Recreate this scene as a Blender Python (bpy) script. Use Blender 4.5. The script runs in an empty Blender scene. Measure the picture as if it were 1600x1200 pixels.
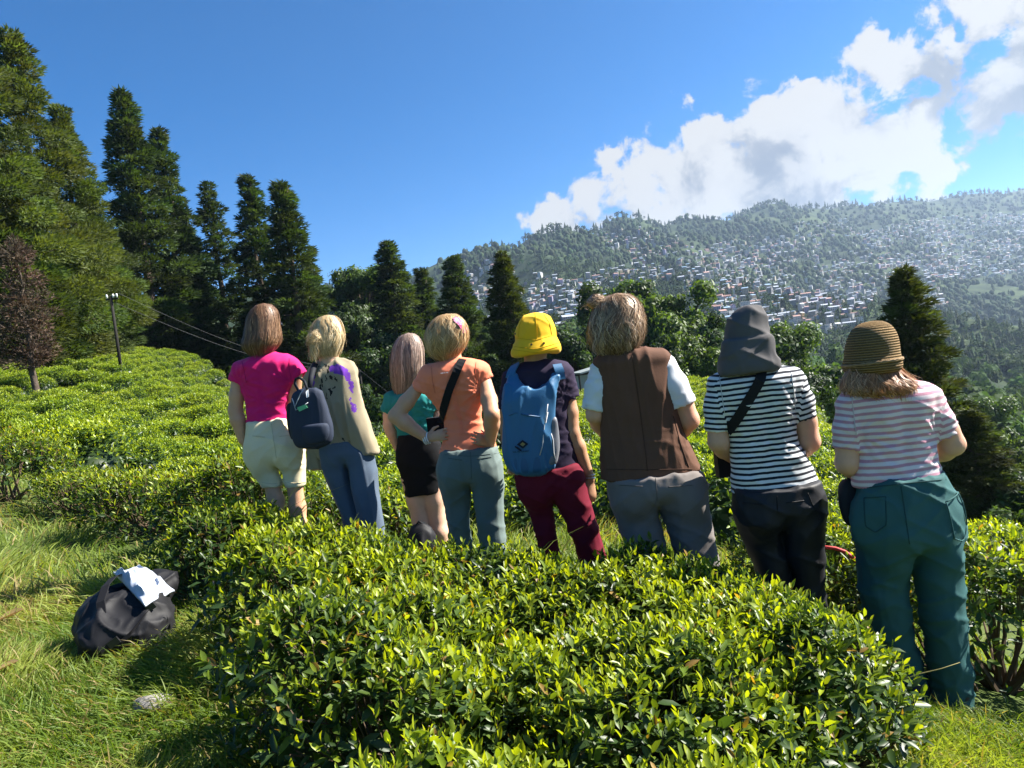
import bpy, math, random
import numpy as np
from mathutils import Vector, Matrix, Euler

random.seed(7)
RNG = np.random.default_rng(11)
SC = bpy.context.scene
COL = SC.collection

# ------------------------------------------------------------------ camera
F_PX = 1109.0                       # focal length in pixels of the 1600 px wide photograph
ROLL = math.radians(7.0)
PITCH = math.radians(2.0)
CAM = Vector((0.0, 0.0, 1.5))
cam_data = bpy.data.cameras.new('camera')
cam = bpy.data.objects.new('camera', cam_data)
COL.objects.link(cam)
cam_data.sensor_width = 36.0
cam_data.lens = 36.0 * F_PX / 1600.0
cam_data.clip_start = 0.05
cam_data.clip_end = 30000.0
CROT = Matrix.Rotation(math.pi / 2 - PITCH, 3, 'X') @ Matrix.Rotation(-ROLL, 3, 'Z')
cam.matrix_world = Matrix.Translation(CAM) @ CROT.to_4x4()
SC.camera = cam
CR = np.array(CROT)

# ------------------------------------------------------------------ light
SUN_AZ = math.radians(79.0)         # from straight ahead towards the right
SUN_EL = math.radians(42.0)
SUN_DIR = Vector((math.sin(SUN_AZ) * math.cos(SUN_EL), math.cos(SUN_AZ) * math.cos(SUN_EL), math.sin(SUN_EL)))
sun_data = bpy.data.lights.new('sun', 'SUN')
sun_data.energy = 5.0
sun_data.angle = math.radians(0.53)
sun_data.color = (1.0, 0.95, 0.86)
sun = bpy.data.objects.new('sun', sun_data)
COL.objects.link(sun)
sun.rotation_euler = SUN_DIR.to_track_quat('Z', 'Y').to_euler()
sun.location = SUN_DIR * 60

SC.view_settings.view_transform = 'Standard'
SC.view_settings.look = 'None'
SC.view_settings.exposure = 1.80
SC.view_settings.gamma = 1.0
SC.view_settings.use_curve_mapping = False
SC.cycles.use_denoising = True
SC.cycles.max_bounces = 8
SC.cycles.diffuse_bounces = 3
SC.cycles.glossy_bounces = 2
SC.cycles.transmission_bounces = 4
SC.cycles.transparent_max_bounces = 8
SC.cycles.volume_bounces = 0
SC.cycles.caustics_reflective = False
SC.cycles.caustics_refractive = False
SC.cycles.sample_clamp_indirect = 6.0


def pix_dir(px, py):
    """Direction(s) in the world through a pixel of the 1600 x 1200 photograph, scaled to y = 1."""
    px = np.asarray(px, float)
    py = np.asarray(py, float)
    d = np.stack([(px - 800.0) / F_PX, -(py - 600.0) / F_PX, -np.ones_like(px)], -1)
    w = d @ CR.T
    return w / w[..., 1:2]


def P(px, py, D):
    """World point seen at a pixel, D metres in front of the camera."""
    return np.array(CAM) + pix_dir(px, py) * D


def to_pix(p):
    p = np.asarray(p, float) - np.array(CAM)
    c = p @ CR
    return np.stack([800 + F_PX * c[..., 0] / -c[..., 2], 600 - F_PX * c[..., 1] / -c[..., 2]], -1)


# ------------------------------------------------------------------ world: sky with cumulus
def N(nt, typ, loc=None, **kw):
    n = nt.nodes.new(typ)
    for k, v in kw.items():
        if k.startswith('i_'):
            key = k[2:]
            key = int(key) if key.isdigit() else key.replace('_', ' ')
            n.inputs[key].default_value = v
        else:
            setattr(n, k, v)
    return n


def math_node(nt, op, a, b=None, clamp=False):
    n = nt.nodes.new('ShaderNodeMath')
    n.operation = op
    n.use_clamp = clamp
    for i, v in enumerate((a, b)):
        if v is None:
            continue
        if isinstance(v, (int, float)):
            n.inputs[i].default_value = v
        else:
            nt.links.new(v, n.inputs[i])
    return n.outputs[0]


def vmath(nt, op, a, b=None, scale=None):
    n = nt.nodes.new('ShaderNodeVectorMath')
    n.operation = op
    for i, v in enumerate((a, b)):
        if v is None:
            continue
        if isinstance(v, (tuple, list, Vector)):
            n.inputs[i].default_value = v
        else:
            nt.links.new(v, n.inputs[i])
    if scale is not None:
        if isinstance(scale, (int, float)):
            n.inputs['Scale'].default_value = scale
        else:
            nt.links.new(scale, n.inputs['Scale'])
    return n.outputs['Value'] if op in ('DOT_PRODUCT', 'DISTANCE', 'LENGTH') else n.outputs[0]


def maprange(nt, v, a, b, c, d, smooth=True):
    n = nt.nodes.new('ShaderNodeMapRange')
    n.interpolation_type = 'SMOOTHSTEP' if smooth else 'LINEAR'
    n.inputs[1].default_value, n.inputs[2].default_value = a, b
    n.inputs[3].default_value, n.inputs[4].default_value = c, d
    nt.links.new(v, n.inputs[0])
    return n.outputs[0]


world = bpy.data.worlds.new('World')
SC.world = world
world.use_nodes = True
wt = world.node_tree
wt.nodes.clear()
w_out = wt.nodes.new('ShaderNodeOutputWorld')
w_bg = wt.nodes.new('ShaderNodeBackground')
sky = wt.nodes.new('ShaderNodeTexSky')
sky.sky_type = 'NISHITA'
sky.sun_disc = False
sky.sun_elevation = SUN_EL
sky.sun_rotation = SUN_AZ
sky.altitude = 2000.0
sky.air_density = 0.85
sky.dust_density = 0.12
sky.ozone_density = 4.0
SKY_STRENGTH = 0.074
HAZE_DENSITY = 0.00011
w_bg.inputs['Strength'].default_value = SKY_STRENGTH
tc = wt.nodes.new('ShaderNodeTexCoord')
DIRV = vmath(wt, 'NORMALIZE', tc.outputs['Generated'])

# each cumulus head: direction in the sky and angular radius
CLOUD_HEADS = [(875, 350, 46), (930, 318, 60), (958, 262, 32), (1000, 325, 84), (1060, 280, 84), (1105, 228, 58), (1150, 300, 96),
               (1230, 190, 66), (1255, 130, 34), (1270, 270, 100), (1345, 190, 78), (1392, 112, 48), (1390, 240, 84),
               (1545, 45, 70), (1585, 125, 66), (1660, 60, 90), (1720, 170, 70), (1475, 78, 16)]


def cloud_cover(vec, heads):
    acc = None
    for (px, py, rad) in heads:
        d = Vector(pix_dir(px, py)).normalized()
        dist = vmath(wt, 'DISTANCE', vec, tuple(d))
        e = math_node(wt, 'SUBTRACT', 1.0, math_node(wt, 'DIVIDE', dist, rad / F_PX))
        if acc is None:
            acc = e
        else:
            n = wt.nodes.new('ShaderNodeMath')
            n.operation = 'SMOOTH_MAX'
            wt.links.new(acc, n.inputs[0])
            wt.links.new(e, n.inputs[1])
            n.inputs[2].default_value = 0.35
            acc = n.outputs[0]
    return acc


def wnoise(vec, scale, detail=8.0, rough=0.55, dist=0.0, color=False):
    n = wt.nodes.new('ShaderNodeTexNoise')
    n.inputs['Scale'].default_value = scale
    n.inputs['Detail'].default_value = detail
    n.inputs['Roughness'].default_value = rough
    n.inputs['Distortion'].default_value = dist
    wt.links.new(vec, n.inputs['Vector'])
    return n.outputs['Color' if color else 'Fac']


def warped(vec):
    w1 = vmath(wt, 'SUBTRACT', wnoise(vec, 7.0, 3.0, 0.5, color=True), (0.5, 0.5, 0.5))
    w2 = vmath(wt, 'SUBTRACT', wnoise(vec, 24.0, 5.0, 0.6, color=True), (0.5, 0.5, 0.5))
    return vmath(wt, 'ADD', vec, vmath(wt, 'ADD', vmath(wt, 'SCALE', w1, scale=0.07), vmath(wt, 'SCALE', w2, scale=0.055)))


def cloud_density(vec, env, detail):
    n = math_node(wt, 'SUBTRACT', wnoise(vec, 15.0, detail, 0.6, 0.3), 0.5)
    return math_node(wt, 'ADD', env, math_node(wt, 'MULTIPLY', n, 3.1))


wv = warped(DIRV)
to_sun = Vector(pix_dir(1450, -200)).normalized() - Vector(pix_dir(1250, 250)).normalized()
to_sun = to_sun.normalized()
den = cloud_density(DIRV, math_node(wt, 'MAXIMUM', cloud_cover(wv, CLOUD_HEADS), -2.0), 9.0)
# thickness of cloud towards the sun decides how bright the vapour is
off1 = vmath(wt, 'ADD', DIRV, tuple(to_sun * 0.016))
off2 = vmath(wt, 'ADD', DIRV, tuple(to_sun * 0.075))
env2 = cloud_cover(vmath(wt, 'ADD', wv, tuple(to_sun * 0.05)), CLOUD_HEADS[1::2])
den1 = cloud_density(off1, env2, 7.0)
den2 = cloud_density(off2, env2, 3.0)
thick = math_node(wt, 'ADD', math_node(wt, 'MULTIPLY', math_node(wt, 'MAXIMUM', den1, 0.0), 0.62),
                  math_node(wt, 'MULTIPLY', math_node(wt, 'MAXIMUM', den2, 0.0), 0.55))
lit = math_node(wt, 'POWER', 2.718, math_node(wt, 'MULTIPLY', thick, -0.75))
alpha = maprange(wt, den, 0.06, 0.36, 0.0, 1.0)
cmix = wt.nodes.new('ShaderNodeMix')
cmix.data_type = 'RGBA'
cmix.inputs['A'].default_value = (0.85, 1.0, 1.3, 1)
cmix.inputs['B'].default_value = (2.95, 2.9, 2.82, 1)
relief = maprange(wt, math_node(wt, 'SUBTRACT', den, den1), -0.34, 0.40, 0.0, 1.0)
shade = math_node(wt, 'ADD', math_node(wt, 'MULTIPLY', maprange(wt, lit, 0.15, 0.80, 0.0, 1.0, False), 0.42), math_node(wt, 'MULTIPLY', relief, 0.58), True)
wt.links.new(shade, cmix.inputs['Factor'])
smix = wt.nodes.new('ShaderNodeMix')
smix.data_type = 'RGBA'
wt.links.new(alpha, smix.inputs['Factor'])
hsv = wt.nodes.new('ShaderNodeHueSaturation')      # the camera's rich blue
hsv.inputs['Saturation'].default_value = 1.36
hsv.inputs['Value'].default_value = 0.74
wt.links.new(sky.outputs[0], hsv.inputs['Color'])
SKY_COL = hsv.outputs[0]
wt.links.new(SKY_COL, smix.inputs['A'])
wt.links.new(cmix.outputs['Result'], smix.inputs['B'])
wt.links.new(smix.outputs['Result'], w_bg.inputs['Color'])
w_clear = wt.nodes.new('ShaderNodeBackground')
w_clear.inputs['Strength'].default_value = SKY_STRENGTH
wt.links.new(SKY_COL, w_clear.inputs['Color'])
w_mix = wt.nodes.new('ShaderNodeMixShader')      # the cumulus bank fills one quarter of the sky, the rest is clear
bank = math_node(wt, 'GREATER_THAN', vmath(wt, 'DOT_PRODUCT', DIRV, tuple(Vector(pix_dir(1330, 170)).normalized())), math.cos(math.radians(31)))
wt.links.new(bank, w_mix.inputs[0])
wt.links.new(w_clear.outputs[0], w_mix.inputs[1])
wt.links.new(w_bg.outputs[0], w_mix.inputs[2])
wt.links.new(w_mix.outputs[0], w_out.inputs['Surface'])
world.cycles.sampling_method = 'MANUAL'
world.cycles.sample_map_resolution = 512

# ------------------------------------------------------------------ helpers
def tag(o, label=None, cat=None, group=None, kind=None):
    if label: o['label'] = label
    if cat: o['category'] = cat
    if group: o['group'] = group
    if kind: o['kind'] = kind
    return o


def link(o, parent=None):
    COL.objects.link(o)
    if parent is not None:
        o.parent = parent
    return o


def empty(name, loc=(0, 0, 0), rz=0.0):
    o = bpy.data.objects.new(name, None)
    o.empty_display_size = 0.1
    o.location = loc
    o.rotation_euler = (0, 0, rz)
    return link(o)


def mesh_np(name, V, faces, mat=None, smooth=False, tint=None, attrs=None):
    """Mesh from a vertex array and one face array (tris or quads) or a list of such arrays."""
    V = np.asarray(V, np.float32).reshape(-1, 3)
    fl = faces if isinstance(faces, (list, tuple)) else [faces]
    fl = [np.asarray(f, np.int32) for f in fl if len(f)]
    me = bpy.data.meshes.new(name)
    me.vertices.add(len(V))
    me.vertices.foreach_set('co', V.ravel())
    idx = np.concatenate([f.ravel() for f in fl])
    tot = np.concatenate([np.full(len(f), f.shape[1], np.int32) for f in fl])
    start = np.concatenate([[0], np.cumsum(tot)[:-1]]).astype(np.int32)
    me.loops.add(len(idx))
    me.loops.foreach_set('vertex_index', idx)
    me.polygons.add(len(tot))
    me.polygons.foreach_set('loop_start', start)
    me.polygons.foreach_set('loop_total', tot)
    if smooth:
        me.polygons.foreach_set('use_smooth', np.ones(len(tot), bool))
    me.update(calc_edges=True)
    if tint is not None:
        t = np.ones((len(V), 4), np.float32)
        t[:, :3] = np.asarray(tint, np.float32)
        a = me.attributes.new('tint', 'FLOAT_COLOR', 'POINT')
        a.data.foreach_set('color', t.ravel())
    for k, v in (attrs or {}).items():
        v = np.asarray(v, np.float32)
        if v.ndim == 1:
            a = me.attributes.new(k, 'FLOAT', 'POINT')
            a.data.foreach_set('value', v)
        else:
            a = me.attributes.new(k, 'FLOAT_VECTOR', 'POINT')
            a.data.foreach_set('vector', v.ravel())
    if mat is not None:
        me.materials.append(mat)
    return me


def obj(name, me, parent=None, loc=None):
    o = bpy.data.objects.new(name, me)
    if loc is not None:
        o.location = loc
    return link(o, parent)


class MB:
    """Collects small shapes into one mesh."""
    def __init__(self):
        self.V, self.F, self.n = [], [], 0

    def add(self, V, F):
        V = np.asarray(V, float).reshape(-1, 3)
        self.V.append(V)
        for f in F:
            self.F.append([int(i) + self.n for i in f])
        self.n += len(V)

    def box(self, c, s, R=None):
        c = np.asarray(c, float); s = np.asarray(s, float) / 2
        v = np.array([[x, y, z] for x in (-1, 1) for y in (-1, 1) for z in (-1, 1)], float) * s
        if R is not None:
            v = v @ np.asarray(R).T
        self.add(v + c, [(0, 1, 3, 2), (4, 6, 7, 5), (0, 4, 5, 1), (2, 3, 7, 6), (0, 2, 6, 4), (1, 5, 7, 3)])

    def tube(self, pts, rad, n=8, flat=None, cap=True):
        pts = np.asarray(pts, float)
        m = len(pts)
        rad = np.broadcast_to(np.asarray(rad, float), (m,))
        t = np.gradient(pts, axis=0)
        t /= np.linalg.norm(t, axis=1)[:, None] + 1e-9
        ref = np.array([0, 0, 1.0]) if abs(t[0][2]) < 0.9 else np.array([0, 1.0, 0])
        a = np.cross(t[0], ref); a /= np.linalg.norm(a)
        rings = []
        for i in range(m):
            a = a - t[i] * np.dot(a, t[i]); a /= np.linalg.norm(a) + 1e-9
            b = np.cross(t[i], a)
            ang = np.arange(n) * 2 * math.pi / n
            rings.append(pts[i] + rad[i] * (np.cos(ang)[:, None] * a + np.sin(ang)[:, None] * b))
        F = []
        for i in range(m - 1):
            for j in range(n):
                k = (j + 1) % n
                F.append((i * n + j, i * n + k, (i + 1) * n + k, (i + 1) * n + j))
        if cap:
            F.append(tuple(range(n - 1, -1, -1)))
            F.append(tuple((m - 1) * n + j for j in range(n)))
        self.add(np.concatenate(rings), F)

    def ribbon(self, pts, side, width, thick, nrm):
        """A strap: rectangular section swept along points; side and nrm per point."""
        pts = np.asarray(pts, float)
        m = len(pts)
        side = np.broadcast_to(np.asarray(side, float), (m, 3)); nrm = np.broadcast_to(np.asarray(nrm, float), (m, 3))
        rings = []
        for i in range(m):
            s = side[i] * width / 2; nn = nrm[i] * thick / 2
            rings += [pts[i] - s - nn, pts[i] + s - nn, pts[i] + s + nn, pts[i] - s + nn]
        F = []
        for i in range(m - 1):
            for j in range(4):
                k = (j + 1) % 4
                F.append((i * 4 + j, i * 4 + k, (i + 1) * 4 + k, (i + 1) * 4 + j))
        F.append((3, 2, 1, 0)); F.append(tuple((m - 1) * 4 + j for j in range(4)))
        self.add(rings, F)

    def build(self, name, mat, parent=None, smooth=False, loc=None, org=None):
        V = np.concatenate(self.V)
        if org is not None:
            V = V - np.asarray(org, float)
        me = bpy.data.meshes.new(name)
        me.from_pydata(V.tolist(), [], self.F)
        if smooth:
            me.polygons.foreach_set('use_smooth', np.ones(len(me.polygons), bool))
        me.materials.append(mat)
        me.update()
        return obj(name, me, parent, loc)


# value noise on a periodic lattice
_LAT = np.random.default_rng(3).random((32, 32, 32)).astype(np.float32)


def vnoise(p, octaves=1, gain=0.5):
    p = np.asarray(p, np.float64)
    out = np.zeros(p.shape[:-1]); amp = 1.0; tot = 0
    for o in range(octaves):
        q = p * (2.03 ** o) + 17.3 * o
        i = np.floor(q).astype(np.int64); f = q - i
        f = f * f * (3 - 2 * f)
        i0 = i & 31; i1 = (i + 1) & 31
        x0, y0, z0 = i0[..., 0], i0[..., 1], i0[..., 2]
        x1, y1, z1 = i1[..., 0], i1[..., 1], i1[..., 2]
        fx, fy, fz = f[..., 0], f[..., 1], f[..., 2]
        c = ((_LAT[x0, y0, z0] * (1 - fx) + _LAT[x1, y0, z0] * fx) * (1 - fy) + (_LAT[x0, y1, z0] * (1 - fx) + _LAT[x1, y1, z0] * fx) * fy) * (1 - fz) + \
            ((_LAT[x0, y0, z1] * (1 - fx) + _LAT[x1, y0, z1] * fx) * (1 - fy) + (_LAT[x0, y1, z1] * (1 - fx) + _LAT[x1, y1, z1] * fx) * fy) * fz
        out += amp * (c - 0.5) * 2; tot += amp; amp *= gain
    return out / tot


def unit(v):
    v = np.asarray(v, float)
    return v / (np.linalg.norm(v, axis=-1, keepdims=True) + 1e-12)


# ------------------------------------------------------------------ materials
def mat(name, color=(0.5, 0.5, 0.5), rough=0.7, spec=0.3, metallic=0.0):
    m = bpy.data.materials.new(name)
    m.use_nodes = True
    b = m.node_tree.nodes['Principled BSDF']
    b.inputs['Base Color'].default_value = (*color, 1)
    b.inputs['Roughness'].default_value = rough
    b.inputs['Specular IOR Level'].default_value = spec
    b.inputs['Metallic'].default_value = metallic
    return m


def nt_of(m):
    return m.node_tree, m.node_tree.nodes['Principled BSDF']


def noise_tex(nt, scale, detail=4.0, rough=0.55, vec=None, color=False):
    n = nt.nodes.new('ShaderNodeTexNoise')
    n.inputs['Scale'].default_value = scale
    n.inputs['Detail'].default_value = detail
    n.inputs['Roughness'].default_value = rough
    if vec is None:
        t = nt.nodes.new('ShaderNodeTexCoord'); vec = t.outputs['Object']
    nt.links.new(vec, n.inputs['Vector'])
    return n.outputs['Color' if color else 'Fac']


def mixc(nt, fac, a, b, blend='MIX'):
    n = nt.nodes.new('ShaderNodeMix')
    n.data_type = 'RGBA'
    n.blend_type = blend
    for key, v in (('Factor', fac), ('A', a), ('B', b)):
        if isinstance(v, (int, float)):
            n.inputs[key].default_value = v
        elif isinstance(v, (tuple, list)):
            n.inputs[key].default_value = (*v[:3], 1)
        else:
            nt.links.new(v, n.inputs[key])
    return n.outputs['Result']


def bump(nt, b, height, strength=0.3, dist=0.01):
    n = nt.nodes.new('ShaderNodeBump')
    n.inputs['Strength'].default_value = strength
    n.inputs['Distance'].default_value = dist
    nt.links.new(height, n.inputs['Height'])
    nt.links.new(n.outputs[0], b.inputs['Normal'])


def attr(nt, name, out='Color'):
    n = nt.nodes.new('ShaderNodeAttribute')
    n.attribute_name = name
    return n.outputs[out]


def leaf_mat(name, base=None, trans=0.45, rough=0.45, spec=0.35, tcol=(1.5, 1.5, 0.5), use_tint=True, var=0.0):
    """Thin leaf: reflects its own colour and lets yellow-green light through."""
    m = mat(name, base or (0.1, 0.2, 0.03), rough, spec)
    nt, b = nt_of(m)
    out = nt.nodes['Material Output']
    if use_tint:
        c = attr(nt, 'tint')
    else:
        rgb = nt.nodes.new('ShaderNodeRGB'); rgb.outputs[0].default_value = (*base, 1); c = rgb.outputs[0]
    if var > 0:
        oi = nt.nodes.new('ShaderNodeObjectInfo')
        c = mixc(nt, math_node(nt, 'MULTIPLY', oi.outputs['Random'], var), c, mixc(nt, 1.0, c, (0.55, 0.75, 0.6), 'MULTIPLY'))
    nt.links.new(c, b.inputs['Base Color'])
    tr = nt.nodes.new('ShaderNodeBsdfTranslucent')
    nt.links.new(mixc(nt, 1.0, c, tcol, 'MULTIPLY'), tr.inputs['Color'])
    mx = nt.nodes.new('ShaderNodeMixShader')
    mx.inputs[0].default_value = trans
    nt.links.new(b.outputs[0], mx.inputs[1])
    nt.links.new(tr.outputs[0], mx.inputs[2])
    nt.links.new(mx.outputs[0], out.inputs['Surface'])
    return m


def fabric(name, color, rough=0.85, var=0.12, weave=900.0, bumps=0.15, spec=0.15, sheen=0.1, trans=0.0):
    m = mat(name, color, rough, spec)
    nt, b = nt_of(m)
    n1 = noise_tex(nt, 9.0, 4.0)
    dark = tuple(c * (1 - var) for c in color)
    lite = tuple(min(1, c * (1 + var)) for c in color)
    c = mixc(nt, n1, dark, lite)
    fine = noise_tex(nt, weave * 0.35, 2.0)
    c = mixc(nt, 0.35, c, mixc(nt, fine, tuple(x * 0.75 for x in color), tuple(min(1, x * 1.25) for x in color)))
    nt.links.new(c, b.inputs['Base Color'])
    b.inputs['Sheen Weight'].default_value = sheen if max(color) > 0.15 else 0.0
    bump(nt, b, fine, bumps, 0.002)
    if trans:
        out = nt.nodes['Material Output']
        tr = nt.nodes.new('ShaderNodeBsdfTranslucent')
        nt.links.new(c, tr.inputs['Color'])
        mx = nt.nodes.new('ShaderNodeMixShader'); mx.inputs[0].default_value = trans
        nt.links.new(b.outputs[0], mx.inputs[1]); nt.links.new(tr.outputs[0], mx.inputs[2])
        nt.links.new(mx.outputs[0], out.inputs['Surface'])
    return m

# ------------------------------------------------------------------ the land: one sheet out to the far ridge
# heads of the eight people: pixel of the crown, distance, standing height
PEOPLE = {1: (409, 476, 4.5, 1.64), 2: (507, 494, 4.4, 1.63), 3: (640, 522, 4.9, 1.62), 4: (697, 492, 4.2, 1.66),
          5: (832, 489, 3.85, 1.67), 6: (963, 459, 3.55, 1.70), 7: (1166, 479, 3.3, 1.68), 8: (1361, 502, 3.05, 1.67)}
_ctl = []            # (x, y, z)
for k, (px, py, D, h) in PEOPLE.items():
    p = P(px, py, D)
    _ctl.append((p[0], p[1], p[2] - h))
_ctl += [(-3.0, 0.8, 0.48), (3.0, 0.8, -0.55), (0.0, 0.9, 0.0), (-0.1, 2.2, 0.02), (-4.2, 2.6, 0.62), (2.7, 2.4, -0.52)]
for (px, py, D) in [
        (30, 1190, 2.35), (190, 1010, 3.35), (60, 900, 5.0), (50, 765, 8.5), (0, 690, 15), (0, 625, 24), (20, 572, 38), (0, 560, 50),
        (150, 690, 14), (150, 620, 26), (140, 568, 40), (300, 720, 12.5), (300, 650, 24), (290, 596, 40), (230, 552, 60), (330, 570, 58),
        (350, 628, 27), (360, 640, 40), (420, 655, 22), (420, 668, 33), (480, 720, 13.5), (480, 672, 20), (480, 690, 40), (430, 640, 75),
        (620, 770, 9.5), (620, 708, 14.5), (620, 712, 20), (640, 715, 28), (650, 700, 42), (640, 660, 80),
        (760, 815, 7), (760, 748, 10.5), (765, 738, 13), (770, 745, 20), (770, 735, 28), (780, 710, 45), (780, 660, 90),
        (850, 700, 14), (850, 665, 24), (850, 655, 45),
        (930, 800, 7.5), (930, 700, 14), (930, 640, 26), (920, 598, 48), (900, 580, 95),
        (1090, 790, 8.5), (1090, 720, 14.5), (1080, 650, 26), (1070, 600, 46), (1060, 575, 95),
        (1280, 905, 7), (1290, 805, 11), (1290, 715, 18), (1290, 672, 28), (1270, 640, 60), (1250, 620, 110),
        (1450, 950, 6.8), (1440, 905, 10.5), (1420, 900, 20), (1430, 760, 60), (1430, 690, 120),
        (1560, 985, 6.2), (1560, 912, 9.0), (1580, 900, 14), (1590, 885, 25), (1580, 790, 60), (1600, 720, 130)]:
    _q = P(px, py, D)
    _ctl.append((_q[0], _q[1], _q[2] - (0.40 if 9 <= D <= 70 and px < 1250 else 0.0)))      # the land lies below the tea tops
# far slopes and the ridge against the sky
for (px, py, D) in [
        (-100, 590, 150), (-100, 585, 1300), (-100, 640, 2600), (200, 580, 150), (200, 570, 1300), (200, 640, 2600), (500, 575, 200), (500, 520, 1300), (500, 560, 2600),
        (640, 555, 250), (640, 470, 1250), (640, 490, 1500), (640, 545, 2600),
        (725, 540, 300), (725, 480, 700), (722, 421, 1250), (725, 440, 1500), (735, 520, 2700),
        (790, 500, 560), (800, 416, 1350), (810, 440, 1700), (810, 520, 2900),
        (850, 560, 220), (850, 510, 520), (850, 455, 900), (850, 389, 1500), (860, 430, 1900), (870, 520, 3000),
        (950, 545, 300), (950, 490, 650), (950, 430, 1050), (950, 362, 1700), (960, 400, 2100), (970, 480, 3200),
        (1100, 555, 260), (1100, 500, 620), (1100, 440, 1120), (1100, 390, 1500), (1100, 347, 1900), (1110, 380, 2300), (1110, 440, 3300),
        (1200, 570, 240), (1200, 510, 600), (1200, 450, 1080), (1200, 380, 1600), (1200, 325, 2050), (1210, 360, 2500), (1210, 420, 3500),
        (1300, 600, 240), (1300, 535, 560), (1310, 500, 820), (1310, 480, 1080), (1300, 420, 1400), (1300, 360, 1800), (1300, 321, 2200), (1310, 350, 2600), (1310, 400, 3600),
        (1400, 620, 230), (1400, 560, 520), (1400, 505, 820), (1400, 475, 1150), (1400, 410, 1550), (1400, 345, 2050), (1400, 315, 2500), (1410, 340, 2900), (1410, 390, 3900),
        (1500, 640, 240), (1500, 575, 500), (1500, 525, 780), (1500, 488, 1150), (1500, 420, 1550), (1500, 350, 2150), (1500, 306, 2700), (1510, 335, 3200), (1510, 370, 4200),
        (1600, 670, 230), (1600, 600, 480), (1600, 545, 760), (1600, 500, 1120), (1600, 420, 1550), (1600, 345, 2200), (1600, 298, 2900), (1610, 325, 3400), (1610, 360, 4500),
        (1750, 690, 240), (1750, 560, 750), (1750, 420, 1500), (1750, 290, 2900), (1750, 330, 4000)]:
    _ctl.append(tuple(P(px, py, D)))
_ctl = np.array(_ctl)


def _uv(x, y):
    r = np.sqrt(x * x + y * y) + 1e-6
    az = np.arctan2(x, y)
    return np.stack([np.clip(az, -1.0, 0.95) * 2.6, np.log(r + 1.5)], -1), r, az


def _tps(d2):
    return 0.5 * d2 * np.log(d2 + 1e-12)


_cuv, _cr, _ = _uv(_ctl[:, 0], _ctl[:, 1])
_ct = (_ctl[:, 2] - CAM.z) / (_cr + 1.5)
_K = _tps(((_cuv[:, None] - _cuv[None]) ** 2).sum(-1)) + np.eye(len(_cuv)) * 0.004
_Pm = np.concatenate([np.ones((len(_cuv), 1)), _cuv], 1)
_A = np.block([[_K, _Pm], [_Pm.T, np.zeros((3, 3))]])
_sol = np.linalg.solve(_A, np.concatenate([_ct, np.zeros(3)]))
_w, _lin = _sol[:-3], _sol[-3:]


def ground_z(x, y):
    x = np.asarray(x, float); y = np.asarray(y, float)
    shp = np.broadcast(x, y).shape
    x = np.broadcast_to(x, shp).ravel(); y = np.broadcast_to(y, shp).ravel()
    uv, r, az = _uv(x, y)
    t = np.empty(len(r))
    for s in range(0, len(r), 20000):
        q = uv[s:s + 20000]
        t[s:s + 20000] = _tps(((q[:, None] - _cuv[None]) ** 2).sum(-1)) @ _w + _lin[0] + q @ _lin[1:]
    z = CAM.z + np.clip(t, -2, 0.6) * (r + 1.5)
    # behind the camera the slope simply goes on
    back = np.clip((np.abs(az) - 0.95) / 0.8, 0, 1)
    z = z * (1 - back) + back * (-0.17 * x - 0.0 * y) * np.minimum(1, 60 / (r + 1))
    near = np.clip((2.2 - r) / 1.4, 0, 1)
    z = z * (1 - near) + near * (-0.17 * x)
    q = np.stack([x, y, np.zeros_like(x)], -1)
    z = z + 0.03 * vnoise(q * 1.1) * np.clip(r / 2, 0, 1) + 0.18 * vnoise(q * 0.16, 2) * np.clip((r - 8) / 20, 0, 1)
    far = np.clip((r - 250) / 500, 0, 1)
    warp = np.stack([vnoise(q * 0.004 + 5, 2), vnoise(q * 0.004 + 9, 2)], -1) * 60
    qq = q.copy(); qq[:, :2] += warp
    ridge = 1 - 2 * np.abs(vnoise(qq * np.array([0.0050, 0.0020, 0]) + 3.1, 3))
    keep = 1 - 0.75 * np.clip((r - 1500) / 900, 0, 1)
    z = z + far * keep * (ridge - 0.35) * 58
    return z.reshape(shp)


_n_az, _n_r = 340, 330
_az = np.concatenate([np.linspace(-math.pi, -0.95, 36, endpoint=False), np.linspace(-0.95, 0.95, 300), np.linspace(0.95, math.pi, 36)[1:]])
_rr = np.concatenate([[0.0], np.geomspace(0.35, 9000, 290)])
_gx = _rr[:, None] * np.sin(_az)[None]; _gy = _rr[:, None] * np.cos(_az)[None]
_gz = ground_z(_gx, _gy)
GRID_Z = _gz
G_M, G_N = _gx.shape
_i = np.arange(G_M - 1)[:, None] * G_N + np.arange(G_N - 1)[None]
_quads = np.stack([_i, _i + G_N, _i + G_N + 1, _i + 1], -1).reshape(-1, 4)

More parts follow.
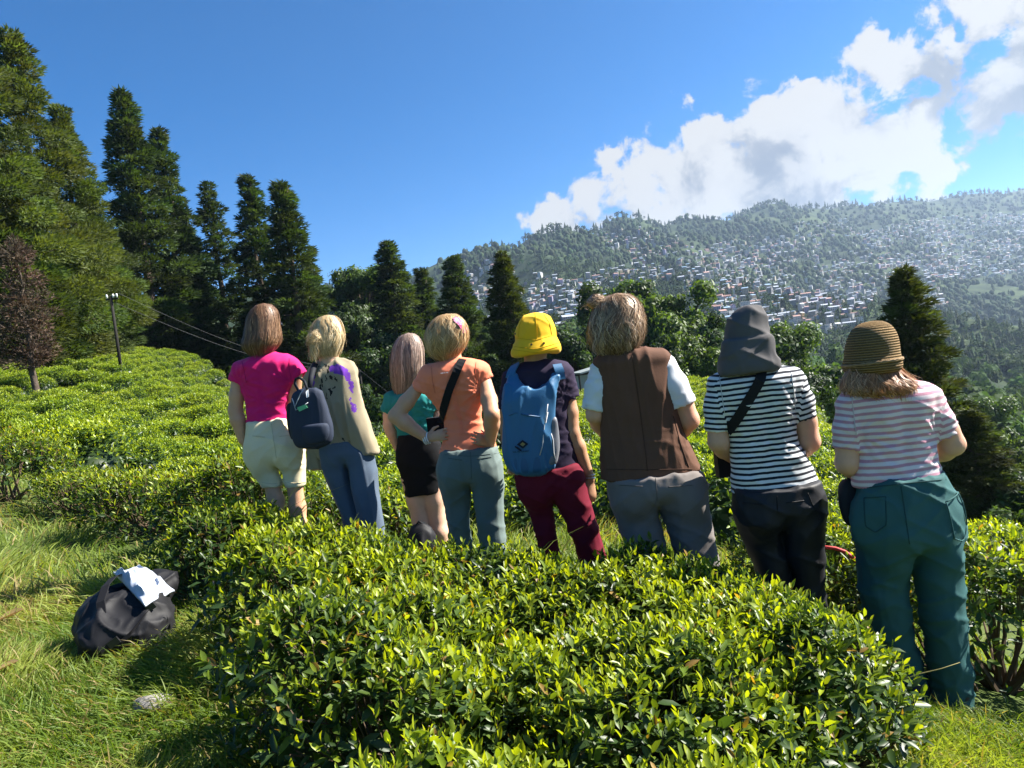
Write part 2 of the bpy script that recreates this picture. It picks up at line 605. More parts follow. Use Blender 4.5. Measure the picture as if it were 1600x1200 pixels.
m_ground = mat('ground_earth_and_grass', (0.06, 0.08, 0.03), 0.95, 0.1)
nt, b = nt_of(m_ground)
_tcg = nt.nodes.new('ShaderNodeTexCoord')
_n1 = noise_tex(nt, 0.9, 6.0, 0.6, _tcg.outputs['Object'])
_n2 = noise_tex(nt, 14.0, 5.0, 0.65, _tcg.outputs['Object'])
_n3 = noise_tex(nt, 0.018, 8.0, 0.65, _tcg.outputs['Object'])
_c = mixc(nt, maprange(nt, _n1, 0.35, 0.7, 0, 1), (0.055, 0.085, 0.02), (0.10, 0.12, 0.035))
_c = mixc(nt, maprange(nt, _n2, 0.55, 0.75, 0, 0.6), _c, (0.085, 0.06, 0.035))
_geo = nt.nodes.new('ShaderNodeNewGeometry')
_dist = vmath(nt, 'LENGTH', _geo.outputs['Position'])
_cf = mixc(nt, maprange(nt, _n3, 0.42, 0.62, 0, 1), (0.017, 0.029, 0.012), (0.046, 0.068, 0.024))
_c = mixc(nt, maprange(nt, _dist, 90, 260, 0, 1), _c, _cf)
nt.links.new(_c, b.inputs['Base Color'])
bump(nt, b, _n2, 0.6, 0.05)
ground = obj('ground', mesh_np('ground', np.stack([_gx, _gy, _gz], -1).reshape(-1, 3), _quads, m_ground, smooth=True))
tag(ground, kind='structure')


def gz(x, y):
    return float(ground_z(np.array([x]), np.array([y]))[0])


def visible_hits(px, py, dmin, dmax, steps=260):
    """First point where the sight line of each pixel meets the land between two distances."""
    px = np.asarray(px, float); py = np.asarray(py, float)
    d = pix_dir(px, py)
    Ds = np.geomspace(dmin, dmax, steps)
    x = d[:, 0:1] * Ds; y = Ds[None] * np.ones((len(px), 1)); z = CAM.z + d[:, 2:3] * Ds
    g = grid_z(x, y)
    below = z < g
    hit = below.any(1)
    k = below.argmax(1)
    k = np.maximum(k, 1)
    ar = np.arange(len(px))
    a = (z - g)[ar, k - 1]; c = (z - g)[ar, k]
    t = np.clip(a / (a - c + 1e-9), 0, 1)
    D = Ds[k - 1] * (1 - t) + Ds[k] * t
    return hit & (below[:, 0] == False), np.stack([d[:, 0] * D, D, CAM.z + d[:, 2] * D], -1)


def grid_z(x, y):
    """Fast lookup in the land sheet."""
    r = np.sqrt(x * x + y * y); az = np.arctan2(x, y)
    fi = np.interp(np.log(np.maximum(r, 0.35)), np.log(_rr[1:]), np.arange(1, len(_rr)))
    fj = np.interp(az, _az, np.arange(len(_az)))
    i = np.clip(fi.astype(int), 0, G_M - 2); j = np.clip(fj.astype(int), 0, G_N - 2)
    u = fi - i; v = fj - j
    return (_gz[i, j] * (1 - u) + _gz[i + 1, j] * u) * (1 - v) + (_gz[i, j + 1] * (1 - u) + _gz[i + 1, j + 1] * u) * v

# ------------------------------------------------------------------ far hillside: woods and the town
def in_poly(px, py, poly):
    poly = np.asarray(poly, float)
    c = np.zeros(px.shape, bool)
    j = len(poly) - 1
    for i in range(len(poly)):
        xi, yi = poly[i]; xj, yj = poly[j]
        c ^= ((yi > py) != (yj > py)) & (px < (xj - xi) * (py - yi) / (yj - yi + 1e-9) + xi)
        j = i
    return c


def lump(seed, n=1, squash=1.0):
    """A knobbly crown, about one metre in radius."""
    import bmesh
    bm = bmesh.new()
    bmesh.ops.create_icosphere(bm, subdivisions=n, radius=1.0)
    V = np.array([v.co for v in bm.verts]); F = np.array([[v.index for v in f.verts] for f in bm.faces])
    bm.free()
    V = V * (1 + 0.34 * vnoise(V * 1.7 + seed * 7.1, 2))[:, None]
    V[:, 2] *= squash
    return V, F


def leaf_ball(seed, n, size):
    """Open crown of leaf sprays, about one metre in radius."""
    r = np.random.default_rng(seed)
    cen = unit(r.standard_normal((14, 3))) * r.uniform(0.3, 0.75, (14, 1)) * np.array([1, 1, 0.9])
    k = r.integers(0, 14, n)
    nrm = unit(r.standard_normal((n, 3)) + np.array([0, 0, 0.3]))
    p = cen[k] + nrm * r.uniform(0.25, 0.46, (n, 1))
    a = unit(np.cross(nrm, r.standard_normal((n, 3)))); bb = unit(np.cross(nrm, a) + 0.5 * r.standard_normal((n, 3)))
    L = size * r.uniform(0.7, 1.3, (n, 1))
    V = np.stack([p - a * L, p + bb * L * 0.6, p + a * L, p - bb * L * 0.6], 1).reshape(-1, 3)
    base = np.arange(n)[:, None] * 4
    F = np.concatenate([base + np.array([[0, 1, 2]]), base + np.array([[0, 2, 3]])], 0)
    return V, F


def far_conifer(seed):
    r = np.random.default_rng(seed)
    V, F = [], []
    for k in range(4):
        z0 = -1.0 + k * 0.55; rad = 0.62 * (1 - k * 0.21)
        n = 6; a = np.arange(n) * 2 * math.pi / n + r.random() * 6
        ring = np.stack([np.cos(a) * rad * (0.75 + 0.5 * r.random(n)), np.sin(a) * rad * (0.75 + 0.5 * r.random(n)), z0 + 0.12 * r.standard_normal(n)], -1)
        b = len(V)
        V += ring.tolist() + [[0, 0, z0 + 1.0]]
        F += [[b + j, b + (j + 1) % n, b + n] for j in range(n)]
    return np.array(V), np.array(F)


def scatter(templates, pick, pos, scale, yaw, tints, sz=None):
    """Join many transformed copies of a few templates into one vertex and one triangle array."""
    Vs, Fs, Ts, off = [], [], [], 0
    for t, (V, F) in enumerate(templates):
        ids = np.nonzero(pick == t)[0]
        if not len(ids):
            continue
        c, s = np.cos(yaw[ids]), np.sin(yaw[ids])
        x = V[None, :, 0] * c[:, None] - V[None, :, 1] * s[:, None]
        y = V[None, :, 0] * s[:, None] + V[None, :, 1] * c[:, None]
        z = np.broadcast_to(V[None, :, 2], x.shape)
        sc = scale[ids][:, None]
        zz = z * sc * (1 if sz is None else sz[ids][:, None])
        W = np.stack([x * sc, y * sc, zz], -1) + pos[ids][:, None, :]
        Vs.append(W.reshape(-1, 3))
        Fs.append((F[None] + (np.arange(len(ids)) * len(V))[:, None, None]).reshape(-1, F.shape[1]) + off)
        Ts.append(np.repeat(tints[ids], len(V), 0))
        off += len(ids) * len(V)
    return np.concatenate(Vs), np.concatenate(Fs), np.concatenate(Ts)


m_wood = leaf_mat('far_woodland', trans=0.25, rough=0.8, spec=0.1, tcol=(1.3, 1.3, 0.6))
_town = [
    ([(724, 408), (795, 412), (800, 440), (880, 500), (860, 560), (760, 520), (735, 470)], 0.8),
    ([(800, 425), (900, 440), (1000, 405), (1060, 430), (1000, 460), (900, 500), (870, 545), (800, 470)], 0.75),
    ([(930, 365), (1000, 358), (1060, 372), (1080, 400), (1010, 405), (950, 392)], 0.75),
    ([(1060, 372), (1130, 380), (1250, 398), (1330, 410), (1390, 440), (1350, 490), (1250, 490), (1200, 520), (1090, 495), (1060, 440)], 0.85),
    ([(1200, 480), (1330, 470), (1345, 510), (1260, 530)], 0.8),
    ([(1310, 380), (1420, 345), (1600, 330), (1640, 400), (1600, 430), (1480, 440), (1380, 440)], 1.0),
    ([(1370, 430), (1460, 440), (1480, 480), (1420, 490), (1390, 470)], 0.8),
    ([(1240, 350), (1330, 345), (1340, 375), (1250, 380)], 0.6),
    ([(1130, 372), (1300, 372), (1450, 348), (1640, 335), (1640, 372), (1450, 385), (1300, 398), (1150, 392)], 0.7)]


def town_density(px, py):
    d = np.zeros(px.shape)
    for poly, w in _town:
        d = np.maximum(d, w * in_poly(px, py, poly))
    n = vnoise(np.stack([px * 0.018, py * 0.035, np.zeros_like(px)], -1) + 4.4, 2)
    return d * np.clip(0.75 + n * 1.5, 0, 1)


# woods beyond 420 m
_px = RNG.uniform(480, 1720, 44000); _py = RNG.uniform(270, 720, 44000)
_ok, _pos = visible_hits(_px, _py, 130, 3600)
_D = _pos[:, 1]
_dens = 1 - 0.80 * town_density(_px, _py)
_clear = vnoise(np.stack([_pos[:, 0] * 0.006, _pos[:, 1] * 0.006, np.zeros(len(_D))], -1) + 1.7, 2)
_dens = _dens * np.where((_clear > 0.22) & (_D < 1500), 0.30, 1.0)
_far = _ok & (_D > 420) & (RNG.random(len(_D)) < _dens * np.interp(_D, [420, 900, 2500], [1.0, 0.7, 0.58]))
ids = np.nonzero(_far)[0]
_tm = [leaf_ball(70 + i, 42, 0.30) for i in range(3)] + [lump(i + 20, 1, 1.3) for i in range(3)] + [far_conifer(i) for i in range(3)]
_size = RNG.uniform(2.4, 5.6, len(ids)) * (0.55 + 0.45 * np.clip(_D[ids] / 1200, 0, 1.5))
_pick = np.where(RNG.random(len(ids)) < 0.30, RNG.integers(6, 9, len(ids)), np.where(_D[ids] < 1000, RNG.integers(0, 3, len(ids)), RNG.integers(3, 6, len(ids))))
_t = np.array([0.034, 0.056, 0.021]) * RNG.uniform(0.6, 1.5, (len(ids), 1)) * RNG.uniform(0.85, 1.15, (len(ids), 3))
_p = _pos[ids].copy(); _p[:, 2] += _size * 0.75
V, F, T = scatter(_tm, _pick, _p, _size, RNG.uniform(0, 6.3, len(ids)), _t)
far_forest = obj('forest', mesh_np('forest', V, F, m_wood, tint=T))
tag(far_forest, 'hazy green woods covering the far hillside around the town', 'forest', kind='stuff')
# trees along the skyline
_az_s = np.concatenate([np.linspace(760, 1640, 330)])
_pp = []
for a in _az_s:
    d = pix_dir(a, 330.0)
    Ds = np.geomspace(900, 3300, 220)
    x = d[0] * Ds
    z = grid_z(x, Ds)
    k = np.argmax((z - CAM.z) / Ds)
    if RNG.random() < 0.85:
        _pp.append((x[k] + RNG.normal() * 3, Ds[k] - RNG.uniform(0, 25), z[k]))
_pp = np.array(_pp)
_s = RNG.uniform(4, 10, len(_pp)) * (0.8 + 0.4 * vnoise(np.stack([_pp[:, 0] * 0.02, _pp[:, 1] * 0.0, _pp[:, 0] * 0], -1)))
_pp[:, 2] += _s * 0.7
_k = np.where(RNG.random(len(_pp)) < 0.45, RNG.integers(6, 9, len(_pp)), RNG.integers(0, 3, len(_pp)))
V, F, T = scatter(_tm, _k, _pp, _s, RNG.uniform(0, 6, len(_pp)), np.array([[0.035, 0.056, 0.024]]) * RNG.uniform(0.7, 1.3, (len(_pp), 1)))
ridge_forest = obj('ridge_treeline', mesh_np('ridge_treeline', V, F, m_wood, tint=T))
tag(ridge_forest, 'row of small dark trees along the far skyline', 'treeline', kind='stuff')


# lower woods in the valley, 120 to 420 m away
_near = np.nonzero(_ok & (_D > 120) & (_D <= 420) & (_px > 700))[0][:340]
_tm2 = [leaf_ball(50 + i, 240, 0.19) for i in range(4)]
_sz = RNG.uniform(3.0, 6.2, len(_near))
_p = _pos[_near].copy(); _p[:, 2] += _sz * 0.7
_t = np.array([0.050, 0.085, 0.026]) * RNG.uniform(0.6, 1.45, (len(_near), 1)) * RNG.uniform(0.88, 1.12, (len(_near), 3))
V, F, T = scatter(_tm2, RNG.integers(0, 4, len(_near)), _p, _sz, RNG.uniform(0, 6, len(_near)), _t, RNG.uniform(0.9, 1.4, len(_near)))
low_forest = obj('valley_forest', mesh_np('valley_forest', V, F, m_wood, tint=T))
tag(low_forest, 'dense leafy woods on the lower valley slope beyond the tea', 'forest', kind='stuff')

# the town: walls, roofs and windows
WALLS = {'white': (0.72, 0.72, 0.70), 'cream': (0.62, 0.55, 0.42), 'pale blue': (0.42, 0.54, 0.64), 'pale pink': (0.62, 0.42, 0.40),
         'mint green': (0.36, 0.58, 0.48), 'grey': (0.40, 0.40, 0.40), 'lilac': (0.46, 0.42, 0.60), 'ochre': (0.50, 0.36, 0.18)}
ROOFS = {'grey tin': (0.50, 0.52, 0.55), 'rusty red': (0.30, 0.17, 0.14), 'white flat': (0.66, 0.66, 0.66), 'dull blue': (0.20, 0.30, 0.42)}
m_walls = {k: mat('wall_' + k.replace(' ', '_'), tuple(c * 0.6 for c in v), 0.85, 0.2) for k, v in WALLS.items()}
m_roofs = {k: mat('roof_' + k.replace(' ', '_'), v, 0.38 if 'tin' in k else 0.6, 0.5, 0.3 if 'tin' in k else 0.0) for k, v in ROOFS.items()}
m_pane = mat('dark_window_glass', (0.03, 0.04, 0.05), 0.15, 0.5)


def house_mesh(seed, wall, roof, w, d, floors):
    r = random.Random(seed)
    h = floors * 3.0
    V, F, M = [], [], []

    def quad(pts, m):
        b = len(V); V.extend(pts); F.append(tuple(range(b, b + len(pts)))); M.append(m)
    x, y = w / 2, d / 2
    z0 = -3.5
    for (p, q) in (((-x, -y), (x, -y)), ((x, -y), (x, y)), ((x, y), (-x, y)), ((-x, y), (-x, -y))):
        quad([(*p, z0), (*q, z0), (*q, h), (*p, h)], 0)
    if roof == 'white flat':
        quad([(-x - .3, -y - .3, h), (x + .3, -y - .3, h), (x + .3, y + .3, h), (-x - .3, y + .3, h)], 1)
        quad([(-x - .3, -y - .3, h), (-x - .3, -y - .3, h + .7), (x + .3, -y - .3, h + .7), (x + .3, -y - .3, h)][::-1], 0)
        quad([(x + .3, -y - .3, h), (x + .3, -y - .3, h + .7), (x + .3, y + .3, h + .7), (x + .3, y + .3, h)][::-1], 0)
        quad([(-x - .3, y + .3, h), (-x - .3, y + .3, h + .7), (-x - .3, -y - .3, h + .7), (-x - .3, -y - .3, h)][::-1], 0)
    else:
        e, rh = 0.6, r.uniform(1.4, 2.4)
        quad([(-x - e, -y - e, h - .2), (x + e, -y - e, h - .2), (x + e, 0, h + rh), (-x - e, 0, h + rh)], 1)
        quad([(x + e, y + e, h - .2), (-x - e, y + e, h - .2), (-x - e, 0, h + rh), (x + e, 0, h + rh)], 1)
        quad([(-x, y, h), (-x, -y, h), (-x, 0, h + rh - .2)], 0)
        quad([(x, -y, h), (x, y, h), (x, 0, h + rh - .2)], 0)
    nw = max(2, int(w / 2.6))
    for f in range(-1, floors):
        zb = f * 3.0 + 0.9
        for i in range(nw):
            cx = -x + (i + 0.5) * w / nw
            quad([(cx - .62, -y - .06, zb), (cx + .62, -y - .06, zb), (cx + .62, -y - .06, zb + 1.35), (cx - .62, -y - .06, zb + 1.35)], 2)
        for i in range(max(1, int(d / 3.2))):
            cy = -y + (i + 0.5) * d / max(1, int(d / 3.2))
            quad([(x + .06, cy - .55, zb), (x + .06, cy + .55, zb), (x + .06, cy + .55, zb + 1.3), (x + .06, cy - .55, zb + 1.3)], 2)
        if floors > 2:                              # balcony slab per storey
            zc = f * 3.0
            quad([(-x, -y - .9, zc), (x, -y - .9, zc), (x, -y - .9, zc + .25), (-x, -y - .9, zc + .25)], 0)
            quad([(-x, -y - .9, zc + .25), (x, -y - .9, zc + .25), (x, -y, zc + .25), (-x, -y, zc + .25)], 0)
    return V, F, M


HOUSE_X = [775, 830, 900, 1010, 1100, 1200, 1300, 1400]
HOUSE_AT = ['left of the narrow cedar', 'above the yellow hat', 'right of the yellow hat', 'above the tousled hair', 'above the leafy tree', 'above the grey hat', 'between grey and straw hats', 'above the straw hat', 'right of the lone cedar']
house_kinds = []
_hr = random.Random(5)
for i in range(26):
    wall = list(WALLS)[[0, 0, 5, 1, 1, 2, 3, 0, 5, 6, 7, 0, 1][i % 13]]
    roof = list(ROOFS)[[0, 1, 2, 0, 1, 3, 0][_hr.randrange(7)]]
    w, d, fl = _hr.uniform(9, 19), _hr.uniform(7, 11), _hr.choice([1, 2, 2, 3, 3, 4, 5])
    V, F, M = house_mesh(i, wall, roof, w, d, fl)
    me = bpy.data.meshes.new('house')
    me.from_pydata(V, [], F)
    for mm in (m_walls[wall], m_roofs[roof], m_pane):
        me.materials.append(mm)
    me.polygons.foreach_set('material_index', M)
    me.update()
    size_word = 'low' if fl == 1 else ('small' if fl == 2 else ('tall' if fl >= 4 else 'three-storey'))
    house_kinds.append((me, f'{size_word} {wall} house with {roof} roof in the crowded hillside town', V, F, M, wall, roof))

_px = RNG.uniform(720, 1660, 22000); _py = RNG.uniform(335, 570, 22000)
_ok, _pos = visible_hits(_px, _py, 320, 3300)
_sel = np.nonzero(_ok & (RNG.random(len(_px)) < town_density(_px, _py)))[0]
_taken, _spots = [], []
for k in _sel:
    p = _pos[k]
    g = 6.0 + p[1] * 0.0010
    if all((p[0] - q[0]) ** 2 + (p[1] - q[1]) ** 2 > g * g for q in _taken[-1200:]):
        _taken.append(p); _spots.append(k)
    if len(_spots) >= 2600:
        break
_taken = np.array(_taken)
order = np.argsort(_taken[:, 1] + RNG.normal(0, 160, len(_taken)))
_hk = RNG.integers(0, len(house_kinds), len(_taken))
_hy = -np.arctan2(_taken[:, 0], _taken[:, 1]) * 0.6 + RNG.normal(0, 0.75, len(_taken))
for n, k in enumerate(order[:300]):
    me, lab = house_kinds[_hk[k]][:2]
    o = obj('house', me, loc=tuple(_taken[k]))
    o.rotation_euler = (0, 0, _hy[k])
    s = RNG.uniform(0.28, 0.52) * (1 + 0.4 * np.clip((_taken[k][1] - 1000) / 900, 0, 1))
    o.scale = (s, s, s)
    zx = to_pix(_taken[k])[0]
    zone = HOUSE_AT[int(np.searchsorted(HOUSE_X, zx))]
    tag(o, lab.replace('in the crowded hillside town', zone), 'house', 'houses of the hillside town')
# the houses too far to tell apart
Vs, Fs, Ms, off = [], [], [], 0
slot = {}
_mats = []
for k in order[300:]:
    _, _, V, F, M, wall, roof = house_kinds[_hk[k]]
    V = np.array(V) * RNG.uniform(0.28, 0.50) * (1 + 0.4 * np.clip((_taken[k][1] - 1000) / 900, 0, 1))
    c, s = math.cos(_hy[k]), math.sin(_hy[k])
    W = np.stack([V[:, 0] * c - V[:, 1] * s, V[:, 0] * s + V[:, 1] * c, V[:, 2]], -1) + _taken[k]
    Vs.append(W)
    loc = []
    for mm in (m_walls[wall], m_roofs[roof], m_pane):
        if mm.name not in slot:
            slot[mm.name] = len(_mats); _mats.append(mm)
        loc.append(slot[mm.name])
    for f, m_ in zip(F, M):
        if m_ == 2 and _taken[k][1] > 1500:
            continue
        Fs.append([i + off for i in f]); Ms.append(loc[m_])
    off += len(V)
me = bpy.data.meshes.new('distant_houses')
me.from_pydata(np.concatenate(Vs).tolist(), [], Fs)
for mm in _mats:
    me.materials.append(mm)
me.polygons.foreach_set('material_index', Ms)
me.update()
tag(obj('distant_houses', me), 'far specks of houses packed across the hazy hillside', 'houses', kind='stuff')

# ------------------------------------------------------------------ trees
m_bark = mat('bark', (0.07, 0.05, 0.038), 0.95, 0.1)
nt, b = nt_of(m_bark)
_n = noise_tex(nt, 6.0, 6.0)
nt.links.new(mixc(nt, _n, (0.04, 0.03, 0.022), (0.13, 0.10, 0.08)), b.inputs['Base Color'])
bump(nt, b, _n, 0.8, 0.05)
m_needles = leaf_mat('cedar_needles', trans=0.34, rough=0.6, spec=0.2, tcol=(1.5, 1.45, 0.45), var=0.35)
m_dead = leaf_mat('dead_brown_needles', trans=0.25, rough=0.8, spec=0.1, tcol=(1.2, 1.0, 0.8))
m_leaves = leaf_mat('broad_leaves', trans=0.42, rough=0.5, spec=0.3, tcol=(1.5, 1.5, 0.45), var=0.4)


def conifer(seed, H, R, n, tint, gaps=0.0, slim=0.75, spike=0.42, base=0.05):
    """Needle sprays gathered into rounded tufts along tiered boughs."""
    r = np.random.default_rng(seed)
    nc = int(150 * (1 - 0.4 * gaps))
    t = base + (1 - base) * (np.arange(nc) / nc) ** 0.92
    az = np.arange(nc) * 2.399 + r.normal(0, 0.5, nc)
    prof = R * np.clip(1 - t, 0, 1) ** slim * (0.55 + 0.6 * r.random(nc)) + 0.08
    low = np.clip((t - base) / 0.12, 0.55, 1)
    rad = prof * low * np.where(r.random(nc) < 0.72, r.uniform(0.72, 1.0, nc), r.uniform(0.25, 0.7, nc))
    cen = np.stack([np.cos(az) * rad, np.sin(az) * rad, t * H - 0.12 * rad], -1)
    size = (0.185 * R * (1.15 - 0.75 * t) + 0.10) * r.uniform(0.55, 1.35, nc)
    w = size ** 2; w /= w.sum()
    k = r.choice(nc, n, p=w)
    nrm = unit(r.standard_normal((n, 3)) + np.array([0, 0, 0.25]))
    rr = r.uniform(0.15, 1.0, (n, 1)) ** 0.30
    p = cen[k] + nrm * rr * size[k][:, None] * np.array([1.15, 1.15, 0.66])
    out = np.stack([np.cos(az[k]), np.sin(az[k]), np.zeros(n)], -1)
    d = unit(nrm * 0.9 + out * 0.7 + np.array([0, 0, 0.25]) + 0.35 * r.standard_normal((n, 3)))
    s = unit(np.cross(d, r.standard_normal((n, 3))))
    L = spike * r.uniform(0.5, 1.2, (n, 1)); W = L * r.uniform(0.13, 0.22, (n, 1))
    V = np.stack([p - s * W, p + s * W, p + d * L], 1).reshape(-1, 3)
    F = np.arange(3 * n).reshape(-1, 3)
    ct = np.asarray(tint) * r.uniform(0.6, 1.5, (nc, 1)) * r.uniform(0.9, 1.1, (nc, 3))
    T = np.repeat(ct[k] * r.uniform(0.75, 1.3, (n, 1)), 3, 0)
    # boughs
    mb = MB()
    for i in range(0, nc, 2):
        q0 = np.array([0, 0, cen[i][2] - 0.25 * rad[i]])
        mb.tube([q0, (q0 + cen[i]) / 2 + [0, 0, -0.05], cen[i]], [0.05, 0.035, 0.015], 4, cap=False)
    return (V, F, T), mb


def trunk_mb(H, r0, seed, lean=0.02):
    rr = random.Random(seed)
    mb = MB()
    zs = np.linspace(-0.6, H, 9)
    pts = [(rr.uniform(-lean, lean) * z, rr.uniform(-lean, lean) * z, z) for z in zs]
    mb.tube(pts, [r0 * 1.5 * (1 - 0.93 * max(0, z) / H) + 0.02 if z <= 0 else r0 * (1 - 0.93 * z / H) + 0.02 for z in zs], 10)
    return mb


CON = []
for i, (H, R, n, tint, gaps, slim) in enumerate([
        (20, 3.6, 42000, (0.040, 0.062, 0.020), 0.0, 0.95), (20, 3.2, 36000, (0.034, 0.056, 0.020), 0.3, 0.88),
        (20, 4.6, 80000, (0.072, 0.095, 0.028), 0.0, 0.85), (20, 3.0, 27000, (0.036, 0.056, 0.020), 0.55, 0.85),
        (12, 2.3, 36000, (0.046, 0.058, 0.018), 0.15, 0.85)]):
    (V, F, T), mb = conifer(100 + i, H, R, n, tint, gaps, slim, 0.27 if R > 4 else (0.34 if H > 15 else 0.26))
    crown = mesh_np('cedar_crown', V, F, m_needles, tint=T)
    bo = mb.build('boughs', m_bark); bough_me = bo.data; bpy.data.objects.remove(bo)
    to = trunk_mb(H * 0.97, 0.32 if H > 15 else 0.2, i).build('trunk', m_bark, smooth=True); trunk_me = to.data; bpy.data.objects.remove(to)
    CON.append((H, R, crown, bough_me, trunk_me))


def plant_conifer(kind, px, py, D, R, label, yaw=0.0, mat_over=None, name='cedar_tree', base_cut=0.0):
    top = P(px, py, D)
    g = gz(top[0], D)
    H = top[2] - g
    H0, R0, crown, boughs, trunk = CON[kind]
    o = empty(name, (top[0], D, g), yaw)
    tag(o, label, 'tree', 'dark cedars around the tea field')
    sx, sz = R / R0, H / H0
    for nm, me in (('crown', crown), ('boughs', boughs), ('trunk', trunk)):
        c = obj(nm, me, o)
        c.scale = (sx, sx, sz)
        if nm == 'crown':
            c['kind'] = 'stuff'
    return o


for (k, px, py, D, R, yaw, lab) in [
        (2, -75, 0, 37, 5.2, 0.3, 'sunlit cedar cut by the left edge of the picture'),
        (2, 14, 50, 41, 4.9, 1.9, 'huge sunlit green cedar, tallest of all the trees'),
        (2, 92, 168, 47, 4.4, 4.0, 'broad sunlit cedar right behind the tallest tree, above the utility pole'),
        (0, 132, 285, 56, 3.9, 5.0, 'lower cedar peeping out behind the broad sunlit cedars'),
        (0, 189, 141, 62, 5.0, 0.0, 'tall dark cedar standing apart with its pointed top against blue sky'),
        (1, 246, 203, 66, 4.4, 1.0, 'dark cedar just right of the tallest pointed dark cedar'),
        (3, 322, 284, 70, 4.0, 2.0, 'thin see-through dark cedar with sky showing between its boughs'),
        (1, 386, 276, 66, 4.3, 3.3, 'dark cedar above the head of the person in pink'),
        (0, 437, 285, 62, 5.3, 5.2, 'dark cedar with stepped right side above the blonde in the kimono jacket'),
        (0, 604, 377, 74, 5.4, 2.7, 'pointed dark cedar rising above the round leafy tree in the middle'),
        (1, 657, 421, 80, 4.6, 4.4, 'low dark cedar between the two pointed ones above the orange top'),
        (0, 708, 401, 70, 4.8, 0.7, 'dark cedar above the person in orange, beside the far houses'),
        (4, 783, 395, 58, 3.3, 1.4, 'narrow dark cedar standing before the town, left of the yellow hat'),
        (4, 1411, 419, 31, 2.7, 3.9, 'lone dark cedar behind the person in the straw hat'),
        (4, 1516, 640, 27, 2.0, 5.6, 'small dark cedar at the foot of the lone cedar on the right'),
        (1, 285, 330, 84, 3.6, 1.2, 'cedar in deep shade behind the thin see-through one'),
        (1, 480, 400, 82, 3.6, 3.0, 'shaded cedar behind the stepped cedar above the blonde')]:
    plant_conifer(k, px, py, D, R, lab, yaw)

# the dead brown tree at the left edge
(V, F, T), mb = conifer(140, 9, 2.0, 7500, (0.082, 0.060, 0.044), 0.35, 0.55, 0.24, base=0.22)
_top = P(22, 372, 27)
_g = gz(_top[0], 27)
_s = (_top[2] - _g) / 9.0
o = tag(empty('dead_tree', (_top[0], 27, _g)), 'small brown withered tree at the left edge of the tea slope', 'tree')
c = obj('crown', mesh_np('dead_crown', V, F, m_dead, tint=T), o); c.scale = (_s, _s, _s); c['kind'] = 'stuff'
c = mb.build('boughs', m_bark, o); c.scale = (_s, _s, _s)
c = trunk_mb(8.6, 0.17, 9, 0.05).build('trunk', m_bark, o, smooth=True); c.scale = (_s, _s, _s)


def broadleaf(seed, n, tint, leaf=0.042):
    """Crown of one metre half-width: leafy sprays in uneven lobes with gaps."""
    r = np.random.default_rng(seed)
    nl = 40
    cen = unit(r.standard_normal((nl, 3)) * np.array([1, 1, 0.8]) + np.array([0, 0, 0.12])) * r.uniform(0.35, 0.82, (nl, 1))
    size = r.uniform(0.12, 0.30, nl)
    w = size ** 2; w /= w.sum()
    k = r.choice(nl, n, p=w)
    nrm = unit(r.standard_normal((n, 3)) + np.array([0, 0, 0.35]))
    p = cen[k] + nrm * size[k][:, None] * (r.uniform(0.1, 1.0, (n, 1)) ** 0.4)
    p += 0.03 * r.standard_normal((n, 3))
    a = unit(np.cross(nrm, r.standard_normal((n, 3))) + 0.25 * nrm)
    bb = unit(np.cross(nrm, a) + 0.4 * r.standard_normal((n, 3)))
    L = leaf * r.uniform(0.6, 1.2, (n, 1))
    V = np.stack([p - a * L, p + bb * L * 0.55, p + a * L, p - bb * L * 0.55], 1).reshape(-1, 3)
    F = np.arange(4 * n).reshape(-1, 4)
    ct = np.asarray(tint) * r.uniform(0.7, 1.35, (nl, 1))
    T = np.repeat(ct[k] * r.uniform(0.7, 1.35, (n, 1)), 4, 0)
    mb = MB()
    mb.tube([(0, 0, -2.0), (0.03, 0.02, -1.0), (0, 0, -0.35), (0.02, 0, 0.2)], [0.10, 0.075, 0.06, 0.03], 8)
    for i in range(nl):
        mb.tube([(0.01, 0, -0.5 + 0.4 * r.random()), cen[i] * 0.55 + [0, 0, -0.08], cen[i]], [0.035, 0.022, 0.008], 4, cap=False)
    return mesh_np('leafy_crown', V, F, m_leaves, tint=T), mb


BRO = []
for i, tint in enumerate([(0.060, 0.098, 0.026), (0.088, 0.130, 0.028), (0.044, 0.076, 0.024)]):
    cm, mb = broadleaf(200 + i, 26000, tint)
    to = mb.build('trunk', m_bark); tm_ = to.data; bpy.data.objects.remove(to)
    BRO.append((cm, tm_))


def plant_broadleaf(kind, px, py, D, R, label, yaw=0.0, sz=1.0, name='leafy_tree'):
    top = P(px, py, D)
    zc = top[2] - R * sz * 0.95
    o = tag(empty(name, (top[0], D, gz(top[0], D)), yaw), label, 'tree', 'leafy trees beyond the tea field')
    cm, tm_ = BRO[kind]
    dz = zc - o.location.z
    c = obj('crown', cm, o, (0, 0, dz)); c.scale = (R, R, R * sz); c['kind'] = 'stuff'
    t = obj('trunk', tm_, o, (0, 0, dz)); t.scale = (R, R, max(R * sz, (dz + 0.5) / 2.0))


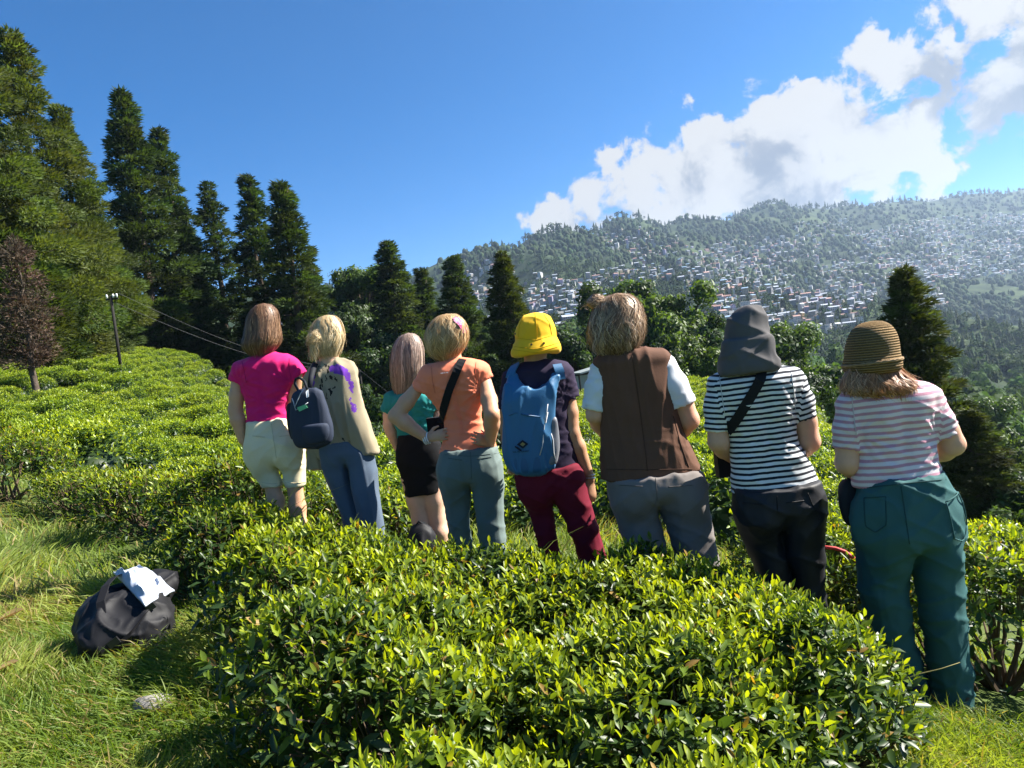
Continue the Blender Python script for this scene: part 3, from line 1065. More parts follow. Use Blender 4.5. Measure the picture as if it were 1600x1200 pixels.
for (k, px, py, D, R, yaw, sz, lab) in [
        (0, 556, 405, 82, 5.2, 0.0, 1.0, 'round dark leafy tree with flat top between the two groups of cedars'),
        (0, 640, 450, 92, 5.0, 2.0, 1.0, 'leafy tree filling the gap left of the cedar above the orange top'),
        (2, 520, 470, 78, 5.0, 1.0, 1.1, 'shaded leafy tree behind the blonde in the kimono jacket'),
        (2, 590, 500, 70, 4.6, 3.0, 1.1, 'shaded leafy tree left of the long-haired person in teal'),
        (2, 680, 490, 78, 4.8, 4.0, 1.1, 'shaded leafy tree behind the head of the person in orange'),
        (0, 748, 478, 88, 4.4, 5.0, 1.1, 'pale leafy tree in the gap left of the narrow cedar'),
        (2, 400, 520, 72, 4.6, 0.5, 1.0, 'shaded undergrowth tree behind the head of the person in pink'),
        (2, 300, 520, 72, 4.6, 1.5, 1.0, 'shaded undergrowth tree right of the utility pole'),
        (2, 790, 540, 60, 3.6, 2.5, 1.0, 'dark leafy shrub-like tree left of the yellow hat'),
        (1, 852, 545, 74, 3.4, 0.2, 1.0, 'bright leafy tree between yellow hat and brown-haired person'),
        (2, 895, 490, 66, 4.4, 1.2, 1.1, 'dark leafy tree left of the person in the brown waistcoat'),
        (0, 962, 424, 76, 6.0, 2.2, 1.0, 'tall dark leafy tree right above the brown waistcoat person'),
        (1, 1045, 430, 70, 6.0, 3.2, 1.05, 'sunlit yellow-green leafy tree right of the brown waistcoat person'),
        (1, 1075, 500, 58, 3.8, 4.2, 1.1, 'lower sunlit leafy tree beside the grey flap hat'),
        (2, 1010, 520, 58, 3.6, 0.9, 1.0, 'dark leafy tree low behind the white sleeve'),
        (2, 1130, 478, 60, 4.6, 5.2, 1.05, 'dark leafy tree behind the grey flap hat'),
        (0, 1205, 490, 62, 4.6, 0.7, 1.05, 'leafy tree right of the grey flap hat'),
        (0, 1262, 555, 54, 4.2, 1.7, 1.05, 'leafy tree between the grey flap hat and the straw hat'),
        (2, 1225, 560, 44, 3.0, 2.7, 1.0, 'dark low leafy tree above the right striped sleeve'),
        (0, 1312, 570, 62, 4.2, 3.7, 1.0, 'leafy tree directly left of the straw hat'),
        (2, 1560, 745, 34, 2.4, 4.7, 0.9, 'dark leafy bush-like tree under the lone cedar at the right edge'),
        (2, 360, 565, 58, 4.2, 0.3, 1.1, 'dark shrub in deep shade left of the person in pink'),
        (2, 435, 575, 50, 4.2, 1.3, 1.2, 'dark shrub in deep shade between pink top and tan jacket'),
        (2, 500, 580, 52, 4.4, 2.3, 1.2, 'dark shrub in deep shade behind the tan jacket'),
        (2, 575, 590, 48, 4.0, 3.3, 1.3, 'dark shrub in deep shade between tan jacket and teal top'),
        (2, 650, 600, 50, 4.2, 4.3, 1.3, 'dark shrub in deep shade behind the teal top'),
        (2, 720, 600, 50, 4.2, 5.3, 1.4, 'dark shrub in deep shade behind the orange top'),
        (2, 785, 590, 48, 3.8, 0.8, 1.4, 'dark shrub in deep shade between orange top and blue daypack'),
        (2, 845, 600, 50, 3.4, 1.8, 1.2, 'dark shrub in deep shade behind the blue daypack'),
        (2, 1590, 720, 26, 2.4, 2.8, 1.0, 'dark shrub right of the small cedar at the right edge'),
        (1, 1595, 665, 62, 4.0, 5.7, 1.0, 'sunlit leafy tree at the right edge beyond the tea hedge'),
        (0, 1530, 610, 90, 4.6, 0.4, 1.0, 'leafy tree behind the lone cedar, lower valley')]:
    plant_broadleaf(k, px, py, D, R, lab, yaw, sz)

# ------------------------------------------------------------------ tea bushes
m_tea = leaf_mat('tea_leaf', trans=0.44, rough=0.40, spec=0.38, tcol=(1.55, 1.45, 0.30))
m_twig = mat('tea_twig', (0.10, 0.07, 0.045), 0.85, 0.2)
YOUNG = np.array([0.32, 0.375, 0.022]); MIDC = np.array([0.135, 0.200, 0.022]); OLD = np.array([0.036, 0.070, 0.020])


def leaf_template(curl, fold, fine=True):
    """u along the leaf, w across, h up; unit length, unit half-width."""
    if fine:
        V = [(0, 0, 0)]
        for u, w in ((0.30, 0.86), (0.68, 0.80)):
            h = curl * u * u
            V += [(u, -w, h + fold), (u, 0, h), (u, w, h + fold)]
        V.append((1.0, 0, curl))
        F = [(0, 2, 1), (0, 3, 2), (1, 2, 5), (1, 5, 4), (2, 3, 6), (2, 6, 5), (4, 5, 7), (5, 6, 7)]
    else:
        V = [(0, 0, 0), (0.45, -0.9, curl * 0.2 + fold), (0.45, 0.9, curl * 0.2 + fold), (1.0, 0, curl)]
        F = [(0, 3, 1), (0, 2, 3)]
    return np.array(V, float), np.array(F)


def leaves_np(pos, axis, nrm, L, W, curl, fold, tint, fine=True):
    n = len(pos)
    V0, F0 = leaf_template(1.0, 1.0, fine)
    V1, _ = leaf_template(0.0, 0.0, fine)
    Vc = leaf_template(1.0, 0.0, fine)[0][:, 2]
    Vf = leaf_template(0.0, 1.0, fine)[0][:, 2]
    a = unit(axis); s = unit(np.cross(a, nrm)); h = np.cross(s, a)
    u = V1[:, 0][None, :, None]; w = V1[:, 1][None, :, None]
    hh = (Vc[None] * (curl * L)[:, None] + Vf[None] * (fold * W)[:, None])[..., None]
    V = pos[:, None] + a[:, None] * u * L[:, None, None] + s[:, None] * w * W[:, None, None] + h[:, None] * hh
    F = (F0[None] + (np.arange(n) * len(V0))[:, None, None]).reshape(-1, 3)
    return V.reshape(-1, 3), F, np.repeat(tint, len(V0), 0)


def bush_shape(rng, n, rx, ry, h, spread=1.0, seed=0.0):
    """Random points on a clipped, lumpy tea bush, with the outward direction there."""
    rho = np.sqrt(rng.random(n)) * 1.04; th = rng.uniform(0, 2 * math.pi, n)
    wob = 1 + 0.12 * vnoise(np.stack([np.cos(th) * 1.3, np.sin(th) * 1.3, np.full(n, seed)], -1))
    x, y = np.cos(th) * rho * wob, np.sin(th) * rho * wob
    rc = np.clip(rho, 0, 1)
    z = h * (1 - rc ** 4.5) ** 0.5
    side = rho > 0.97
    z = np.where(side, rng.uniform(0.08, 0.75, n) * h, z)
    z = z * (1 + 0.24 * vnoise(np.stack([x * 2.6 + seed, y * 2.6, np.full(n, seed * 1.7)], -1), 2))
    out = np.stack([x * rc ** 3 * 1.2, y * rc ** 3 * 1.2, np.where(side, 0.25, 0.9 - 0.4 * rc ** 6)], -1)
    return np.stack([x * rx, y * ry, z], -1), unit(out), rc, side


def tea_shoots(rng, pos, out, old, leaf_len, per=5, young=1.0):
    """Each shoot: a short stem with leaves round it, the topmost young and upright."""
    n = len(pos)
    d = unit(out * 0.5 + np.array([0, 0, 0.75]) + 0.28 * rng.standard_normal((n, 3)))
    stem = rng.uniform(0.05, 0.12, n) * (leaf_len / 0.06)
    P_, A_, N_, L_, W_, C_, Fo_, T_ = [], [], [], [], [], [], [], []
    ph = rng.uniform(0, 6.28, n)
    ref = unit(np.cross(d, np.array([0.31, 0.92, 0.1])))
    ref2 = np.cross(d, ref)
    for k in range(per):
        f = k / (per - 1)                                # 0 low on the stem, 1 at the bud
        ang = ph + k * 2.4
        side = ref * np.cos(ang)[:, None] + ref2 * np.sin(ang)[:, None]
        tilt = 0.28 + 1.05 * (1 - f)
        a = unit(d * np.cos(tilt) + side * np.sin(tilt) + 0.18 * rng.standard_normal((n, 3)))
        nn = unit(d * np.sin(tilt) - side * np.cos(tilt) + 0.15 * rng.standard_normal((n, 3)))
        P_.append(pos + d * (stem * (0.15 + 0.85 * f))[:, None]); A_.append(a); N_.append(nn)
        L = leaf_len * (1.2 - 0.6 * f) * rng.uniform(0.6, 1.35, n)
        L_.append(L); W_.append(L * rng.uniform(0.17, 0.25, n)); C_.append(rng.uniform(-0.32, 0.05, n)); Fo_.append(rng.uniform(0.15, 0.6, n))
        y = np.clip((f * 0.95 + 0.12) * young - old * 0.9 + rng.normal(0, 0.16, n), 0, 1)[:, None]
        c = np.where(y < 0.5, OLD + (MIDC - OLD) * y * 2, MIDC + (YOUNG - MIDC) * (y - 0.5) * 2)
        T_.append(c * rng.uniform(0.8, 1.2, (n, 1)))
    return [np.concatenate(q) for q in (P_, A_, N_, L_, W_, C_, Fo_, T_)], (d, stem)


leaf_kinds = []
for i in range(9):
    c = [YOUNG, YOUNG * 0.85, (YOUNG + MIDC) / 2, MIDC, MIDC * 1.15, MIDC * 0.8, (OLD + MIDC) / 2, OLD * 1.2, OLD][i]
    V, F = leaf_template(-0.12 - 0.02 * (i % 3), 0.06)
    V = V * np.array([1, 1, 1.0])
    V[:, 1] *= 0.21
    leaf_kinds.append((mesh_np('leaf', V, F, m_tea, tint=np.tile(c, (len(V), 1))), c))


def frame_matrix(p, a, nrm, L):
    a = unit(a); s = unit(np.cross(a, nrm)); h = np.cross(s, a)
    M = Matrix.Identity(4)
    for r in range(3):
        M[r][0], M[r][1], M[r][2], M[r][3] = a[r] * L, s[r] * L, h[r] * L, p[r]
    return M


def near_bush(seed, x, y, rx, ry, h, label, shoots, inner, n_leaf_parts, leaf_len=0.062, name='tea_bush'):
    rng = np.random.default_rng(seed)
    g = gz(x, y)
    o = tag(empty(name, (x, y, g)), label, 'bush', 'tea bushes around the people')
    shoots = int(shoots * (1.5 if y < 4.5 else 1.0)); inner = int(inner * 0.75)
    pos, out, rc, side = bush_shape(rng, shoots, rx, ry, h, seed=seed * 0.37)
    gsl = ground_z(x + pos[:, 0], y + pos[:, 1]) - g
    pos[:, 2] += gsl
    patch = np.clip(vnoise(np.stack([pos[:, 0] * 3.2 + seed, pos[:, 1] * 3.2, pos[:, 0] * 0], -1), 2) * 1.1, 0, 0.6)
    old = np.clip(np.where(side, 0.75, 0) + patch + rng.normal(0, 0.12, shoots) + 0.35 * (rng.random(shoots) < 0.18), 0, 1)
    (p, a, nn, L, W, C, Fo, T), (d, stem) = tea_shoots(rng, pos, out, old, leaf_len)
    sick = rng.random(len(T)) < 0.022                # a few yellowed and browned leaves
    T[sick] = np.array([0.34, 0.21, 0.05]) * rng.uniform(0.5, 1.1, (int(sick.sum()), 1))
    # older leaves below the plucking table
    q, out2, rc2, side2 = bush_shape(rng, inner, rx, ry, h, seed=seed * 0.37)
    q[:, 2] += ground_z(x + q[:, 0], y + q[:, 1]) - g
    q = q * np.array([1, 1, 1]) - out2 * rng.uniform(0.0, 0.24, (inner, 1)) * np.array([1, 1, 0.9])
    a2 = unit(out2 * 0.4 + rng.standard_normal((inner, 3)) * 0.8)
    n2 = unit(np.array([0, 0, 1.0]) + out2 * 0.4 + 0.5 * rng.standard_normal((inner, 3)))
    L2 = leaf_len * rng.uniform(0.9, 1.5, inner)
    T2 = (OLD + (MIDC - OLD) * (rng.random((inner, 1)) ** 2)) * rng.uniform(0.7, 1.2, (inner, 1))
    # largest leaves in sight become leaves of their own
    wp = p + np.array([x, y, g])
    dist = np.linalg.norm(wp - np.array(CAM), axis=1)
    score = L / dist * (1 + 0.3 * rng.random(len(L)))
    own = np.argsort(-score)[:n_leaf_parts]
    cols = np.array([c for _, c in leaf_kinds])
    for k in own:
        j = int(np.argmin(((cols - T[k]) ** 2).sum(1)))
        lo = bpy.data.objects.new('leaf', leaf_kinds[j][0])
        COL.objects.link(lo)
        lo.parent = o
        lo.matrix_local = frame_matrix(p[k], a[k], nn[k], L[k])
    keep = np.ones(len(p), bool); keep[own] = False
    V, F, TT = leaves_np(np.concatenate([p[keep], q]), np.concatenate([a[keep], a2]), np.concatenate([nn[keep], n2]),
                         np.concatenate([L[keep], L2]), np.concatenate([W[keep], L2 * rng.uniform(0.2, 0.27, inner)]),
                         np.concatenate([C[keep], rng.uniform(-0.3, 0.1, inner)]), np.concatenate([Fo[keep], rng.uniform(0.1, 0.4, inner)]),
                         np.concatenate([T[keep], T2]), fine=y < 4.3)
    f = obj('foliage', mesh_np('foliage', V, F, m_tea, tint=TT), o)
    f['kind'] = 'stuff'
    # stems and branching wood
    mb = MB()
    for k in range(26):
        e = pos[rng.integers(len(pos))] * np.array([0.92, 0.92, 0.9])
        b0 = np.array([rng.normal(0, 0.06), rng.normal(0, 0.06), -0.06 + (gz(x, y) - g)])
        mid = b0 * 0.5 + e * np.array([0.55, 0.55, 0.42]) + rng.normal(0, 0.03, 3)
        mb.tube([b0, mid, e], [0.016, 0.010, 0.004], 5, cap=False)
    for k in rng.choice(len(pos), min(220, len(pos)), replace=False):
        mb.tube([pos[k] - out[k] * 0.12 - [0, 0, 0.05], pos[k], pos[k] + d[k] * stem[k]], [0.003, 0.0022, 0.0015], 3, cap=False)
    w = mb.build('stems', m_twig, o)
    w['kind'] = 'stuff'
    return o


BUSHES = []          # footprints that keep grass out
for (seed, x, y, rx, ry, h, sh, inn, npart, lab) in [
        (1, -0.86, 3.12, 0.52, 0.46, 0.46, 620, 1400, 120, 'tea bush beside the black bag, left end of the front hedge'),
        (2, -0.22, 3.02, 0.62, 0.50, 0.47, 700, 1400, 160, 'tea bush in front of the person in orange'),
        (3, 0.46, 2.88, 0.56, 0.46, 0.46, 660, 1400, 160, 'tea bush in front of the brown waistcoat person'),
        (4, 0.80, 2.44, 0.40, 0.42, 0.46, 560, 1400, 200, 'tea bush at the right end of the front hedge, by the teal trousers'),
        (5, -0.42, 2.28, 0.54, 0.50, 0.50, 760, 1600, 260, 'tea bush in the middle of the front hedge towards the bag'),
        (6, 0.22, 2.10, 0.58, 0.50, 0.48, 760, 1600, 280, 'tea bush in the very middle of the front hedge'),
        (7, -0.20, 1.48, 0.38, 0.34, 0.46, 520, 1200, 280, 'lowest tea bush at the bottom edge, left of the tall grass tuft'),
        (8, 0.27, 1.44, 0.34, 0.32, 0.46, 460, 1100, 280, 'tea bush at the bottom edge, right of the tall grass tuft'),
        (9, 2.30, 3.55, 0.74, 0.66, 0.70, 760, 1700, 150, 'tall shaded tea bush right of the teal trousers at the picture edge'),
        (10, 1.72, 4.15, 0.50, 0.50, 0.58, 460, 1000, 60, 'tea bush between the black trousers and the teal trousers'),
        (11, -2.10, 5.40, 0.70, 0.50, 0.52, 620, 1000, 0, 'tea bush behind the bag, left of the cream shorts'),
        (12, -1.25, 5.65, 0.60, 0.48, 0.34, 460, 800, 0, 'low tea bush under the cream shorts'),
        (13, -0.70, 3.78, 0.46, 0.34, 0.30, 420, 800, 0, 'tea bush at the knees of the blonde in wide jeans'),
        (14, -1.72, 4.10, 0.42, 0.40, 0.38, 420, 900, 0, 'tea bush just left of the bare calves of the person in shorts'),
        (15, -3.3, 6.3, 0.60, 0.50, 0.42, 420, 700, 0, 'tea bush on the grass left of the person in pink'),
        (16, -5.6, 7.7, 0.90, 0.60, 0.70, 620, 900, 0, 'dark tea bush at the left edge above the grass'),
        (17, -4.3, 7.2, 0.6, 0.50, 0.36, 380, 600, 0, 'small tea bush between the left edge bush and the person in pink')]:
    near_bush(seed, x, y, rx, ry, h, lab, sh, inn, npart, leaf_len=0.049 if y < 4.5 else 0.066)
    BUSHES.append((x, y, rx, ry))

# rows of tea beyond the people
m_tea_far = leaf_mat('tea_leaf_far', trans=0.42, rough=0.4, spec=0.4, tcol=(1.55, 1.45, 0.35), var=0.5)


def row_bush(seed):
    rng = np.random.default_rng(seed)
    n = 520
    pos, out, rc, side = bush_shape(rng, n, 0.68, 0.62, 0.72, seed=seed * 0.7)
    old = np.clip(np.where(side, 0.7, 0) + rng.normal(0, 0.15, n), 0, 1)
    (p, a, nn, L, W, C, Fo, T), _ = tea_shoots(rng, pos, out, old, 0.085, per=3)
    m = 260
    q, o2, _, _ = bush_shape(rng, m, 0.66, 0.60, 0.68, seed=seed * 0.7)
    q -= o2 * rng.uniform(0, 0.2, (m, 1))
    L2 = np.full(m, 0.12)
    V, F, TT = leaves_np(np.concatenate([p, q]), np.concatenate([a, unit(rng.standard_normal((m, 3)))]), np.concatenate([nn, unit(o2 + 0.4 * rng.standard_normal((m, 3)))]),
                         np.concatenate([L, L2]), np.concatenate([W * 1.25, L2 * 0.3]), np.concatenate([C, np.zeros(m)]), np.concatenate([Fo, np.zeros(m) + 0.2]),
                         np.concatenate([T * 1.1, np.tile(OLD * 0.9, (m, 1))]), fine=False)
    # the dense woody inside of the bush
    Vc, Fc = lump(seed, 2, 0.9)
    Vc = Vc * np.array([0.52, 0.48, 0.46]) + np.array([0, 0, 0.10])
    F = np.concatenate([F, Fc + len(V)]); V = np.concatenate([V, Vc]); TT = np.concatenate([TT, np.tile(OLD * 0.7, (len(Vc), 1))])
    return mesh_np('row_bush', V, F, m_tea_far, tint=TT)


ROW = [row_bush(300 + i) for i in range(7)]
ROW_X = [110, 230, 350, 480, 600, 690, 780, 900, 1020, 1120, 1290, 1420]
ROW_AT = ['at the left edge', 'above the long grass', 'below the utility pole', 'behind the person in pink', 'behind the blonde in jeans', 'behind the long-haired person',
          'behind the person in orange', 'behind the yellow-hatted person', 'behind the brown waistcoat', 'right of the brown waistcoat', 'behind the navy stripes', 'left of the straw hat person', 'right of the teal trousers']
spots = []
for k in range(40):
    y0 = 6.2 + k * 1.55 * (1 + k * 0.004)
    xs = np.arange(-0.85 * y0 - 3, 0.85 * y0 + 3, 1.02)
    for x in xs:
        xx = x + RNG.normal(0, 0.12); yy = y0 + 0.055 * x * math.sin(x * 0.11 + 0.6) * 2.2 + 0.8 * math.sin(x * 0.16 + k * 0.10) + RNG.normal(0, 0.12)
        spots.append((xx, yy))
spots = np.array(spots)
zz = grid_z(spots[:, 0], spots[:, 1])
pp = to_pix(np.stack([spots[:, 0], spots[:, 1], zz + 0.4], -1))
D = spots[:, 1]
lim = np.interp(pp[:, 0], [0, 150, 300, 350, 420, 480, 620, 770, 850, 920, 1100, 1290, 1330, 1700], [60, 60, 60, 50, 38, 26, 18, 14, 26, 44, 46, 28, 12.0, 11.0])
start = np.interp(pp[:, 0], [0, 120, 330, 420, 600, 1330, 1600], [9.5, 9.5, 8.2, 7.0, 6.0, 5.4, 4.9])
path = np.abs(vnoise(np.stack([spots[:, 0] * 0.07, spots[:, 1] * 0.07, np.zeros(len(D))], -1) + 2.2, 2)) > 0.028
ok = (pp[:, 0] > -60) & (pp[:, 0] < 1680) & (D < lim) & (D > start) & path & (D > 4)
for (bx, by, rx, ry) in BUSHES:
    ok &= ((spots[:, 0] - bx) / (rx + 0.5)) ** 2 + ((spots[:, 1] - by) / (ry + 0.5)) ** 2 > 1
ok &= ~((np.abs(spots[:, 0] - P(118, 628, 28)[0]) < 1.3) & (np.abs(D - 28) < 1.2))
sp = spots[ok]; z = zz[ok]
d = sp[:, 1]
o_ = np.argsort(d)
sp, z, d = sp[o_], z[o_], d[o_]
size = RNG.uniform(0.66, 1.12, len(sp))
yaw = RNG.uniform(0, 6.3, len(sp))
for i in range(min(300, len(sp))):
    o = obj('tea_bush', ROW[i % 7], loc=(sp[i, 0], sp[i, 1], z[i] - 0.05))
    o.rotation_euler = (0, 0, yaw[i]); o.scale = (size[i] * 1.05, size[i] * 1.05, size[i] * 0.92)
    q_ = to_pix(np.array([[sp[i, 0], sp[i, 1], z[i] + 0.4]]))[0]
    k_ = int(np.searchsorted(ROW_X, q_[0]))
    far_ = 'nearest' if d[i] < 8.5 else ('second band of' if d[i] < 11 else ('third band of' if d[i] < 14 else 'upper'))
    tag(o, f'low rounded tea bush in the {far_} rows {ROW_AT[k_]}', 'bush', 'tea bushes in rows on the slope')
rest = np.stack([sp[300:, 0], sp[300:, 1], z[300:] - 0.05], -1)
me = mesh_np('tea_rows', rest, np.array([[0, 1, 2]]), None, attrs={'size': size[300:], 'yaw': np.stack([0 * yaw[300:], 0 * yaw[300:], yaw[300:]], -1)}) if len(rest) > 3 else None
print('tea bushes', len(sp))
if me:
    me2 = bpy.data.meshes.new('tea_rows')
    me2.vertices.add(len(rest)); me2.vertices.foreach_set('co', rest.astype(np.float32).ravel())
    for nm, typ, key, arr in (('size', 'FLOAT', 'value', size[300:]), ('yaw', 'FLOAT_VECTOR', 'vector', np.stack([0 * yaw[300:], 0 * yaw[300:], yaw[300:]], -1))):
        at = me2.attributes.new(nm, typ, 'POINT'); at.data.foreach_set(key, arr.astype(np.float32).ravel())
    bpy.data.meshes.remove(me)
    rows_o = tag(obj('tea_rows', me2), 'farther rows of clipped tea covering the slope up to the trees', 'tea field', kind='stuff')
    ng = bpy.data.node_groups.new('plant_rows', 'GeometryNodeTree')
    ng.interface.new_socket('Geometry', in_out='INPUT', socket_type='NodeSocketGeometry')
    ng.interface.new_socket('Geometry', in_out='OUTPUT', socket_type='NodeSocketGeometry')
    gi = ng.nodes.new('NodeGroupInput'); go = ng.nodes.new('NodeGroupOutput')
    join = ng.nodes.new('GeometryNodeJoinGeometry')
    srcs = [ob for ob in bpy.data.objects if ob.name.startswith('tea_bush') and ob.type == 'MESH'][:4]
    for q, src in enumerate(srcs):
        iop = ng.nodes.new('GeometryNodeInstanceOnPoints')
        oi = ng.nodes.new('GeometryNodeObjectInfo'); oi.inputs['Object'].default_value = src; oi.transform_space = 'ORIGINAL'
        a1 = ng.nodes.new('GeometryNodeInputNamedAttribute'); a1.data_type = 'FLOAT'; a1.inputs['Name'].default_value = 'size'
        a2 = ng.nodes.new('GeometryNodeInputNamedAttribute'); a2.data_type = 'FLOAT_VECTOR'; a2.inputs['Name'].default_value = 'yaw'
        ix = ng.nodes.new('GeometryNodeInputIndex')
        md = ng.nodes.new('ShaderNodeMath'); md.operation = 'MODULO'; md.inputs[1].default_value = len(srcs)
        cm = ng.nodes.new('ShaderNodeMath'); cm.operation = 'COMPARE'; cm.inputs[1].default_value = q; cm.inputs[2].default_value = 0.4
        ng.links.new(ix.outputs[0], md.inputs[0]); ng.links.new(md.outputs[0], cm.inputs[0])
        ng.links.new(cm.outputs[0], iop.inputs['Selection'])
        ng.links.new(gi.outputs[0], iop.inputs['Points'])
        ng.links.new(oi.outputs['Geometry'], iop.inputs['Instance'])
        ng.links.new(a1.outputs[0], iop.inputs['Scale']); ng.links.new(a2.outputs[0], iop.inputs['Rotation'])
        ng.links.new(iop.outputs[0], join.inputs[0])
    ng.links.new(join.outputs[0], go.inputs[0])
    md_ = rows_o.modifiers.new('plant', 'NODES'); md_.node_group = ng

# ------------------------------------------------------------------ grass
m_grass = leaf_mat('grass_blade', trans=0.45, rough=0.5, spec=0.25, tcol=(1.5, 1.45, 0.4))


def grass_patch(n, xy, hgt, wid, rng, dry=0.11):
    z = ground_z(xy[:, 0], xy[:, 1])
    q = np.stack([xy[:, 0], xy[:, 1], 0 * z], -1)
    clump = vnoise(q * 2.6, 2)
    sweep = np.stack([vnoise(q * 1.3 + 31), vnoise(q * 1.3 + 57), 0 * z], -1) * 1.3
    lean = sweep + 0.75 * rng.standard_normal((n, 3)) * np.array([1, 1, 0])
    h = hgt * (0.55 + 0.75 * rng.random(n)) * (1 + 0.55 * clump)
    up = unit(lean * 0.42 + np.array([0, 0, 1.0]))
    tipd = unit(lean * 1.35 + np.array([0, 0, 0.45]))
    s = unit(np.cross(up, rng.standard_normal((n, 3))))
    p0 = np.stack([xy[:, 0], xy[:, 1], z - 0.01], -1)
    p1 = p0 + up * (h * 0.5)[:, None]; p2 = p1 + unit(up + tipd) * (h * 0.3)[:, None]; p3 = p2 + tipd * (h * 0.32)[:, None]
    w = (wid * rng.uniform(0.6, 1.3, n))[:, None]
    V = np.stack([p0 - s * w * 0.7, p0 + s * w * 0.7, p1 - s * w, p1 + s * w, p2 - s * w * 0.75, p2 + s * w * 0.75, p3], 1).reshape(-1, 3)
    f0 = np.array([[0, 1, 3], [0, 3, 2], [2, 3, 5], [2, 5, 4], [4, 5, 6]])
    F = (f0[None] + (np.arange(n) * 7)[:, None, None]).reshape(-1, 3)
    mixv = np.clip(0.5 + clump * 0.9 + rng.normal(0, 0.22, n), 0, 1)[:, None]
    T = np.array([0.100, 0.165, 0.026]) * (1 - mixv) + np.array([0.270, 0.315, 0.065]) * mixv
    dr = (rng.random(n) < dry * (1 + 2.5 * (vnoise(q * 0.9 + 77, 2) > 0.25)))[:, None]
    T = np.where(dr, np.array([0.27, 0.21, 0.085]) * rng.uniform(0.7, 1.2, (n, 1)), T)
    return V, F, np.repeat(T, 7, 0)


def grass_points(n, rng, x0, x1, y0, y1, accept):
    out = []
    tot = 0
    while tot < n:
        p = np.stack([rng.uniform(x0, x1, n * 2), rng.uniform(y0, y1, n * 2)], -1)
        k = accept(p) & (rng.random(len(p)) < 0.99)
        for (bx, by, rx, ry) in BUSHES:
            k &= ((p[:, 0] - bx) / (rx * 0.86)) ** 2 + ((p[:, 1] - by) / (ry * 0.86)) ** 2 > 1
        out.append(p[k]); tot += int(k.sum())
    return np.concatenate(out)[:n]


def in_view(p):
    q = to_pix(np.stack([p[:, 0], p[:, 1], grid_z(p[:, 0], p[:, 1])], -1))
    return (q[:, 0] > -120) & (q[:, 0] < 1700) & (q[:, 1] > 300) & (q[:, 1] < 1330)


gr = np.random.default_rng(21)
parts_g = []
pts = grass_points(27000, gr, -4.2, -0.6, 1.3, 4.4, lambda p: in_view(p) & (gr.random(len(p)) < np.clip(1.5 - 0.22 * p[:, 1], 0.25, 1)))
parts_g.append(grass_patch(len(pts), pts, 0.115, 0.0024, gr))
pts = grass_points(15000, gr, -9.0, -0.8, 4.0, 10.5, in_view)
parts_g.append(grass_patch(len(pts), pts, 0.15, 0.0046, gr))
pts = grass_points(12000, gr, 0.3, 2.7, 1.1, 2.9, in_view)
parts_g.append(grass_patch(len(pts), pts, 0.12, 0.0024, gr, 0.08))
pts = grass_points(8000, gr, -1.2, 2.8, 3.2, 6.2, in_view)
parts_g.append(grass_patch(len(pts), pts, 0.16, 0.0042, gr))
pts = grass_points(7000, gr, -26, 16, 9.0, 30, lambda p: in_view(p))
parts_g.append(grass_patch(len(pts), pts, 0.24, 0.014, gr, 0.05))
# tall tufts
for (x, y, n, h) in ((0.02, 1.62, 26, 0.42), (0.10, 2.0, 14, 0.36), (-0.95, 3.5, 20, 0.4), (-1.6, 4.3, 26, 0.42), (0.15, 3.45, 14, 0.5), (1.35, 1.75, 30, 0.36), (1.75, 1.95, 40, 0.42), (1.6, 3.9, 18, 0.75), (-0.2, 3.5, 14, 0.55), (1.95, 2.2, 36, 0.40)):
    pts = np.stack([x + gr.normal(0, 0.05, n), y + gr.normal(0, 0.05, n)], -1)
    parts_g.append(grass_patch(n, pts, h * 1.15, 0.0034, gr, 0.1))
Vs, Fs, Ts, off = [], [], [], 0
for V, F, T in parts_g:
    Vs.append(V); Fs.append(F + off); Ts.append(T); off += len(V)
grass = obj('grass', mesh_np('grass', np.concatenate(Vs), np.concatenate(Fs), m_grass, tint=np.concatenate(Ts)))
tag(grass, 'long bright green grass with dry straw growing on the slope', 'grass', kind='stuff')

# ------------------------------------------------------------------ people: implicit shapes turned into one skin each
BIG = 0.5


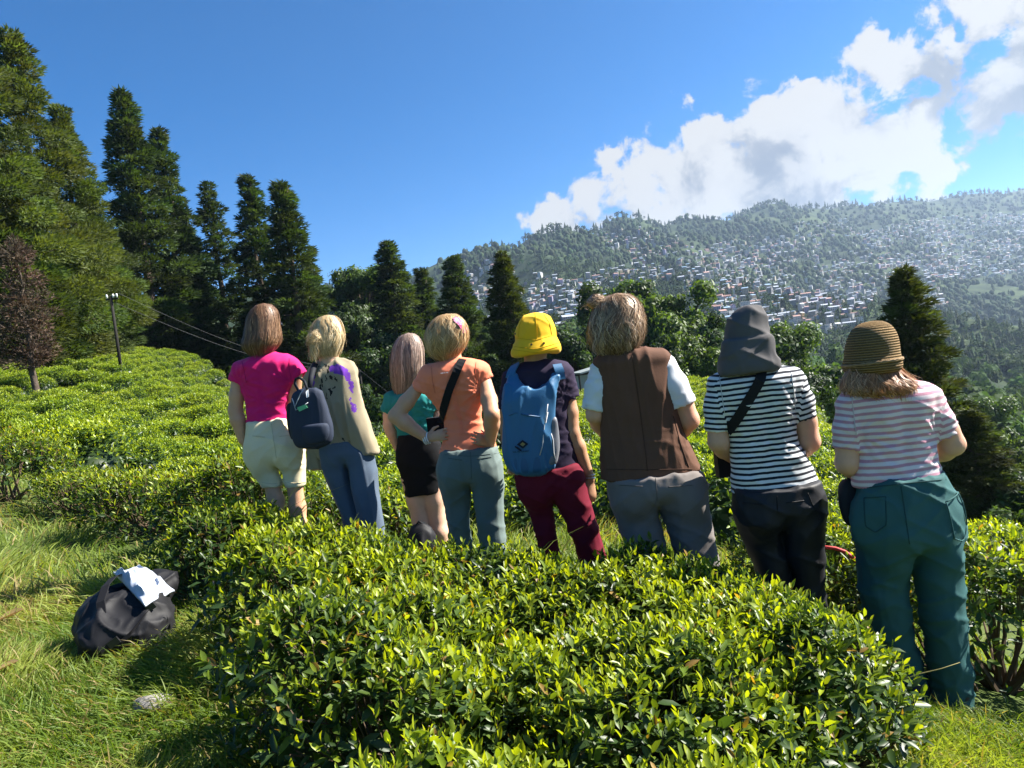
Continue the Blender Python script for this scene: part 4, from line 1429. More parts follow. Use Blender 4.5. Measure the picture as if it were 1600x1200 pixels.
class Field:
    """Signed distance on a grid; shapes are blended in, then skinned."""
    def __init__(self, lo, hi, h):
        self.lo = np.asarray(lo, float); self.h = h
        self.n = np.ceil((np.asarray(hi, float) - self.lo) / h).astype(int) + 1
        self.d = np.full(self.n, BIG, np.float32)
        self.ax = [self.lo[i] + h * np.arange(self.n[i]) for i in range(3)]

    def _blk(self, lo, hi):
        s = []
        for i in range(3):
            a = int(np.clip(math.floor((lo[i] - self.lo[i]) / self.h), 0, self.n[i] - 1))
            b = int(np.clip(math.ceil((hi[i] - self.lo[i]) / self.h) + 1, 1, self.n[i]))
            s.append(slice(a, max(b, a + 1)))
        X, Y, Z = np.meshgrid(*[self.ax[i][s[i]] for i in range(3)], indexing='ij', sparse=True)
        return tuple(s), X, Y, Z

    def add(self, shape, k=0.0, cut=False):
        f, lo, hi = shape
        m = k + 3 * self.h
        s, X, Y, Z = self._blk(np.asarray(lo) - m, np.asarray(hi) + m)
        v = f(X, Y, Z).astype(np.float32)
        a = self.d[s]
        if cut:
            v = -v
            if k > 0:
                t = np.clip(0.5 + 0.5 * (v - a) / k, 0, 1)
                self.d[s] = a + (v - a) * t + k * t * (1 - t)
            else:
                self.d[s] = np.maximum(a, v)
        elif k > 0:
            t = np.clip(0.5 + 0.5 * (a - v) / k, 0, 1)
            self.d[s] = a + (v - a) * t - k * t * (1 - t)
        else:
            self.d[s] = np.minimum(a, v)
        return self

    def skin(self):
        d = self.d
        # close the surface at the border of the grid
        for ax in range(3):
            sl = [slice(None)] * 3
            sl[ax] = 0; d[tuple(sl)] = np.maximum(d[tuple(sl)], self.h * 0.5)
            sl[ax] = -1; d[tuple(sl)] = np.maximum(d[tuple(sl)], self.h * 0.5)
        s = d < 0
        nx, ny, nz = d.shape
        cnt = np.zeros((nx - 1, ny - 1, nz - 1), np.int8)
        C = [(i, j, k) for i in (0, 1) for j in (0, 1) for k in (0, 1)]
        for (i, j, k) in C:
            cnt += s[i:nx - 1 + i, j:ny - 1 + j, k:nz - 1 + k]
        act = (cnt > 0) & (cnt < 8)
        I = np.argwhere(act)
        idx = np.full(act.shape, -1, np.int64); idx[act] = np.arange(len(I))
        vals = {c: d[I[:, 0] + c[0], I[:, 1] + c[1], I[:, 2] + c[2]] for c in C}
        acc = np.zeros((len(I), 3)); num = np.zeros(len(I))
        for a in C:
            for ax in range(3):
                if a[ax] == 1:
                    continue
                b = list(a); b[ax] = 1; b = tuple(b)
                va, vb = vals[a], vals[b]
                m = (va < 0) != (vb < 0)
                t = np.where(m, va / (va - vb + 1e-12), 0)
                p = np.tile(np.array(a, float), (len(I), 1)); p[:, ax] += t
                acc += p * m[:, None]; num += m
        V = (acc / num[:, None] + I) * self.h + self.lo
        Q = []
        for ax in range(3):
            o1, o2 = (ax + 1) % 3, (ax + 2) % 3
            sl0 = [slice(None)] * 3; sl1 = [slice(None)] * 3
            sl0[ax] = slice(0, -1); sl1[ax] = slice(1, None)
            e = s[tuple(sl0)] != s[tuple(sl1)]
            E = np.argwhere(e)
            E = E[(E[:, o1] > 0) & (E[:, o2] > 0) & (E[:, o1] < d.shape[o1] - 1) & (E[:, o2] < d.shape[o2] - 1)]
            inside = s[E[:, 0], E[:, 1], E[:, 2]]

            def cell(u, v):
                q = E.copy(); q[:, o1] -= u; q[:, o2] -= v
                return idx[q[:, 0], q[:, 1], q[:, 2]]
            q = np.stack([cell(1, 1), cell(0, 1), cell(0, 0), cell(1, 0)], -1)
            q[~inside] = q[~inside][:, ::-1]
            Q.append(q)
        Q = np.concatenate(Q)
        Q = Q[(Q >= 0).all(1)]
        return V, Q


def relax(V, Q, n=2, lam=0.5):
    for _ in range(n):
        acc = np.zeros_like(V); num = np.zeros(len(V))
        for a, b in ((0, 1), (1, 2), (2, 3), (3, 0)):
            for i, j in ((a, b), (b, a)):
                for c in range(3):
                    acc[:, c] += np.bincount(Q[:, i], V[Q[:, j], c], len(V))
                num += np.bincount(Q[:, i], minlength=len(V))
        V = V + lam * (acc / np.maximum(num, 1)[:, None] - V)
    return V


def vert_normals(V, Q):
    n = np.cross(V[Q[:, 2]] - V[Q[:, 0]], V[Q[:, 3]] - V[Q[:, 1]])
    N_ = np.zeros_like(V)
    for k in range(4):
        for c in range(3):
            N_[:, c] += np.bincount(Q[:, k], n[:, c], len(V))
    return unit(N_)


def cone(p0, p1, r0, r1, flat=None, clip=False):
    p0 = np.asarray(p0, float); p1 = np.asarray(p1, float)
    d = p1 - p0; L2 = float(d @ d) + 1e-9

    def f(X, Y, Z):
        t = np.clip(((X - p0[0]) * d[0] + (Y - p0[1]) * d[1] + (Z - p0[2]) * d[2]) / L2, 0, 1)
        dx, dy, dz = X - p0[0] - t * d[0], Y - p0[1] - t * d[1], Z - p0[2] - t * d[2]
        if flat is not None:
            dot = dx * flat[0] + dy * flat[1] + dz * flat[2]
            k = flat[3] - 1
            dx, dy, dz = dx + k * dot * flat[0], dy + k * dot * flat[1], dz + k * dot * flat[2]
        v = np.sqrt(dx * dx + dy * dy + dz * dz) - (r0 + t * (r1 - r0))
        if clip:
            L = math.sqrt(L2)
            v = np.maximum(v, ((X - p1[0]) * d[0] + (Y - p1[1]) * d[1] + (Z - p1[2]) * d[2]) / L)
        return v
    r = max(r0, r1)
    return f, np.minimum(p0, p1) - r, np.maximum(p0, p1) + r


def ell(c, r, yaw=0.0):
    c = np.asarray(c, float); r = np.asarray(r, float)
    cs, sn = math.cos(yaw), math.sin(yaw)

    def f(X, Y, Z):
        x, y, z = X - c[0], Y - c[1], Z - c[2]
        u = (x * cs - y * sn) / r[0]; v = (x * sn + y * cs) / r[1]; w = z / r[2]
        q = np.sqrt(u * u + v * v + w * w)
        return (q - 1) * r.min()
    R = np.array([max(r[0], r[1]), max(r[0], r[1]), r[2]])
    return f, c - R, c + R


class Stack:
    """Tube of upright elliptical sections; rows are (xc, yc, z, half width, half depth)."""
    def __init__(self, rows, n=2.3, round_top=0.02, round_bot=0.0):
        rows = np.array(sorted(rows, key=lambda q: q[2]), float)
        z = rows[:, 2]
        zs = np.linspace(z[0], z[-1], 80)
        cols = []
        for c in (0, 1, 3, 4):
            m = np.gradient(rows[:, c], z) if len(z) > 1 else np.zeros(1)
            i = np.clip(np.searchsorted(z, zs) - 1, 0, len(z) - 2)
            h = z[i + 1] - z[i]; t = (zs - z[i]) / h
            y0, y1, m0, m1 = rows[i, c], rows[i + 1, c], m[i] * h, m[i + 1] * h
            cols.append((2 * t ** 3 - 3 * t ** 2 + 1) * y0 + (t ** 3 - 2 * t ** 2 + t) * m0 + (-2 * t ** 3 + 3 * t ** 2) * y1 + (t ** 3 - t ** 2) * m1)
        self.zs = zs
        self.xc, self.yc, self.a, self.b = cols
        self.a = np.maximum(self.a, 0.008); self.b = np.maximum(self.b, 0.008)
        self.n, self.rt, self.rb = n, round_top, round_bot

    def at(self, z):
        return [np.interp(z, self.zs, q) for q in (self.xc, self.yc, self.a, self.b)]

    def shape(self, grow=0.0):
        z0, z1 = self.zs[0], self.zs[-1]

        def f(X, Y, Z):
            xc, yc, a, b = self.at(Z)
            a = a + grow; b = b + grow
            q = (np.abs((X - xc) / a) ** self.n + np.abs((Y - yc) / b) ** self.n) ** (1 / self.n)
            side = (q - 1) * np.minimum(a, b)
            top = Z - z1; bot = z0 - Z
            v = side
            for e, r in ((top, self.rt), (bot, self.rb)):
                if r > 0:
                    t = np.clip(0.5 + 0.5 * (v - e) / r, 0, 1)
                    v = e * (1 - t) + v * t + r * t * (1 - t)
                else:
                    v = np.maximum(v, e)
            return v
        R = max(self.a.max(), self.b.max()) + grow
        lo = np.array([(self.xc - self.a).min() - grow, (self.yc - self.b).min() - grow, z0])
        hi = np.array([(self.xc + self.a).max() + grow, (self.yc + self.b).max() + grow, z1])
        return f, lo, hi

    def surf(self, x, z, grow=0.0):
        """y of the side facing the camera."""
        xc, yc, a, b = self.at(z)
        a = a + grow; b = b + grow
        q = np.clip(1 - np.abs((x - xc) / a) ** self.n, 0.0, 1) ** (1 / self.n)
        return yc - b * q


def skin_mat(name, color):
    m = mat(name, color, 0.5, 0.35)
    nt, b = nt_of(m)
    n1 = noise_tex(nt, 30.0, 4.0)
    nt.links.new(mixc(nt, n1, tuple(c * 0.88 for c in color), tuple(min(1, c * 1.1) for c in color)), b.inputs['Base Color'])
    bump(nt, b, noise_tex(nt, 260.0, 2.0), 0.12, 0.002)
    b.inputs['Subsurface Weight'].default_value = 0.12
    b.inputs['Subsurface Radius'].default_value = (0.012, 0.005, 0.003)
    b.inputs['Subsurface Scale'].default_value = 0.5
    return m


def hair_mat(name):
    m = mat(name, (0.3, 0.2, 0.1), 0.42, 0.45)
    nt, b = nt_of(m)
    c = attr(nt, 'tint')
    nt.links.new(c, b.inputs['Base Color'])
    out = nt.nodes['Material Output']
    tr = nt.nodes.new('ShaderNodeBsdfTranslucent')
    nt.links.new(c, tr.inputs['Color'])
    mx = nt.nodes.new('ShaderNodeMixShader'); mx.inputs[0].default_value = 0.28
    nt.links.new(b.outputs[0], mx.inputs[1]); nt.links.new(tr.outputs[0], mx.inputs[2])
    nt.links.new(mx.outputs[0], out.inputs['Surface'])
    return m


m_hair = hair_mat('hair')


def ridged(w, p=4):
    return (1 - np.abs(vnoise(w))) ** p


def folds(V, Nn, amp, kind, seed):
    """Creases of cloth pushed along the normal."""
    q = V + seed * 3.1
    x, y, z = q[:, 0], q[:, 1], q[:, 2]

    def w(kx, ky, kz, shear):
        return np.stack([x * kx, y * ky, (z + shear * x) * kz], -1)
    if kind == 'shirt':
        d = 0.9 * ridged(w(4, 4, 21, 0.5)) + 0.8 * ridged(w(4.5, 4, 18, -0.55) + 7) - 0.55 + 0.35 * vnoise(q * 7, 2)
    elif kind == 'drape':
        d = 0.9 * ridged(np.stack([(x + 0.08 * z) * 20, y * 20, z * 2.4], -1)) + 0.7 * ridged(np.stack([(x - 0.14 * z) * 15, y * 15, z * 2.8], -1) + 5) - 0.5 + 0.3 * vnoise(q * 8, 2)
    else:
        d = 0.9 * ridged(w(6, 6, 15, 0.55)) + 0.9 * ridged(w(6, 6, 13, -0.7) + 3) + 0.5 * ridged(np.stack([x * 15, y * 15, z * 2.5], -1) + 8) - 0.75 + 0.25 * vnoise(q * 9, 2)
    return V + Nn * (amp * 1.25 * d)[:, None]


def back_form(tor, pits, amp=1.0):
    """Shoulder blades, spine hollow, folds at the small of the back and from the armpits."""
    def f(V, Nn):
        xc, yc, a, b = tor.at(V[:, 2])
        z0, z1 = tor.zs[0], tor.zs[-1]
        u = (V[:, 0] - xc) / a; t = (V[:, 2] - z0) / (z1 - z0)
        bk = np.clip(-Nn[:, 1] * 1.4, 0, 1)
        d = -0.010 * np.exp(-(u / 0.13) ** 2) * np.clip((t - 0.1) * 4, 0, 1) * np.clip((0.92 - t) * 5, 0, 1)
        d += 0.011 * np.exp(-((np.abs(u) - 0.42) / 0.20) ** 2 - ((t - 0.72) / 0.14) ** 2)
        q = np.stack([V[:, 0] * 3.0, V[:, 1] * 2, V[:, 2] * 34 + V[:, 0] * 5], -1)
        d += 0.0075 * (ridged(q, 3) - 0.4) * np.exp(-((t - 0.28) / 0.17) ** 2)
        for c in pits:
            dx, dz = V[:, 0] - c[0], V[:, 2] - c[2]
            r = np.hypot(dx, dz); ang = np.arctan2(dz, dx)
            d += 0.0045 * np.sin(ang * 15 + 3 * r / 0.1) * np.exp(-r / 0.10) * np.clip(r / 0.03, 0, 1)
        return V + Nn * (d * bk * amp)[:, None]
    return f


class Person:
    def __init__(self, k, label):
        px, py, self.D, self.h = PEOPLE[k]
        self.k = k
        p = P(px, py, self.D)
        self.top = p
        self.loc = np.array([p[0], self.D, gz(p[0], self.D)])
        self.root = tag(empty('person', tuple(self.loc)), label, 'person', 'people looking over the valley')
        self.sc = self.D / F_PX

    def w(self, px, py, dy=0.0):
        return P(px, py, self.D + dy) - self.loc

    def rows(self, rr, ratio=0.62, dy=0.0):
        out = []
        for r in rr:
            xl, xr, y = r[:3]
            rt = r[3] if len(r) > 3 else ratio
            d = r[4] if len(r) > 4 else dy
            c = self.w((xl + xr) / 2, y, d)
            a = abs(xr - xl) / 2 * self.sc
            tn = c[0] + self.loc[0]
            tn = tn / (self.D + d)                      # a round body seen off the axis looks wider
            b = a * rt
            a = a / math.sqrt(1 + (rt * tn) ** 2)
            out.append((c[0], c[1], c[2], a, b))
        return out

    def stack(self, rr, ratio=0.62, dy=0.0, **kw):
        return Stack(self.rows(rr, ratio, dy), **kw)

    def mesh(self, name, shapes, voxel, material, fold=None, smooth_n=1, parent=None, cuts=(), attrs=None, tint=None, post=None, form=None, groups=None):
        allsh = list(shapes) + [q for gr_ in (groups or []) for q in gr_]
        lo = np.min([s[0][1] for s in allsh], 0) - 0.03; hi = np.max([s[0][2] for s in allsh], 0) + 0.03
        g = Field(lo, hi, voxel)
        for s, k in shapes:
            g.add(s, k)
        if groups:                                   # each leg grows out of the hips on its own, so the two stay apart
            base = g.d.copy(); out = None
            for gr_ in groups:
                g.d = base.copy()
                for s, k in gr_:
                    g.add(s, k)
                if out is None:
                    out = g.d
                else:
                    k = 0.006; t = np.clip(0.5 + 0.5 * (out - g.d) / k, 0, 1)
                    out = out + (g.d - out) * t - k * t * (1 - t)
            g.d = out
        for s, k in cuts:
            g.add(s, k, cut=True)
        V, Q = g.skin()
        V = relax(V, Q, smooth_n)
        if form:
            V = form(V, vert_normals(V, Q))
        if fold:
            V = folds(V, vert_normals(V, Q), fold[0], fold[1], self.k + len(name))
        if post:
            V = post(V)
        at = {k: f(V) for k, f in (attrs or {}).items()}
        tt = tint(V) if tint else None
        me = mesh_np(name, V, Q, material, smooth=True, attrs=at, tint=tt)
        return obj(name, me, parent or self.root)


def hand_shapes(wr, d, back, thumb, s=1.0, curl=0.35):
    """Palm, four fingers of different length with bent knuckles, thumb from the side of the palm."""
    d = unit(d); back = unit(back - d * (back @ d)); sd = unit(thumb - d * (thumb @ d) - back * (thumb @ back))
    out = []
    pc = wr + d * 0.05 * s
    out.append((cone(wr, wr + d * 0.085 * s, 0.026 * s, 0.036 * s, (*back, 1.9)), 0.012))
    for i, (off, ln) in enumerate(((0.030, 0.072), (0.010, 0.080), (-0.010, 0.074), (-0.029, 0.058))):
        p = wr + d * (0.085 - abs(off) * 0.12) * s + sd * off * s
        a = curl * (0.7 + 0.15 * i)
        q = p
        dirv = d
        for j, f in enumerate((0.45, 0.32, 0.25)):
            ang = a * (j + 0.6)
            dirv = unit(d * math.cos(ang) - back * math.sin(ang) + sd * off * 2)
            q2 = q + dirv * ln * f * s
            out.append((cone(q, q2, (0.0092 - 0.0008 * j) * s, (0.0086 - 0.0009 * j) * s), 0.004))
            q = q2
    t0 = wr + d * 0.025 * s + sd * 0.026 * s
    t1 = t0 + unit(d * 0.7 + sd * 0.75 - back * 0.25) * 0.042 * s
    t2 = t1 + unit(d * 0.95 + sd * 0.3 - back * 0.3) * 0.032 * s
    out += [(cone(t0, t1, 0.013 * s, 0.0105 * s), 0.01), (cone(t1, t2, 0.0105 * s, 0.0085 * s), 0.004)]
    return out


def head_shapes(c, yaw, s=1.0):
    f = np.array([math.sin(yaw), math.cos(yaw), 0.0]); r = np.array([math.cos(yaw), -math.sin(yaw), 0.0]); u = np.array([0, 0, 1.0])
    out = [(ell(c, (0.074 * s, 0.094 * s, 0.105 * s), yaw), 0.0),
           (ell(c + f * 0.035 * s - u * 0.055 * s, (0.058 * s, 0.062 * s, 0.070 * s), yaw), 0.03),
           (cone(c + f * 0.092 * s + u * 0.005, c + f * 0.112 * s - u * 0.035 * s, 0.009 * s, 0.014 * s), 0.012),
           (ell(c + f * 0.088 * s - u * 0.068 * s, (0.024 * s, 0.012 * s, 0.010 * s), yaw), 0.008),
           (ell(c + f * 0.085 * s + u * 0.022 * s, (0.055 * s, 0.012 * s, 0.010 * s), yaw), 0.02)]
    for sg in (-1, 1):
        out.append((ell(c + r * sg * 0.078 * s - u * 0.012 * s - f * 0.004, (0.010 * s, 0.020 * s, 0.032 * s), yaw + sg * 0.35), 0.006))
        out.append((ell(c + f * 0.084 * s + r * sg * 0.032 * s + u * 0.004 * s, (0.013 * s, 0.010 * s, 0.010 * s), yaw), 0.004))
    return out


def limb(pts, radii, k=0.02):
    return [(cone(pts[i], pts[i + 1], radii[i], radii[i + 1]), k) for i in range(len(pts) - 1)]


def leg_chain(hip, knee, ankle, r=(0.082, 0.056, 0.036), toe=(0.03, 0.12)):
    calf = knee * 0.62 + ankle * 0.38 + np.array([0, -0.018, 0])
    out = limb([hip, hip * 0.45 + knee * 0.55, knee, calf, ankle], [r[0], r[0] * 0.82, r[1], r[1] * 0.98, r[2]])
    heel = ankle + np.array([0, -0.03, -0.05])
    out += [(cone(ankle, heel, r[2], 0.036), 0.02), (cone(heel, ankle + np.array([toe[0], toe[1], -0.062]), 0.036, 0.026), 0.03)]
    return out


def shoes(per, feet, material, s=1.0):
    for i, a in enumerate(feet):
        sh = [(cone(a + np.array([0, -0.045, -0.045]), a + np.array([0.02 * (1 if i else -1), 0.14, -0.055]), 0.046, 0.042), 0.0),
              (cone(a + np.array([0, -0.03, -0.04]), a + np.array([0, -0.02, 0.03]), 0.045, 0.048), 0.03)]
        per.mesh('shoe', sh, 0.010, material, smooth_n=1)


def strands(per, st, n, cols, face_yaw=0.0, face_gap=0.9, wave=0.05, length=(0.75, 1.05), start=(0.0, 0.55), lift=0.006, width=0.0017, seed=0, name='hair_strands', parent=None, flare=0.0, segs=7, wild=0.0):
    """Locks lying over the hair, from the crown down."""
    rng = np.random.default_rng(seed + per.k * 10)
    ztop, zbot = st.zs[-1], st.zs[0]
    ph = rng.uniform(-math.pi, math.pi, n)                   # 0 = towards the camera (-y)
    dface = (ph - (math.pi - face_yaw) + math.pi) % (2 * math.pi) - math.pi
    ph = ph[np.abs(dface) > face_gap]
    n = len(ph)
    t0 = rng.uniform(*start, n) ** 1.3; t1 = np.maximum(rng.uniform(*length, n) + 0.05 * vnoise(np.stack([ph * 7, ph * 0 + 1, ph * 0], -1), 2), t0 + 0.22)
    lk = vnoise(np.stack([ph * 3.6, np.full(n, seed * 1.9 + per.k * 2.3), ph * 0], -1), 2)
    k1 = 3.5 + 2.5 * lk + rng.normal(0, 0.25, n); p1 = 9 * lk + rng.normal(0, 0.5, n); amp = wave * rng.uniform(0.5, 1.1, n)
    lockoff = 0.010 * vnoise(np.stack([ph * 5.5, np.full(n, seed * 2.7 + per.k), ph * 0], -1), 2)
    base_l = lockoff + lift * rng.uniform(-0.2, 1.0, n) + wild * np.clip(rng.standard_normal(n), 0, 3) * 0.004
    pts, sides = [], []
    for i in range(segs):
        f = i / (segs - 1)
        t = t0 + (t1 - t0) * f
        z = ztop - t * (ztop - zbot)
        xc, yc, a, b = st.at(np.maximum(z, zbot))
        ang = ph + amp * np.sin(k1 * t * 3 + p1) + 0.12 * vnoise(np.stack([ph * 1.5, t * 2, np.full(n, seed * 1.3)], -1))
        g = -0.0075 + base_l + flare * np.clip(f - 0.6, 0, 1) * rng.uniform(0, 1, n) + 0.004 * vnoise(np.stack([ph * 6, t * 5, t * 0 + 3], -1)) + wild * 0.012 * f * np.sin(p1 * 5 + f * 4)
        x = xc + (a + g) * np.sin(ang); y = yc - (b + g) * np.cos(ang)
        zz = z + 0.01 * np.sin(p1 * 3 + f * 3) * f
        pts.append(np.stack([x, y, zz], -1)); sides.append(np.stack([np.cos(ang), np.sin(ang), 0.15 * np.sin(p1 + f * 5)], -1))
    pts = np.stack(pts, 1); sides = unit(np.stack(sides, 1))
    fly = rng.random(n) < 0.05 + 0.04 * wild
    cen = np.stack([np.full(n, st.xc.mean()), np.full(n, st.yc.mean()), np.full(n, st.zs.mean())], -1)
    outv = unit(pts[:, -1] - cen + 0.4 * rng.standard_normal((n, 3)))
    ramp = np.linspace(0, 1, segs)[None, :, None] ** 1.6
    pts = pts + fly[:, None, None] * ramp * outv[:, None] * rng.uniform(0.008, 0.035, n)[:, None, None]
    prof = np.interp(np.linspace(0, 1, segs), [0, 0.15, 0.75, 1], [0.35, 1, 0.9, 0.12])
    wd = (width * rng.uniform(0.6, 1.5, n) * np.where(fly, 0.45, 1.0))[:, None, None] * prof[None, :, None]
    V = np.stack([pts - sides * wd, pts + sides * wd], 2).reshape(n, -1, 3)
    j = np.arange(segs - 1) * 2
    f0 = np.stack([j, j + 1, j + 3, j + 2], -1)
    F = (f0[None] + (np.arange(n) * segs * 2)[:, None, None]).reshape(-1, 4)
    cols = np.asarray(cols)
    # neighbouring locks share a shade
    lock = np.clip((vnoise(np.stack([ph * 4.5, ph * 0 + seed, ph * 0], -1), 2) * 0.9 + 0.5) * len(cols) + rng.normal(0, 0.7, n), 0, len(cols) - 1).astype(int)
    wd = wd
    T = np.repeat(cols[lock] * rng.uniform(0.6, 1.4, (n, 1)), segs * 2, 0)
    return obj(name, mesh_np(name, V.reshape(-1, 3), F, m_hair, smooth=True, tint=T), parent or per.root)


def hair_base(per, shapes, col, cuts=(), voxel=0.009, name='hair'):
    def post(V):
        return V
    def tint(V):
        n = vnoise(np.stack([V[:, 0] * 60, V[:, 1] * 60, V[:, 2] * 6], -1), 2)
        return np.asarray(col)[None] * (0.85 + 0.45 * n)[:, None]
    h = per.mesh(name, shapes, voxel, m_hair, smooth_n=1, tint=tint, cuts=cuts)
    return h


def strap_on(st, pts, per, width, grow, mat_, name, parent, thick=0.004, n=16):
    """Webbing laid over the back of a garment through pixel points."""
    pw = np.array([per.w(x, y) for x, y in pts])
    t = np.linspace(0, 1, len(pw)); tt = np.linspace(0, 1, n)
    q = np.stack([np.interp(tt, t, pw[:, i]) for i in range(3)], -1)
    q[:, 1] = [st.surf(x, z, grow) for x, z in zip(q[:, 0], q[:, 2])]
    tan = unit(np.gradient(q, axis=0))
    e = 0.01
    nrm = np.array([[-(st.surf(x + e, z, grow) - st.surf(x - e, z, grow)) / (2 * e), 1.0, -(st.surf(x, z + e, grow) - st.surf(x, z - e, grow)) / (2 * e)] for x, _, z in q])
    nrm = -unit(nrm)
    side = unit(np.cross(tan, nrm))
    mb = MB()
    mb.ribbon(q + nrm * 0.004, side, width, thick, nrm)
    return mb.build(name, mat_, parent)

# ------------------------------------------------------------------ the eight people
SK = {1: skin_mat('skin_warm', (0.56, 0.31, 0.185)), 5: skin_mat('skin_tanned', (0.46, 0.245, 0.14)), 6: skin_mat('skin_rosy', (0.62, 0.34, 0.225)), 3: skin_mat('skin_fair', (0.64, 0.39, 0.27))}
m_shoe = mat('dark_shoe', (0.03, 0.03, 0.035), 0.6, 0.3)
m_black_web = fabric('black_webbing', (0.012, 0.012, 0.014), 0.7, 0.1)


def stripes_mat(name, c1, c2, period, duty, phase=0.0, edge=0.08):
    m = fabric(name, c1, 0.85, 0.06)
    nt, b = nt_of(m)
    h = attr(nt, 'h', 'Fac')
    t = nt.nodes.new('ShaderNodeTexCoord')
    wob = math_node(nt, 'MULTIPLY', math_node(nt, 'SUBTRACT', noise_tex(nt, 9.0, 3.0), 0.5), 0.012)
    f = math_node(nt, 'FRACT', math_node(nt, 'ADD', math_node(nt, 'DIVIDE', math_node(nt, 'ADD', h, wob), period), phase + 40))
    tri = math_node(nt, 'ABSOLUTE', math_node(nt, 'SUBTRACT', f, 0.5))
    k = maprange(nt, tri, duty / 2 - edge / 2, duty / 2 + edge / 2, 1.0, 0.0)
    fine = noise_tex(nt, 300.0, 2.0)
    a = mixc(nt, fine, tuple(x * 0.85 for x in c1), c1); d = mixc(nt, fine, tuple(x * 0.8 for x in c2), c2)
    nt.links.new(mixc(nt, k, a, d), b.inputs['Base Color'])
    return m


def add_body(p, skin, head_px, yaw, torso, hips, legs, arms, voxel=0.0120, hs=1.0, neck_r=0.052, leg_r=(0.045, 0.036, 0.030), feet_mat=m_shoe, leg_stacks=None):
    hc = p.w(*head_px)
    sh = head_shapes(hc, yaw, hs)
    tz = torso.zs[-1]
    xc, yc, a, b = torso.at(tz)
    nb = np.array([xc, yc, tz - 0.03])
    sh.append((cone(hc + np.array([0, -0.012, -0.06]), nb, neck_r, neck_r * 1.1), 0.03))
    sh.append((torso.shape(-0.032), 0.03))
    sh.append((hips.shape(-0.03), 0.03))
    feet = []
    for li, (hip, knee) in enumerate(legs):
        if leg_stacks and li < len(leg_stacks):        # bones follow the middle of the trouser leg
            st = leg_stacks[li]
            zs = np.array([st.zs[-1] - 0.03, 0.62, 0.46, 0.30, 0.085])
            zs = np.minimum(zs, st.zs[-1] - 0.03 - np.arange(5) * 0.02)
            q = [np.array([st.at(z)[0], st.at(z)[1] + 0.004, z]) for z in zs]
            rr = [0.55 * min(st.at(z)[2], st.at(z)[3]) for z in zs]
            sh += limb(q, [min(a_, b_) for a_, b_ in zip(rr, (0.07, 0.06, 0.05, 0.045, 0.034))])
            ank = q[-1]
            heel = ank + np.array([0, -0.02, -0.05])
            sh += [(cone(ank, heel, 0.03, 0.032), 0.02), (cone(heel, ank + np.array([0.02, 0.12, -0.062]), 0.032, 0.024), 0.03)]
            feet.append(ank)
            continue
        hp, kn = p.w(*hip), p.w(*knee)
        kn[2] = max(kn[2], 0.2)
        up = unit(hp - kn)
        ank = np.array([kn[0] + 0.02 * (kn[0] - hp[0]), kn[1], 0.085])
        if kn[2] < 0.40:                       # the given point is already below the knee
            ank = kn.copy(); ank[2] = 0.085; kn = hp * 0.45 + ank * 0.55
        sh += leg_chain(hp, kn, ank, leg_r)
        feet.append(ank)
    for A in arms:
        pts = [p.w(*q) for q in A['p']]
        r = A.get('r', (0.050, 0.040, 0.026))
        m1 = pts[0] * 0.4 + pts[1] * 0.6; m2 = pts[1] * 0.7 + pts[2] * 0.3
        sh += limb([pts[0], m1, pts[1], m2, pts[2]], [r[0] * 0.72, r[0] * 0.92, r[1], r[1] * 1.08, r[2]], 0.015)
        d = np.asarray(A.get('hd', pts[2] - pts[1]), float)
        sh += hand_shapes(pts[2], d, np.asarray(A.get('back', (0, -1, 0.1)), float), np.asarray(A.get('thumb', (0, 1, 0)), float), A.get('s', 0.92), A.get('curl', 0.35))
    body = p.mesh('body', sh, voxel, skin, smooth_n=1)
    shoes(p, feet, feet_mat)
    return hc


SLEEVE_CUTS = []


def sleeve(p, pts, r):
    q = [p.w(*a) for a in pts]
    out = [(cone(q[i], q[i + 1], r[i], r[i + 1], clip=(i == len(q) - 2)), 0.022) for i in range(len(q) - 1)]
    d = unit(q[-1] - q[-2])
    SLEEVE_CUTS.append((cone(q[-1] - d * 0.012, q[-1] + d * 0.05, r[-1] - 0.0125, r[-1] - 0.010), 0.0))
    return out, q


def take_cuts():
    c = list(SLEEVE_CUTS)
    SLEEVE_CUTS.clear()
    return c


LEG_STACKS = []


def legs_shapes(p, hip_rows, legs, butt=None, ratio=0.74, to_ground=True, k=0.05, n=2.15, leg_ratio=0.95, hem=0.03, wide=1.0):
    hips = p.stack(hip_rows, ratio, n=2.3, round_top=0.01, round_bot=0.10 if legs else 0.0)
    out = [(hips.shape(), 0.0)]
    for (px, py, r) in (butt or ()):
        c = p.w(px, py, -0.035)
        out.append((ell(c, r), 0.05))
    groups = []
    LEG_STACKS.clear()
    for rr, dy in legs:
        rows = p.rows(rr, leg_ratio, dy)
        rows = sorted(rows, key=lambda q: -q[2])
        lo = rows[-1]
        if to_ground and lo[2] > hem + 0.05:
            prev = rows[-2]
            sl = (lo[0] - prev[0]) / (lo[2] - prev[2]) if abs(lo[2] - prev[2]) > 1e-3 else 0
            rows.append((lo[0] - sl * 0.25 * (lo[2] - hem), lo[1], hem, lo[3] * 0.95 * wide, lo[4] * 0.95 * wide))
        # run the leg up into the hip block
        top = rows[0]
        hb = hips.at(top[2])[3]
        rows[0] = (top[0], top[1] * 0.5 + hips.at(top[2])[1] * 0.5, top[2], top[3], max(top[4], hb * 0.86))
        rows.insert(0, (top[0] * 0.92 + hips.at(top[2] + 0.12)[0] * 0.08, hips.at(top[2] + 0.1)[1], top[2] + 0.12, top[3] * 0.9, hb * 0.8))
        LEG_STACKS.append(Stack(rows, n=n, round_top=0.03, round_bot=0.006))
        groups.append([(LEG_STACKS[-1].shape(), k)])
    return hips, (out, groups or None)


